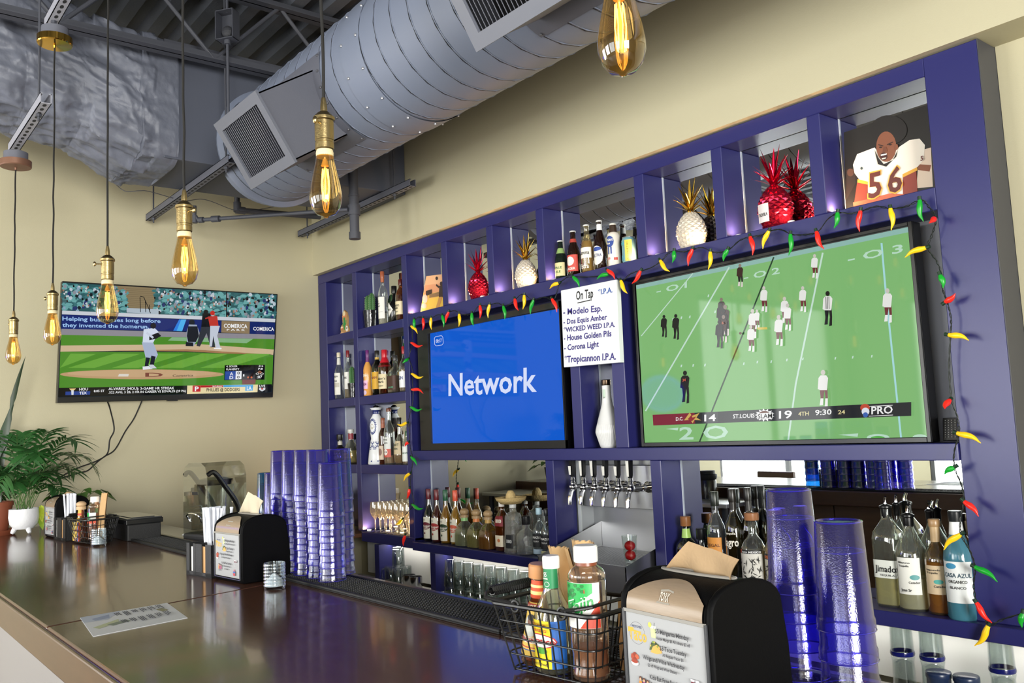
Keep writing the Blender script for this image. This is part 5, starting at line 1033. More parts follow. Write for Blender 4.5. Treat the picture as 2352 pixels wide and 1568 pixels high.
bottle('amber tequila bottle with an orange-lettered engraved label beside the skeleton-label bottle', 3.695, .045, RZ, 0.302, 0.047, 'jug', '#efe2ba', '#d9b24e', .52, ('#b08a5c', .90, 1.0, 1.7), [(.12, .46, '#cfc9b6', 1.1, [('#r', 0, 1, .82, .2, '#141416'), ('ESPO', .12, .6, .86, .1, '#f07a2a')])])
# engraved figures on those two labels
for nm_, r0 in (('skeleton-label', .05), ('amber', .048)):
    pass
def engrave(o, r, z0, z1, seed):
    b = B(); rr = random.Random(seed); m = mat('#2a2a28', .6)
    def pt(a, z): t = R_(-78) + a; return ((r + .0016) * cos(t), (r + .0016) * sin(t), z)
    for k in range(34):
        a = rr.uniform(-.95, .95); z = rr.uniform(z0 + .012, z1 - .012); pts = []; th = rr.uniform(0, PI); L = rr.uniform(.006, .016)
        c0, s0_ = cos(th), sin(th)
        for (u, v) in ((-L, -.0009), (0, -.0022), (L, 0), (0, .002)): pts.append(pt(max(-1.05, min(1.05, a + (u * c0 - v * s0_) / r)), z + u * s0_ + v * c0))
        b.add(pts, [(0, 1, 2, 3)], m)
    b.build('engraving', o, None, 0)
for ob in list(COL.objects):
    l_ = ob.get('label', '') or ''
    if 'engraved skeleton label' in l_: engrave(ob, .05, .12 * .275, .46 * .275, 3)
    if 'orange-lettered engraved' in l_: engrave(ob, .048, .12 * .285, .38 * .285, 9)
JP = [(.90, 0), (1, .015), (1, .56), (.9, .64), (.5, .72), (.36, .76), (.34, .86)]
bottle('square clear tequila bottle with a pour spout and white lettered label at the right end', 4.133, .06, RZ, 0.372, .046, [(.92, 0), (1, .02), (1, .60), (.92, .66), (.5, .74), (.34, .78), (.33, .87)], '#eef3ea', '#ffe680', .26, None, [(.26, .42, '#d9dcd4', 1.0, [('Jimador', .1, .9, .35, .35, K), ('TEQUILA', .25, .75, .12, .1, '#555')])], sq=4, pour=True)
bottle('clear bottle with a pour spout behind the square lettered bottle', 4.15, .10, RZ, 0.381, .026, JP, '#e4eae8', None, .5, None, [], pour=True)
bottle('clear round tequila bottle with a pour spout and an off-centre white label', 4.216, .045, RZ, 0.348, 0.051, [(.92, 0), (1, .02), (1, .50), (.92, .58), (.55, .68), (.33, .76), (.30, .86)], '#f0f3ec', '#fff3b8', .30, None, [(.16, .50, '#e2e2da', .75, [('Blanco', .1, .6, .84, .05, K), ('Tequila', .1, .55, .75, .05, K), ('#o', .55, .95, .4, .14, '#5a9a9a'), ('Cazador', .5, .95, .3, .06, '#333'), ('Jose Sr', .15, .6, .08, .08, '#333')])], pour=True)
bottle('slim clear bottle with a pour spout at the back of the right end cluster', 4.262, .10, RZ, 0.36, .027, JP, '#e4eae8', None, .5, None, [], pour=True)
bottle('amber tequila bottle with a tan label between the round clear bottle and the teal bottle', 4.308, .035, RZ, 0.301, 0.04, 'liq', '#e9c987', '#c98420', .55, ('#a5835a', .92, 1.0, 1.3), [(.22, .52, '#cbb594', .9, [('Reposado', .1, .7, .82, .06, K), ('Tequila', .1, .6, .72, .06, K), ('#o', .4, .8, .36, .16, '#4fa39a'), ('Cazador', .4, .9, .24, .08, '#333')])], neck=('#c9ab80', .76, .92))
bottle('frosted teal tequila bottle with an arched white label at the far right of the shelf', 4.388, .012, RZ, 0.333, 0.046, [(.92, 0), (1, .02), (1, .55), (.92, .64), (.52, .76), (.40, .82), (.38, .92)], solid='#3f7384', cap=('#1c2022', .90, 1.0, 1.2), labels=[(.16, .54, '#dfe3e2', 1.0, [('#o', .12, .5, .82, .14, '#3a8ab0'), ('CASA AZUL', .05, .95, .62, .1, '#2a4a5a'), ('ORGANICO', .2, .8, .48, .07, '#3a3a3a'), ('BLANCO', .25, .75, .34, .06, '#3a3a3a')])], neck=('#e6e8e6', .78, .90))
# shot glass with two red fruits by the tap column
o = thing('shooter_glass', 'tall shooter glass holding two red candied balls at the tap column', 'glass', (3.085, -.018, RZ + .0003))
q = AZ(1489, 1303, .907); o.location = (min(q.x, 3.058), q.y, .907)
B().lathe([(0, 0), (.022, 0), (.024, .012), (.034, .125), (.033, .125), (.0225, .014), (0, .013)], CLEAR, 24, closed=False).build('glass_body', o)
for zz in (.042, .082): B().ell((0.001, 0, zz), (.0235, .0235, .021), mat('#b3121a', .35, bump=.4, bscale=60), 20, 12).build('red_ball', o)

# ------------------------------------------------------------------ stemware and carafes in the bottom left niches
def lathe_thing(name, label, cat, loc, prof, m, n=24, group=None, pname='glass_body', sm=60):
    o = thing(name, label, cat, loc, group=group); B().lathe(prof, m, n, None, closed=False).build(pname, o, None, sm); return o
WG = [(.0, .004), (.03, .002), (.032, .004), (.006, .010), (.004, .02), (.004, .075), (.010, .086), (.026, .105), (.034, .13), (.033, .155), (.028, .19), (.0275, .19), (.0325, .155), (.0332, .13), (.0255, .107), (.010, .089)]
ORD = ('first', 'second', 'third', 'fourth', 'fifth', 'sixth', 'seventh', 'eighth')
src = None; SZ = .884; WGG = glass('#f6f4ee', .03, 2.2, milk=.10)
for rI, (yy, nm) in enumerate(((.038, 'front'), (.095, 'back'))):
    for i in range(7):
        lab = '%s wine glass from the left in the %s row of the warmly lit niche' % (ORD[i], nm); loc = (.672 + i * .0685 + rI * .02, yy, SZ)
        if src is None: src = lathe_thing('wine_glass', lab, 'wine glass', loc, WG, WGG, 22, 'wine glasses in the lit niche')
        else: dup(src, loc, None, lab)
tb = thing('corner_table', 'small round-edged wooden shelf table in the corner under the lit carafes', 'table', (.37, -.03, .842)); O = tb.location
b = B(); b.prism([(.03, .11), (.03, -.24), (.42, -.24), (.50, -.2), (.545, -.11), (.545, .11)], .842, .868, mat('#6b4a34', .35, noise=.2), lambda u, v, d: (u, v, d)); bevel(b.build('table_top', tb, O, 0), .004)
B().cyl((.42, -.12, 0), (.42, -.12, .842), .022, GREYD, n=16).build('leg', tb, O); B().cyl((.1, -.12, 0), (.1, -.12, .842), .022, GREYD, n=16).build('leg', tb, O)
for i, (x, y, h, r) in enumerate(((.46, -.06, .235, .055), (.33, -.05, .25, .05), (.20, -.06, .235, .055))):
    o = lathe_thing('carafe', '%s glass carafe on the corner table beneath the small niches' % ('rightmost', 'middle', 'leftmost')[i], 'carafe', (x, y, .868), [(0, .006), (r * .95, .004), (r, .01), (r * .98, h * .4), (r * .62, h * .68), (r * .5, h * .78), (r * .72, h), (r * .70, h), (r * .48, h * .78), (r * .59, h * .68), (r * .95, h * .4), (r * .96, .014), (0, .012)], WGG, 26, 'carafes on the corner table')
    B().lathe([(r * .45, h * .98), (r * .5, h), (r * .5, h + .03), (0, h + .03)], mat('#d9d4c6', .3, .3), 18, closed=False).build('stopper', o)
# ------------------------------------------------------------------ glasses under the shelf (floor .57)
UZ = .57; CLG = glass('#e6ebea', .02, 1.4)
PINT = [(0, .146), (.028, .148), (.030, .146), (.042, .0), (.0405, .0), (.029, .138), (0, .139)]
px = [(1.50, .045), (1.59, .045), (1.68, .045), (1.77, .045), (1.88, .045), (1.98, .045), (2.08, .045), (2.18, .045)]; src = None
for i, (x, y) in enumerate(px):
    for lv in (0, 1):
        lab = '%s inverted pint glass in the %s pair from the left under the shelf' % (('lower', 'upper')[lv], ORD[i]); loc = (x, y, UZ + lv * .062)
        if src is None: src = lathe_thing('pint_glass', lab, 'pint glass', loc, PINT, CLG, 22, 'inverted pint glasses under the shelf')
        else: dup(src, loc, None, lab)
MUG = [(0, .115), (.034, .117), (.037, .112), (.040, 0), (.037, 0), (.034, .105), (0, .106)]
def mug(label, x, y, z, ang):
    o = lathe_thing('glass_mug', label, 'mug', (x, y, z), MUG, CLG, 22, 'inverted glass mugs under the shelf')
    c, s_ = cos(ang), sin(ang); B().tube(catmull([(.038 * c, .038 * s_, .095), (.062 * c, .062 * s_, .092), (.072 * c, .072 * s_, .06), (.06 * c, .06 * s_, .028), (.039 * c, .039 * s_, .022)], 5), .005, CLG, 8).build('handle', o)
mug('inverted glass mug at the left, handle to the left, under the shelf', .86, .03, UZ, R_(200)); mug('inverted glass mug behind the left one under the shelf', .95, .085, UZ, R_(200)); mug('inverted glass mug nearest the steel cups under the shelf', 1.0, .0, UZ, R_(195)); mug('top glass mug stacked on the others under the shelf', .925, .05, UZ + .1172, R_(-10))
for i, (x, y) in enumerate(((1.145, -.01), (1.232, -.02))):
    o = lathe_thing('steel_cup', 'polished steel cup, %s of two under the lower left shelf' % ('left', 'right')[i], 'cup', (x, y, UZ), [(0, 0), (.036, 0), (.038, .003), (.038, .095), (.036, .095), (.035, .004)], mat('#c9c9cb', .15, 1.0), 24, 'steel cups under the shelf', 'cup_body')
    B().tube(catmull([(-.037, -.005, .08), (-.06, -.01, .075), (-.066, -.012, .045), (-.05, -.008, .02), (-.037, -.005, .018)], 5), .003, CHROME, 7).build('handle', o)
RG = [(0, .128), (.034, .131), (.0375, .126), (.036, .118), (.0345, .11), (.037, .012), (.034, .012), (.032, .11), (0, .118)]
def rim_glass(label, x, y, z):
    o = lathe_thing('blue_rim_glass', label, 'glass', (x, y, z), RG, CLG, 26, 'blue-rimmed glasses under the shelf')
    B().lathe([(.0375, .0), (.039, .006), (.0375, .014), (.034, .014), (.034, 0)], mat('#141a5c', .15), 26, closed=False).build('blue_rim', o)
rim_glass('lower blue-rimmed glass in the left stack at the bottom right', 4.165, .03, UZ); rim_glass('upper blue-rimmed glass in the left stack at the bottom right', 4.165, .03, UZ + .131)
rim_glass('lower blue-rimmed glass in the middle stack at the bottom right', 4.262, .035, UZ); rim_glass('upper blue-rimmed glass in the middle stack at the bottom right', 4.262, .035, UZ + .131)
rim_glass('lower blue-rimmed glass in the right stack at the bottom right corner', 4.475, .04, UZ); rim_glass('upper blue-rimmed glass in the right stack at the bottom right corner', 4.475, .04, UZ + .131)
for i, (x, y) in enumerate(((4.325, -.06), (4.405, -.05))):
    lathe_thing('dark_lid_jar', 'jar with a flat dark blue lid, %s of two at the bottom right' % ('left', 'right')[i], 'jar', (x, y, UZ), [(0, .125), (.036, .125), (.038, .122), (.038, .108), (.035, .106), (.036, .01), (0, .0)], mat('#22304e', .3), 26, 'dark-lidded jars at the bottom right', 'jar_body')
# clutter under the corner: copper mugs in a cardboard box
q = AZ(845, 1330, .60); bx = thing('cardboard_box', 'open cardboard box of copper mugs under the corner table', 'box', (.52, -.36, .5)); O = bx.location; CB = mat('#8a6140', .7)
b = B(); X0, X1, Y0, Y1, Za, Zb = .40, .66, -.46, -.26, .50, .60
for a in ((X0, X1, Y0, Y0 + .004), (X0, X1, Y1 - .004, Y1), (X0, X0 + .004, Y0, Y1), (X1 - .004, X1, Y0, Y1)): b.box(*a, Za, Zb, CB)
b.box(X0, X1, Y0, Y1, Za, Za + .004, CB); b.build('box_walls', bx, O, 0)
B().box(.3, .78, -.52, -.23, .0, .4995, mat('#3a3b40', .5, .6)).build('crate_base', None, (.54, -.37, 0), label='grey metal undercounter cabinet beneath the cardboard box', category='cabinet')
for i, (x, y) in enumerate(((.46, -.37), (.55, -.33), (.60, -.41))):
    o = lathe_thing('copper_mug', '%s copper mug in the cardboard box under the corner' % ('left', 'middle', 'right')[i], 'mug', (x, y, .505), [(0, 0), (.036, .002), (.045, .04), (.042, .085), (.038, .1), (.036, .1), (.04, .085), (.043, .04), (0, .004)], mat('#a85a38', .25, 1.0, bump=.4, bscale=40), 24, 'copper mugs in the box', 'mug_body')

# ================================================================== stacked purple tumblers on the bar mats
PURP = glass('#938bec', 0.06, 1.3, 0.10, 420, milk=.07); TEAL = glass('#4f9ccc', 0.07, 1.3, milk=.1); RIMP = glass('#4038c4', .05, 2.0, milk=.85); RIMT = glass('#2f7fb8', .05, 2.0, milk=.5)
def cup_src(rr_, rb, h, m, nm='tumbler'):
    prof = [(0, h - .004), (rb * .86, h - .003), (rb * .93, h), (rb, h - .004), (rr_ * .955, .022), (rr_ * .97, .02), (rr_, .017), (rr_, 0.0)]
    b = B().lathe(prof, m, 36, None, closed=False);
    b.tube([(rr_ * cos(2*PI*i/40), rr_ * sin(2*PI*i/40), .0012) for i in range(40)], .0010, RIMP if m is PURP else RIMT, 5, closed=True)
    b.tube([(rb * .985 * cos(2*PI*i/40), rb * .985 * sin(2*PI*i/40), h - .002) for i in range(40)], .0011, RIMP if m is PURP else RIMT, 5, closed=True)
    return b
_cup = {}
def cups(x, y, n, sp, rr_, rb, h, where, m=PURP, z0=T + .012, group='inverted tumblers stacked on the bar', col='purple'):
    for k in range(n):
        nth = 'topmost' if k == n - 1 else ('bottom' if k == 0 else ORD[n - 1 - k] + ' from the top')
        lab = '%s %s tumbler, %s' % (nth if k != n - 1 and k != 0 else nth, col, where)
        key = (rr_, h, col)
        if key not in _cup:
            o = thing('tumbler', lab, 'tumbler', (x, y, z0 + k * sp), group=group); cup_src(rr_, rb, h, m).build('tumbler_body', o, None, 35); _cup[key] = o
        else: dup(_cup[key], (x, y, z0 + k * sp), random.uniform(0, 6), lab)
cups(4.836, -1.545, 4, .0455, .0442, .0365, .168, 'tall near stack beside the near napkin dispenser')
cups(4.931, -1.558, 3, .0455, .0442, .0365, .168, 'short near stack right of the tall near stack')
LW = (.0415, .034, .160)
cups(3.285, -1.602, 6, .0375, *LW, 'front right stack of the left cluster')
for i, x in enumerate((3.195, 3.105, 3.015, 2.925)):
    cups(x, -1.597, 7, .0378, *LW, '%s stack behind the left cluster front' % ORD[i])
cups(3.195, -1.553 + .03, 7, .0378, *LW, 'back stack of the left cluster')
cups(2.83, -1.58, 5, .0378, *LW, 'shorter stack at the far end of the left cluster')
cups(2.735, -1.565, 5, .0372, .042, .035, .160, 'stack farthest left in the cluster', TEAL, col='teal blue')

# ================================================================== napkin dispensers
DBLK = mat('#040405', .6, spec=.10, bump=.08, bscale=300); KRAFT = mat('#a58a68', .8, bump=.12, bscale=180)
def napkin_dispenser(label, nlabel, x, y, rz, full=True, W=.192, nap=1.0, paper=None):
    """front faces local -y, base centre-front at the origin"""
    o = thing('napkin_dispenser', label, 'napkin dispenser', (x, y, T), rz); Dp = .155; f = lambda u, v, d: (d, u, v)
    arc = [(0.0, .012), (0.0, .150)]
    for i in range(13):
        t = i / 12; a = PI * (1 - t); arc.append((Dp / 2 - Dp / 2 * cos(PI * t) * 1.0 if False else Dp / 2 + Dp / 2 * cos(a), .150 + .052 * sin(PI * t) ** .75))
    arc += [(Dp + .008, .10), (Dp + .012, .012), (Dp + .006, 0), (.008, 0)]
    ar2 = []
    for p in arc:
        if not ar2 or (abs(ar2[-1][0] - p[0]) + abs(ar2[-1][1] - p[1])) > 1e-5: ar2.append(p)
    arc = ar2
    bd = B().prism(arc, -W/2 + .012, W/2 - .012, DBLK, f)
    bevel(bd.build('body', o, None, 40), .002, 2)
    for s_ in (-1, 1):      # thicker rounded end caps
        e = [(u * 1.0 + (.0015 if u > Dp / 2 else -.0015), v + (.003 if v > .1 else 0)) for u, v in arc]
        a_, c_ = s_ * (W/2 - .012), s_ * W/2
        bevel(B().prism(e, min(a_, c_), max(a_, c_), DBLK, f).build('end_cap', o, None, 40), .004, 2)
    # translucent window showing the napkin stack, upper edge an arch
    def wpt(u, v, d):
        xx = (-W/2 + .016) + (W - .032) * u; s = v * (.2 + .8 * sin(PI * (.06 + .88 * u)))      # s 0..1 along the curve upward
        t = s * .34; a = PI * (1 - t); yy = Dp / 2 + Dp / 2 * cos(a); zz = .150 + .052 * sin(PI * t) ** .75
        n = Vector((0, -1.0 + t * 1.9, .25 + t * 1.6)).normalized() * d; return (xx, yy + n.y, zz + n.z)
    B().grid(22, 9, lambda u, v: wpt(u, v, .0022), mat('#93806b', .25, noise=.12, nscale=60, aniso=(1, 1, 9))).build('window', o, None, 60, label='tan napkin window with an arched top')
    b = B(); G_ = mat('#a8a39a', .4)
    if full:
        b.add([wpt(.415 + .17 * u, .22 + .36 * v, .0028) for u, v in ((0, 0), (1, 0), (1.0, 1), (.5, 1.08), (0, 1))], [(0, 1, 2, 3, 4)], mat('#9b958a', .4))
        b.text('TORK', lambda u, v: wpt(.435 + .13 * u, .28 + .22 * v, .0034), mat('#d9d3c6', .4))
    else: b.add([wpt(.40 + .2 * u, .3 + .3 * v, .0028) for u, v in ((0, 0), (1, 0), (1, 1), (0, 1))], [(0, 1, 2, 3)], mat('#9b958a', .4))
    b.build('maker_badge', o, None, 0)
    # clear front frame and card
    xl, xr, zb, zt = -W/2 + .010, W/2 - .010, .014, .148
    b = B(); FC = mat('#3c3d40', .18)
    b.box(xl - .003, xl + .002, -.004, .0, zb, zt + .003, FC).box(xr - .002, xr + .003, -.004, .0, zb, zt + .003, FC).box(xl, xr, -.004, 0, zt - .001, zt + .004, mat('#8f8c86', .15)).box(xl, xr, -.004, 0, zb - .003, zb, FC)
    b.build('card_frame', o, None, 0)
    P = Pic(lambda u, v, d: (xl + .003 + (xr - xl - .006) * u, -.0012 - d, zt - .002 - (zt - zb - .004) * v), .00008)
    P.poly_([(0, 0), (1, 0), (1, 1), (0, 1)], mat('#a6a7a9', .5, spec=.3)); KT = mat('#2c2c30', .5)
    def el(x, y, rx, ry, m, n=18): P.ellp(x, y, rx, ry, m, n)
    asp = (xr - xl) / (zt - zb)
    P.line([(.14 + .105 * cos(t), .225 + .105 * asp * .95 * sin(t)) for t in [2*PI*i/36 for i in range(37)]], .003, KT)
    def tx(s, u0, v, u1, h, m): P.txt(s, u0, v, u1, v, h, m)
    tx('WESTOVER', .07, .165, .21, .028, mat('#22305a', .5)); tx('Taco', .02, .31, .27, .14, mat('#d2a63c', .5))
    P.poly_([(.02, .19), (.2, .2), (.19, .22), (.06, .215), (.02, .23)], mat('#d2a63c', .5))
    P.poly_([(.325, .1), (.40, .1), (.392, .235), (.333, .235)], mat('#c9d59a', .5)).poly_([(.325, .1), (.40, .1), (.399, .13), (.326, .13)], mat('#e7ecd6', .5)); el(.322, .095, .022, .03, mat('#cdd45a', .5)); P.line([(.385, .06), (.375, .13)], .004, KT)
    P.poly_([(.30, .38), (.33, .30), (.38, .275), (.43, .30), (.45, .37)], mat('#4a5a2a', .5)).poly_([(.315, .405), (.35, .335), (.40, .305), (.45, .33), (.465, .385), (.40, .41)], mat('#dfa552', .5))
    for q in range(6): el(.32 + .018 * q, .33 - .05 * sin(q * .6), .009, .012, mat(('#c9b24a', '#2a2a1c', '#7aa03a')[q % 3], .5), 8)
    for q in range(5): el(.075 + .028 * (q % 3), .50 + .035 * (q // 3) - .02 * (q % 2), .026, .03, mat(('#a8432a', '#8a3420', '#bd5a38')[q % 3], .5), 10)
    el(.10, .575, .05, .03, mat('#d8d8d6', .5)); el(.10, .555, .045, .022, mat('#9c3c26', .5))
    for q, cl in enumerate(('#d98a3a', '#8a3a6a', '#c26a8a')):
        xx = .165 + .05 * q; el(xx, .735 + .008 * q, .018, .026, mat('#5a3222', .5), 10); el(xx, .745 + .008 * q, .013, .018, mat('#d8a684', .5), 10); P.poly_([(xx - .018, .765), (xx + .018, .765), (xx + .022, .84), (xx - .022, .84)], mat(cl, .5)); P.line([(xx - .008, .84), (xx - .012, .885)], .006, KT); P.line([(xx + .008, .84), (xx + .014, .885)], .006, KT)
    for q in (0, 1):
        xx = .84 + .055 * q; P.poly_([(xx - .025, .575), (xx + .025, .575), (xx + .018, .625), (xx, .64), (xx - .018, .625)], mat('#cfcdd0', .5)); P.poly_([(xx - .022, .60), (xx + .022, .60), (xx + .016, .625), (xx, .638), (xx - .016, .625)], mat('#6a2330', .5)); P.line([(xx, .64), (xx, .72)], .004, mat('#b9b9bd', .5)); P.line([(xx - .02, .72), (xx + .02, .72)], .004, mat('#b9b9bd', .5))
    P.poly_([(.785, .84), (.81, .80), (.825, .78), (.83, .80), (.845, .84)], mat('#c2405a', .5)).poly_([(.775, .84), (.855, .84), (.86, .88), (.77, .88)], mat('#3a6ab0', .5)).poly_([(.77, .88), (.86, .88), (.85, .94), (.78, .94)], mat('#b9404a', .5))
    for (s, u0, v, u1, h) in (('$5 Margarita Monday', .41, .165, .83, .05), ('House Margs $5 All others $2 off', .42, .235, .84, .034), ('$3 Taco Tuesday', .46, .345, .79, .05), ('All Regular Tacos $3', .49, .41, .75, .034), ('Wings and Wine Wednesday', .23, .495, .76, .05), ('$2 off Wings and Wine Glasses', .29, .565, .66, .034), ('Kids Eat Free Sunday', .31, .70, .70, .05), ('Two kids items with each', .32, .765, .67, .034), ('adult entree', .42, .83, .58, .034)):
        tx(s, u0, v, u1, h, KT)
    P.build('menu_card', o, None, 0)
    # slot and the napkin standing in it
    zs = .150 + .052
    b = B(); b.tube([(W * .40 * cos(2*PI*i/40), Dp / 2 + .010 * sin(2*PI*i/40), zs + .0015 - .004 * 0) for i in range(40)], .0025, mat('#8d8880', .2), 6, closed=True); b.build('slot_rim', o)
    n = thing('paper_napkin', nlabel, 'napkin', (x - sin(rz) * Dp / 2, y + cos(rz) * Dp / 2, T + zs - .004), rz)
    hw = W * .37
    def nf(u, v):
        xx = -hw + 2 * hw * u; prof_ = (.074 * (min(1, u / .34) ** .8) if u < .34 else .074 - .026 * ((u - .34) / .66)) * nap
        sway = .012 * sin(3.3 * u + .6) * (1 - .3 * v) + .018 * v * v * (u - .35) + .006 * sin(9 * u + 2 * v) * (1 - v)
        return (xx + (.012 * v * (1 if u > .6 else .2)), sway - .004 * v, prof_ * v)
    pm_ = paper or KRAFT; b = B().grid(30, 12, nf, pm_).grid(30, 12, lambda u, v: (lambda p: (p[0], p[1] + .0012, p[2] * .985))(nf(1 - u, v)), pm_); b.build('napkin_sheet', n, None, 60)
    return o
napkin_dispenser('large black napkin dispenser with a weekly specials card, nearest the camera', 'tan paper napkin pulled up from the nearest dispenser', 4.800, -1.832, R_(-4), True, .190, .70)
napkin_dispenser('black napkin dispenser with a specials card beside the straw caddy, mid-counter', 'tan paper napkin folded over the mid-counter dispenser', 2.963, -1.797, R_(5), False, .192, 1.0, mat('#c6baa2', .8, bump=.12, bscale=180))
napkin_dispenser('small-looking far black napkin dispenser beside the white planter', 'tan napkin in the far dispenser beside the white planter', .835, -1.888, R_(4), False, .185, .3)

# ================================================================== wire condiment baskets
WIRE = mat('#101011', .38)
def wire_basket(label, x, y, rz, L=.245, Wd=.175, H=.118, sc=1.0):
    o = thing('wire_basket', label, 'basket', (x, y, T + .004), rz); i_ = .028
    def pt(u, v, t):        # u,v -1..1 ; t 0 bottom..1 rim
        hx = L/2 - i_ * (1 - t); hy = Wd/2 - i_ * .8 * (1 - t); return Vector((u * hx, v * hy, .003 + H * t))
    def ring(t, r, k=6):
        pts = []
        for (cx, cy, a0) in ((1, 1, 0), (-1, 1, 90), (-1, -1, 180), (1, -1, 270)):
            c = pt(cx, cy, t); rad = .02
            for j in range(k + 1): a = R_(a0 + 90 * j / k); pts.append((c.x - cx * rad + rad * cos(a), c.y - cy * rad + rad * sin(a), c.z))
        return B().tube(pts, r, WIRE, 8, closed=True)
    ring(1, .0042).build('rim_wire', o)
    b = B()
    for t in (0.02, .25, .5, .75):
        r_ = ring(t, .0016); b.add(r_.v, r_.f, WIRE)
    for j in range(11):
        u = -.9 + 1.8 * j / 10
        b.tube([pt(u, -1, 1), pt(u, -1, 0.0), pt(u, 1, 0.0), pt(u, 1, 1)], .0016, WIRE, 6)
    for j in range(8):
        v = -.88 + 1.76 * j / 7
        b.tube([pt(-1, v, 1), pt(-1, v, 0.0), pt(1, v, 0.0), pt(1, v, 1)], .0016, WIRE, 6)
    b.build('wire_mesh', o)
    for s_ in (-1, 1):      # folding bail handles with coil grips, lying on the rim
        h = B(); e0, e1 = pt(s_ * .45, -1, 1), pt(s_ * .45, 1, 1); ex = s_ * (L/2 + .028)
        zz = .003 + H + .008
        pts = [(e0.x, e0.y, zz - .004), (ex - s_ * .02, e0.y, zz), (ex, e0.y + .02, zz + .003), (ex, -.055, zz + .004), (ex, .055, zz + .004), (ex, e1.y - .02, zz + .003), (ex - s_ * .02, e1.y, zz), (e1.x, e1.y, zz - .004)]
        if s_ > 0: pts = [(p[0] - .046 if abs(p[0]) > L/2 - .01 else p[0], p[1], p[2] + .001) for p in pts]
        h.tube(pts, .0032, WIRE, 8)
        for e in (e0, e1): h.tube([(e.x + .009 * cos(a), e.y, zz - .008 + .009 * sin(a)) for a in [2*PI*i/16 for i in range(16)]], .0028, WIRE, 6, closed=True)
        h.build('bail_handle', o)
        if s_ < 0:
            c = B(); c.tube([(ex + .0085 * cos(i * .9), -.055 + .11 * i / 150, zz + .004 + .0085 * sin(i * .9)) for i in range(151)], .0022, WIRE, 6); c.build('coil_grip', o)
    return o
BX, BY, BR = 4.512, -1.755, R_(6.5)
wire_basket('black wire condiment basket of hot sauces nearest the camera', BX, BY, BR)
def inb(u, v): return (BX + u * cos(BR) - v * sin(BR), BY + u * sin(BR) + v * cos(BR))
SZ_ = T + .0115
CHO = [(.95, 0), (1, .02), (.98, .12), (.62, .56), (.46, .66), (.42, .88)]
x, y = inb(-.076, -.014)
o = bottle('orange-red hot sauce bottle with a yellow ORIGINAL label leaning in the near basket', x, y, SZ_, .178, .031, CHO, '#e8b98a', '#a8380f', .80, ('#b9855a', .86, 1.0, 1.5), [(.10, .62, '#ecc45a', 1.15, [('#r', 0, 1, .24, .11, '#e9e2d0'), ('ORIGINAL', .02, .98, .26, .075, '#b8202a'), ('#r', 0, 1, .10, .02, '#3a5aa0'), ('#r', 0, 1, .15, .02, '#c23a2a'), ('#o', .25, .8, .36, .42, '#d9dcd6'), ('#o', .38, .66, .56, .16, '#8a5a44'), ('#o', .36, .68, .66, .12, '#2a1c18'), ('#r', .1, .9, .86, .12, '#c23a2a'), ('HOT', .3, .7, .88, .08, '#f2ead6')]), (.66, .84, '#d9502e', 1.2, [('#r', 0, 1, .2, .2, '#f0d890'), ('#r', 0, 1, .6, .15, '#f0d890')])], face=-80)
o.rotation_euler = (0, R_(5), 0)
YUC = [(.92, 0), (1, .02), (1, .46), (.92, .54), (.55, .66), (.42, .72), (.38, .92)]
x, y = inb(-.012, -.036)
bottle('green-necked habanero sauce bottle with a yellow and blue label in the near basket', x, y, SZ_, .198, .0325, YUC, '#eef0d8', '#6f8f4a', .10, ('#ecebe6', .89, 1.0, 1.25), [(.05, .455, '#e8cf22', 1.3, [('#r', .68, 1.0, 0, 1, '#1d5fb0'), ('#o', .02, .80, .42, .30, '#c21f2a'), ('#o', .05, .77, .44, .26, '#f0ede4'), ('Yucateco', .08, .75, .52, .12, '#c21f2a'), ('HOT SAUCE', .10, .58, .86, .07, '#c2502a'), ('HABANERO', .10, .60, .76, .06, '#c2502a'), ('#o', .30, .6, .30, .14, '#4f9a36'), ('4 fl oz (120 ml)', .08, .60, .06, .05, '#2a2a2a')]), (.72, .89, '#1d7a4a', 1.5, [('55', .32, .5, .6, .22, '#f2f0e8'), ('ANIVERS', .28, .55, .46, .08, '#f2f0e8'), ('#o', .34, .62, .08, .26, '#e6ece2'), ('#o', .36, .60, .10, .22, '#1d7a4a')])], sq=2.6)
TAJ = [(.80, 0), (.98, .02), (1, .06), (.94, .10), (.94, .20), (1, .24), (1, .735), (.95, .745), (1, .76), (.98, .79), (.82, .825), (.55, .85), (.52, .89)]
x, y = inb(.073, -.040)
o = bottle('clear white-capped seasoning bottle with a green and white label in the near basket', x, y, SZ_, .222, .0325, TAJ, '#f2e3d2', '#b0602c', .24, ('#e2e2e0', .875, 1.0, 1.22), [(.40, .735, '#eceae6', 1.25, [])], neck=('#7a3d22', .85, .88))
def tjp(a, z, d=.0016): t = R_(-78) + a; rr = .0325 + d; return (rr * cos(t), rr * sin(t), z)
b = B().grid(30, 6, lambda u, v: tjp(-1.25 + 2.1 * u, (.103 + .044 * u) * (1 - v) + .1628 * v, .0012), mat('#1f9c48', .45)).grid(20, 4, lambda u, v: tjp(.15 + 1.08 * u, .0892 + .045 * u * v, .0012), mat('#c9452e', .45))
b.text('Tajin', lambda u, v: tjp(-.60 + 1.5 * u, .106 + .016 * u + .026 * v, .0024), mat('#f4f2ec', .4)).text('Tajin', lambda u, v: tjp(-.57 + 1.44 * u, .1075 + .016 * u + .023 * v, .0029), mat('#1c8a3c', .4))
rq = random.Random(2)
for k in range(16):
    a, z = rq.uniform(-1.15, .4), rq.uniform(.138, .159)
    b.add([tjp(a + .10 * cos(t) * (1 + .4 * sin(t)), z + .003 * sin(t), .0018) for t in [2*PI*i/10 for i in range(10)]], [tuple(range(10))], mat('#14702f', .45))
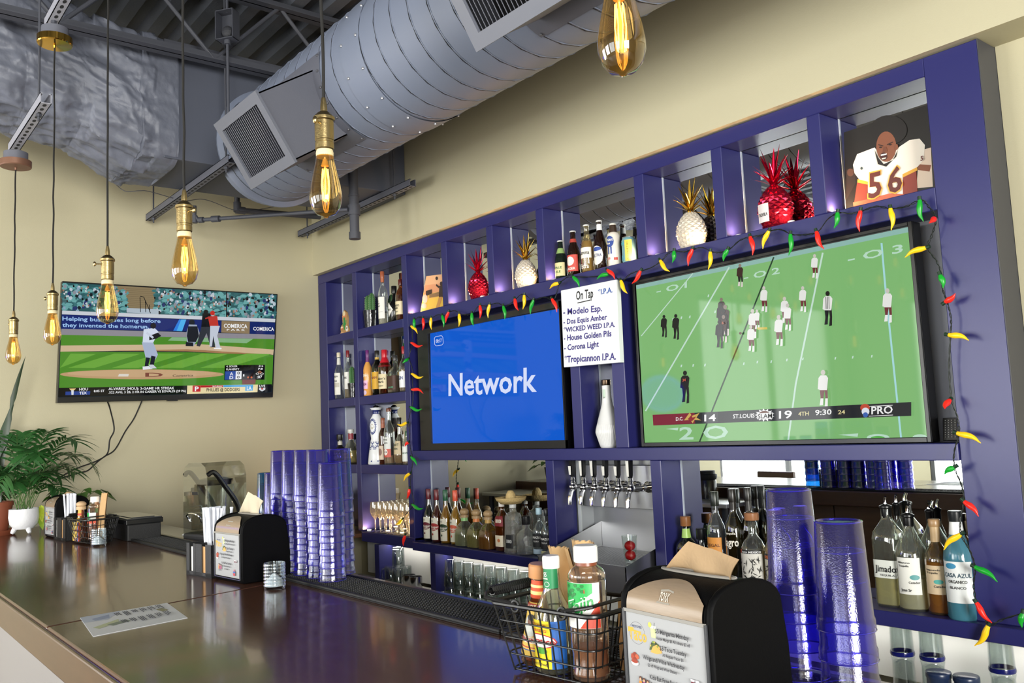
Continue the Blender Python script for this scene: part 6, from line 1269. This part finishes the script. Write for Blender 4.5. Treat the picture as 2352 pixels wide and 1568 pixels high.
b.text("i", lambda u, v: tjp(.42 + .05 * u, .147 + .007 * v, .0031), mat('#c22a1f', .4)); b.build('label_lettering', o, None, 0)
# second seasoning fill: dusty haze of chili on the glass is left out; the fill sits at the bottom
# folded brown paper bags standing behind the bottles
def paper_bag(label, x, y, z, rz, w_, h_, tilt):
    o = thing('paper_sleeve', label, 'paper bag', (x, y, z), rz); PB = mat('#bd9a6c', .8, bump=.15, bscale=90)
    def pf(u, v, s):
        zz = h_ * v + (.006 * sin(u * 40) * .3 if v > .95 else 0); fold = .012 * (abs((u * 3) % 2 - 1) - .5); return (-w_/2 + w_ * u * (1 - .06 * v) + tilt * v * v * .5, fold * (.5 + .6 * v) + s * .004 + tilt * .15 * v, zz)
    b = B().grid(25, 10, lambda u, v: pf(u, v, 0), PB).grid(25, 10, lambda u, v: pf(1 - u, v, 1), PB); b.build('folded_paper', o, None, 25)
x, y = inb(-.006, .022); paper_bag('brown paper sleeve fanning out behind the green-necked sauce in the near basket', x, y, SZ_, BR + R_(4), .06, .205, -.06)
x, y = inb(.008, .045); paper_bag('taller brown paper sleeve behind the seasoning bottle in the near basket', x, y, SZ_, BR - R_(3), .07, .214, -.02)
x, y = inb(.088, .028); paper_bag('low brown paper sleeve at the right end inside the near basket', x, y, SZ_, BR - R_(35), .05, .12, .02)

# ================================================================== straw caddies
def straw_caddy(label, slabel, x, y, rz, grp, ns=16, W=.17, Dp=.10, H=.105):
    o = thing('straw_caddy', label, 'caddy', (x, y, T), rz); m = BLACKM
    b = B()
    for a in ((-W/2, W/2, 0, .003, .0, .014), (-W/2, W/2, Dp - .003, Dp, 0, H), (-W/2, -W/2 + .003, 0, Dp, 0, H), (W/2 - .003, W/2, 0, Dp, 0, H), (-W/2, W/2, 0, Dp, 0, .004), (-.0015 - .02, .0015 - .02, 0, Dp, 0, H)): b.box(*a, m)
    for xa, xb in ((-W/2, -W/2 + .022), (-W/2 + .047, .022), (.046, W/2)): b.box(xa, xb, 0, .003, 0.0, H, m)
    b.build('caddy_body', o, None, 0)
    n = thing('napkin_stack', 'white and tan beverage napkins in the slots of the ' + ('mid-counter' if ns > 12 else 'far') + ' straw caddy', 'napkins', (x, y, T), rz)
    B().box(-W/2 + .024, -.028, .006, .03, .0045, H - .012, mat('#e4e2dc', .8)).box(.0, W/2 - .006, .005, .012, .0045, H - .008, mat('#c79a68', .8)).build('napkin_pile', n, None, 0)
    rr = random.Random(ns); src = None; c, s_ = cos(rz), sin(rz)
    for k in range(ns):
        lx = -.035 + .088 * (k % 6) / 6 + rr.uniform(-.003, .003) ; ly = .045 + .014 * (k // 6) + rr.uniform(-.002, .002); px_, py_ = x + lx * c - ly * s_, y + lx * s_ + ly * c
        if src is None:
            src = thing('wrapped_straw', slabel, 'straw', (px_, py_, T + .006), group=grp)
            B().cyl((0, 0, 0), (0, 0, .205), .0048, mat('#d3d6de', .6), n=9).lathe([(.0048, .205), (.006, .212), (.0052, .214)], mat('#dcdfe8', .6), 9, None, closed=False).build('straw_wrap', src)
            e = src
        else: e = dup(src, (px_, py_, T + .006))
        e.rotation_euler = (rr.uniform(-.05, .05), -.24 + .40 * (k % 6) / 6 + rr.uniform(-.03, .03), 0)
straw_caddy('black straw and napkin caddy left of the mid-counter napkin dispenser', 'white paper-wrapped straw standing in the mid-counter caddy', 2.770, -1.822, R_(8), 'straws in the mid-counter caddy', 24)
straw_caddy('far black straw caddy between the far napkin dispenser and far wire basket', 'white paper-wrapped straw standing in the far caddy', 1.03, -1.885, R_(6), 'straws in the far caddy', 12)

# ================================================================== small ribbed tumblers of white packets
def candle_glass(label, flabel, x, y):
    o = thing('ribbed_tumbler', label, 'glass', (x, y, T)); prof = [(0, .002), (.029, .0), (.031, .004)]
    for i in range(7): z = .012 + i * .0095; prof += [(.0312, z - .003), (.0328, z), (.0312, z + .003)]
    prof += [(.0318, .076), (.030, .076), (.029, .01), (0, .009)]
    B().lathe(prof, glass('#eef3f6', .03, 2.4), 32, None, closed=False).build('glass_body', o, None, 50)
    rr = random.Random(int(x * 10)); q = thing('salt_heap', flabel, 'salt', (x, y, T + .0095)); q['kind'] = 'stuff'
    B().lathe([(.0285, 0), (.0285, .008), (.024, .017), (.015, .025), (.007, .034), (0, .037)], mat('#f0f1f2', .7, bump=.9, bscale=70), 20, None, closed=False).build('salt_grains', q, None, 60)
candle_glass('ribbed clear glass of white salt in front of the mid-counter dispenser', 'white salt heaped in the mid-counter ribbed glass', 3.212, -1.752)
candle_glass('far ribbed clear glass of white salt in front of the far basket', 'white salt heaped in the far ribbed glass', 1.478, -1.818)
# menu lying on the bar
c = [AZ(*p, T + .0012) for p in ((184, 1418), (214, 1461), (431, 1418), (384, 1384))]
mn = thing('menu_sheet', 'pale printed menu sheet lying flat on the dark bar counter', 'menu', tuple((c[0] + c[2]) / 2)); O = mn.location
b = B(); b.add([tuple(p) for p in c] + [(p.x, p.y, T + .0002) for p in c], [(0, 1, 2, 3), (7, 6, 5, 4), (0, 4, 5, 1), (1, 5, 6, 2), (2, 6, 7, 3), (3, 7, 4, 0)], mat('#d5d7da', .45)); b.build('sheet', mn, O, 0)
P = Pic(lambda u, v, d: tuple((c[0] * (1 - u) + c[3] * u) * (1 - v) + (c[1] * (1 - u) + c[2] * u) * v + Vector((0, 0, .0002 + d))), .00006); IK = mat('#4a4c5c', .5)
P.poly_([(0, 0), (.45, 0), (.25, .35), (0, .3)], mat('#b4bccb', .5)).poly_([(.1, .18), (.3, .1), (.28, .28), (.12, .3)], mat('#8f9ab4', .5)).poly_([(.05, .62), (.35, .42), (.33, .58), (.1, .72)], mat('#b9bf9a', .5)).poly_([(.2, .6), (.42, .52), (.45, .62), (.25, .7)], mat('#7d8878', .5)).poly_([(.8, .28), (.88, .25), (.92, .42), (.84, .45)], mat('#8f8c6c', .5))
rr = random.Random(4)
for q in range(6):
    for t in range(2):
        for k in range(3): u = .36 + .095 * q + .022 * k; v = .08 + .42 * t; P.line([(u, v), (u + .012, v + rr.uniform(.12, .26))], .012, IK)
P.build('print', mn, O, 0)

# ================================================================== far end of the bar: caddy box, basket, plants
bb = thing('condiment_box', 'black lidded condiment box at the far end of the bar', 'box', (1.2, -1.61, T)); O = bb.location
x0, x1, y0, y1 = .97, 1.432, -1.69, -1.525
bevel(B().box(x0 + .008, x1 - .008, y0 + .008, y1 - .008, T, T + .075, BLACKM).build('box_body', bb, O, 0), .004)
bevel(B().box(x0, x1, y0, y1, T + .075, T + .098, mat('#18191b', .25)).build('rim_tray', bb, O, 0), .003)
b = B().box(x0 + .004, x1 - .004, y0 + .004, y1 - .004, T + .098, T + .103, mat('#3c3d3f', .12)).box(x0 + .03, x1 - .03, y0 + .03, y1 - .03, T + .103, T + .1055, mat('#47484a', .1)); bevel(b.build('lid', bb, O, 0, label='smoky translucent lid'), .002)
FX, FY_, FR = 1.305, -1.80, R_(8)
wire_basket('far black wire basket holding sauces at the end of the bar', FX, FY_, FR, .225, .15, .105)
def inf(u, v): return (FX + u * cos(FR) - v * sin(FR), FY_ + u * sin(FR) + v * cos(FR))
x, y = inf(-.062, -.03); bottle('far hot sauce bottle with a round wooden cap and yellow label', x, y, SZ_, .175, .030, CHO, '#e8b98a', '#a8380f', .8, ('#c9a880', .84, 1.0, 1.75, 'ball'), [(.10, .60, '#e8bd4e', 1.15, [('#r', 0, 1, .3, .1, '#c23a2a')]), (.64, .82, '#e0a03a', 1.2, [('#r', 0, 1, .1, .3, '#c8402a')])], capm=mat('#c9a880', .6))
x, y = inf(.02, .0); bottle('far seasoning bottle with a white cap and green label', x, y, SZ_, .20, .031, TAJ, '#ecd5c0', '#a84a1c', .62, ('#efefec', .875, 1.0, 1.2), [(.40, .64, '#eceae6', 1.25, [('#r', 0, .6, .55, .45, '#1f9c48'), ('tajin', .1, .7, .3, .4, '#1c8a3c'), ('#r', .3, 1, 0, .25, '#d9502e')])])
x, y = inf(-.012, .025); bottle('far green-labelled sauce bottle behind the far seasoning bottle', x, y, SZ_, .18, .028, YUC, '#dfe6d2', '#5a7a3a', .4, ('#e6e6e2', .89, 1.0, 1.25), [(.5, .8, '#1d7a4a', 1.2, [])])
x, y = inf(.064, .005); paper_bag('brown paper sleeve in the far wire basket', x, y, SZ_, FR + R_(4), .085, .215, .055)
x, y = inf(-.035, .012)
o = thing('black_pouch', 'small black and red bag tucked in the far wire basket', 'pouch', (x, y, SZ_)); B().ell((0, 0, .07), (.038, .022, .042), mat('#17141a', .5, bump=.6, bscale=30)).ell((.012, -.018, .10), (.02, .012, .012), mat('#a8282a', .5)).build('pouch_body', o)
for i, (u, cl) in enumerate(((-.09, '#d9b23a'), (-.078, '#e6d8a0'), (-.066 + .03, '#5a6ab0'), (-.028, '#c9503a'))):
    x, y = inf(u, -.052); o = thing('sauce_packet', 'colourful %s packet standing at the front of the far basket' % ('yellow', 'cream', 'blue', 'red')[i], 'packet', (x, y, SZ_), FR)
    B().box(-.006, .006, -.003, .003, 0, .085, mat(cl, .35, noise=.4, nscale=40)).build('packet_body', o, None, 0)
# white footed planter with a parlour palm
LEAFG = mat('#2c5a2a', .4, noise=.25, nscale=20); STEM = mat('#4a6a34', .5)
pl = thing('potted_palm', 'leafy green palm in a white footed pot at the far end of the bar', 'plant', (.49, -1.945, T))
b = B().lathe([(.0, .028), (.045, .03), (.066, .055), (.072, .09), (.070, .134), (.066, .134), (.066, .1), (0, .1)], mat('#e6e7ea', .6, bump=.2, bscale=60), 36, closed=False); b.build('pot', pl)
for a in (20, 140, 260): c_, s_ = cos(R_(a)), sin(R_(a)); B().tube([(.035 * c_, .035 * s_, .045), (.048 * c_, .048 * s_, .02), (.055 * c_, .055 * s_, .009)], .012, mat('#e6e7ea', .6), 10, rs=[.014, .012, .008]).build('pot_foot', pl)
def frond(b, base, yaw, reach, rise, droop, nleaf, ll, rr):
    pts = []
    d = Vector((cos(yaw), sin(yaw), 0))
    for i in range(12): t = i / 11; pts.append(Vector(base) + d * (reach * t) + Vector((0, 0, rise * (1 - (1 - t) ** 2) - droop * t ** 3)))
    b.tube(pts, .0016, STEM, 5, rs=[.0022 - .0014 * i / 11 for i in range(12)])
    for k in range(nleaf):
        t = .30 + .70 * k / nleaf; i = min(10, int(t * 11)); f = t * 11 - i; p = pts[i].lerp(pts[i + 1], f); tn = (pts[i + 1] - pts[i]).normalized()
        for s_ in (-1, 1):
            sd = tn.cross(Vector((0, 0, 1))).normalized() * s_; dr = (sd * .75 + tn * .62 + Vector((0, 0, .15))).normalized(); L = ll * (.55 + .8 * sin(PI * (t - .25) / .85)) * rr.uniform(.85, 1.1)
            n_ = dr.cross(tn).normalized(); w_ = (n_.cross(dr)).normalized(); vs = []
            for q in range(5):
                u = q / 4; ww_ = .0075 * (sin(PI * min(.98, u * .9 + .1)) ** .8); c0 = p + dr * (L * u) - Vector((0, 0, .35 * L * u * u)); vs += [tuple(c0 + w_ * ww_), tuple(c0 - w_ * ww_)]
            b.add(vs, [(2*q, 2*q+1, 2*q+3, 2*q+2) for q in range(4)], LEAFG)
rr = random.Random(12)
for k in range(22):
    yaw = 2.399 * k + .3; tall = (.33 + .16 * rr.random()) * (1 if k % 2 else .62); reach = .12 + .17 * rr.random()
    b = B(); frond(b, (rr.uniform(-.03, .03), rr.uniform(-.03, .03), .1), yaw, reach, tall * (1.0 if reach < .25 else .75), .05 + .10 * rr.random(), 12, .098, rr); b.build('frond', pl, None, 40)
b = B(); frond(b, (.01, .02, .1), R_(70), .33, .40, .20, 15, .10, rr); b.build('frond', pl, None, 40)
b = B(); frond(b, (.0, .02, .1), R_(40), .30, .46, .10, 15, .11, rr); b.build('frond', pl, None, 40)
# terracotta planter with tall snake plant blades
tp = thing('potted_snake_plant', 'terracotta pot and saucer with tall dark snake plant blades at the left edge', 'plant', (.345, -2.062, T)); TC = mat('#8a4a32', .6, noise=.15, nscale=12, bump=.1, bscale=60)
B().lathe([(0, .012), (.065, .012), (.088, .15), (.092, .15), (.094, .172), (.084, .172), (.08, .155), (0, .15)], TC, 36, closed=False).build('pot', tp)
B().lathe([(0, 0), (.095, 0), (.112, .026), (.105, .026), (.092, .011), (0, .011)], TC, 36, closed=False).build('saucer', tp)
SNK = mat('#1c3318', .4, noise=.35, nscale=14)
for (dx, dy, H, w_, lean_x, lean_y, tw) in ((.03, .02, .80, .017, -.02, .12, .9), (-.01, -.01, .54, .030, .0, .10, .2), (.0, .02, .44, .028, .02, -.08, 1.2), (.02, -.02, .38, .026, .03, .10, 2.2)):
    vs = []; N = 14
    for q in range(N + 1):
        t = q / N; ww_ = w_ * (.55 + .8 * t if t < .5 else .95 * (1 - ((t - .5) / .5) ** 2.2)) * (.35 if abs(t - .62) < .04 and H > .7 else 1); a = tw + .8 * t
        c0 = Vector((dx + lean_x * t * t, dy + lean_y * t * t, .15 + H * t)); s_ = Vector((cos(a), sin(a), 0)); nn_ = Vector((-sin(a), cos(a), 0)) * (.004 * (1 - t) + .0008)
        vs += [tuple(c0 + s_ * ww_), tuple(c0 + nn_), tuple(c0 - s_ * ww_), tuple(c0 - nn_)]
    B().add(vs, [(4*q + e, 4*q + (e+1) % 4, 4*q + 4 + (e+1) % 4, 4*q + 4 + e) for q in range(N) for e in range(4)], SNK).build('blade', tp, None, 50)
for k in range(5):
    b = B(); frond(b, (rr.uniform(-.03, .03), rr.uniform(-.03, .03), .15), 1.3 * k + .2, .17, .26, .10, 10, .08, rr); b.build('frond', tp, None, 40)
# trailing pothos behind the dispenser
pt_ = thing('potted_pothos', 'low trailing green plant in a dark pot against the left wall behind the far caddy', 'plant', (.30, -1.66, T))
B().lathe([(0, 0), (.06, 0), (.075, .11), (.07, .11), (.066, .1), (0, .095)], mat('#2a2624', .5), 28, closed=False).build('pot', pt_)
POT = mat('#3f6a24', .4, noise=.4, nscale=18)
for k in range(16):
    a = 2.4 * k; L = .06 + .09 * rr.random(); h = .12 + .10 * rr.random(); c0 = Vector((L * cos(a) + .03, L * sin(a) * 1.2, h)); d = Vector((cos(a), sin(a), -.35)).normalized(); s_ = Vector((-sin(a), cos(a), .2)); ll = .05 + .03 * rr.random(); vs = [tuple(c0)]
    b = B().tube(catmull([(0, 0, .09), tuple(c0 * .6 + Vector((0, 0, .06))), tuple(c0)], 4), .0016, STEM, 5)
    ol = [(0, 0), (.12, .32), (.35, .42), (.65, .28), (1, 0), (.65, -.28), (.35, -.42), (.12, -.32)]
    b.add([tuple(c0 + d * (ll * u) + s_ * (ll * v) + Vector((0, 0, .25 * ll * abs(v) - .25 * ll * u * u))) for u, v in ol], [(0, 1, 2, 3), (0, 3, 4), (0, 4, 5), (0, 5, 6, 7)], POT); b.build('leaf', pt_, None, 60)
lv = B(); c0 = AY(93, 1165, -1.87); ol = [(0, 0), (.12, .28), (.35, .36), (.65, .25), (1, 0), (.65, -.25), (.35, -.36), (.12, -.28)]
lf_ = thing('variegated_leaf_sprig', 'yellow-green variegated leaves hanging beside the white footed pot', 'plant', (c0.x, c0.y, T))
b = B().tube([(0, 0, 0), (-.01, 0, .08), (0, 0, .145)], .002, STEM, 5)
for (a, z0_, ll, cl) in ((-75, .145, .085, '#a9b83a'), (-95, .09, .08, '#8aa636'), (-60, .11, .06, '#b9c24a')):
    d = Vector((.35, .1, sin(R_(a)))).normalized(); s_ = Vector((.8, .5, .3)); b.add([tuple(Vector((0, 0, z0_)) + d * (ll * u) + s_ * (ll * .8 * v)) for u, v in ol], [(0, 1, 2, 3), (0, 3, 4), (0, 4, 5), (0, 5, 6, 7)], mat(cl, .45, noise=.4, nscale=60))
b.build('leaf', lf_, None, 60)

# ================================================================== blender behind the bar
us = thing('undercounter_shelf', 'steel undercounter work shelf behind the far bar carrying the blender', 'shelf', (1.2, -1.28, 0)); O = us.location
bevel(B().box(.06, 2.45, -1.468, -1.10, .985, 1.01, STEEL).build('shelf_top', us, O, 0), .003)
for x in (.12, 2.4): B().cyl((x, -1.15, 0), (x, -1.15, .985), .02, GREYD).build('leg', us, O)
bl = thing('blender', 'black blender with a smoky clear sound enclosure behind the far bar', 'blender', (1.665, -1.36, 1.01), R_(12))
SMK = glass('#e3e4df', .04, 2.0)
bevel(B().box(-.10, .10, -.11, .10, 0, .09, BLACKM).build('motor_base', bl, None, 0), .012, 3)
b = B(); hood = [(-.10, .085), (-.10, .34), (-.085, .385), (-.05, .405), (.05, .405), (.085, .385), (.10, .34), (.10, .085)]
vs = [(u, v_, z) for v_ in (-.105, .095) for u, z in hood]; n = len(hood); b.add(vs, [(i, i + 1, n + i + 1, n + i) for i in range(n - 1)] + [tuple(range(n)), tuple(range(2 * n - 1, n - 1, -1))], SMK); b.build('sound_enclosure', bl, None, 0)
b = B()
for s_ in (-1, 1): b.tube(catmull([(s_ * .098, .06, .09), (s_ * .10, .05, .20), (s_ * .10, -.02, .30), (s_ * .10, -.07, .36), (s_ * .095, -.10, .35)], 5), .011, BLACK, 8)
b.build('hinge_arm', bl)
b = B().lathe([(.0, .095), (.04, .095), (.055, .12), (.072, .30), (.07, .30), (.05, .12)], CLEAR, 20, None, 4, closed=False); b.build('jug', bl, None, 50)
b = B().lathe([(.06, .30), (.066, .325), (.03, .335), (.0, .335)], BLACK, 20, None, 4, closed=False); b.build('jug_lid', bl)
B().tube(catmull([(-.045, -.1, .14), (-.05, -.118, .17), (0, -.122, .18), (.05, -.118, .17), (.045, -.1, .14)], 5), .004, CHROME, 7).build('door_pull', bl)
B().box(-.022, .022, -.107, -.1055, .262, .275, BLACK).build('badge', bl, None, 0)
kn = thing('black_lid_container', 'black lidded container behind the blender and straws', 'container', (2.10, -1.38, 1.01))
B().lathe([(0, 0), (.05, 0), (.055, .11), (.05, .12), (0, .12)], mat('#3a302c', .25), 24).build('container_body', kn); B().lathe([(.055, .12), (.062, .135), (.062, .15), (.05, .155), (.05, .175), (0, .178)], BLACKM, 24).build('lid', kn)
cr = thing('white_scoop', 'white plastic tray with a curved handle beside the blender', 'tray', (1.50, -1.43, 1.01)); b = B().box(-.05, .05, -.03, .03, 0, .045, WHITE); b.tube(catmull([(.05, 0, .04), (.08, 0, .07), (.0, 0, .075), (-.08, 0, .062)], 5), .006, WHITE, 8); b.build('tray_body', cr, None, 30)
for i in range(4):
    o = thing('garlic_bulb', 'small pinkish garlic bulb on the shelf beside the blender, %s along' % ORD[i], 'garlic', (1.80 + .045 * i, -1.445 + .012 * (i % 2), 1.01), group='garlic bulbs by the blender'); B().ell((0, 0, .016), (.018, .018, .016), mat('#c9a898', .6)).lathe([(.006, .028), (.002, .042)], mat('#c9b8a0', .6), 8).build('bulb_body', o)

# ================================================================== lit niche lamps (small puck lights on the niche floors)
PK = emis('#ffcf96', 800.0); src = None
def puck(x, y, z, e, lab):
    global src
    if src is None:
        src = thing('puck_light', lab, 'light', (x, y, z), group='puck lights in the niches')
        B().lathe([(0, .0), (.014, 0), (.014, .006), (.012, .008)], WHITE, 18, None, closed=False).lathe([(.012, .008), (0, .0085)], PK, 18, None, closed=False).build('puck_body', src); r = src
    else: r = dup(src, (x, y, z), None, lab)
for x, nm in ((1.232, 'orange print'), (1.672, 'small red pineapple'), (2.11, 'small white pineapple'), (2.523, 'beer bottles'), (3.205, 'gold-crowned white pineapple'), (3.632, 'larger red pineapple'), (4.058, 'player print')):
    puck(x, .035, NZ, .6, 'small puck light at the left floor corner of the niche with the %s' % nm)
for a in ((1.945, .02, 'red pineapple'), (2.36, .02, 'white pineapple'), (3.46, .02, 'gold-crowned pineapple'), (3.88, .02, 'large red pineapple'), (3.075, .018, 'beer can')):
    puck(a[0], a[1], NZ, .6, 'small puck light at the right front of the niche beside the %s' % a[2])
for a in ((.605, .03, 1, 'left end of the wine glass niche'), (.78, .067, 1, 'back left of the wine glass niche'), (.95, .067, 1, 'back right of the wine glass niche'), (1.128, .03, 1, 'right end of the wine glass niche')): puck(a[0], a[1], SZ, a[2], 'small puck light at the ' + a[3])
puck(.395, -.10, .868, 6.0, 'small puck light between the glass carafes')

# ================================================================== rest of the room, seen in the mirrors
tbw = thing('dining_table', 'white dining table behind the camera, seen in the lower mirror', 'table', (1.3, -4.9, 0)); bevel(B().box(-.6, .6, -.4, .4, .72, .76, mat('#e6e4de', .3)).build('tabletop', tbw, None, 0), .005)
for sx in (-.52, .52):
    for sy in (-.33, .33): B().cyl((sx, sy, 0), (sx, sy, .72), .025, BLACK).build('leg', tbw)
def chair(label, x, y, rz):
    o = thing('dining_chair', label, 'chair', (x, y, 0), rz, 'dining chairs seen in the mirror')
    bevel(B().box(-.21, .21, -.21, .21, .44, .48, mat('#6a6a2c', .5)).build('seat', o, None, 0), .01); bevel(B().box(-.20, .20, .19, .22, .62, .95, mat('#77722f', .5)).build('backrest', o, None, 0), .01)
    bevel(B().box(-.215, .215, .185, .225, .93, .99, mat('#4a2f22', .4)).build('top_rail', o, None, 0), .01)
    for sx in (-.2, .2):
        for sy, h in ((-.2, .44), (.205, .94)): B().box(sx - .015, sx + .015, sy - .015, sy + .015, 0, h, BLACK).build('leg', o, None, 0)
chair('olive chair at the left of the mirrored white table', .75, -4.3, R_(5)); chair('olive chair at the right of the mirrored white table', 1.75, -4.3, R_(-8)); chair('olive chair standing apart nearer the bar in the mirror', 2.9, -4.1, R_(20))
ng = thing('led_sign', 'oval violet LED ring sign on the left wall out of frame', 'sign', (0.02, -3.55, 1.78)); VI = emis('#4030ff', 6)
B().tube([(.02, .30 * cos(2*PI*i/40), .17 * sin(2*PI*i/40)) for i in range(40)], .014, VI, 8, closed=True).build('led_ring', ng)
B().lathe([(0, 0), (.34, 0), (.34, .012), (0, .012)], BLACK, 40, Matrix.Rotation(PI/2, 4, 'Y') @ Matrix.Diagonal((.62, 1, 1, 1))).build('backing', ng)
B().lathe([(0, .013), (.295, .013), (0, .0135)], emis('#3a34ff', 4), 40, Matrix.Rotation(PI/2, 4, 'Y') @ Matrix.Diagonal((.57, 1, 1, 1)), closed=False).build('glow_panel', ng)
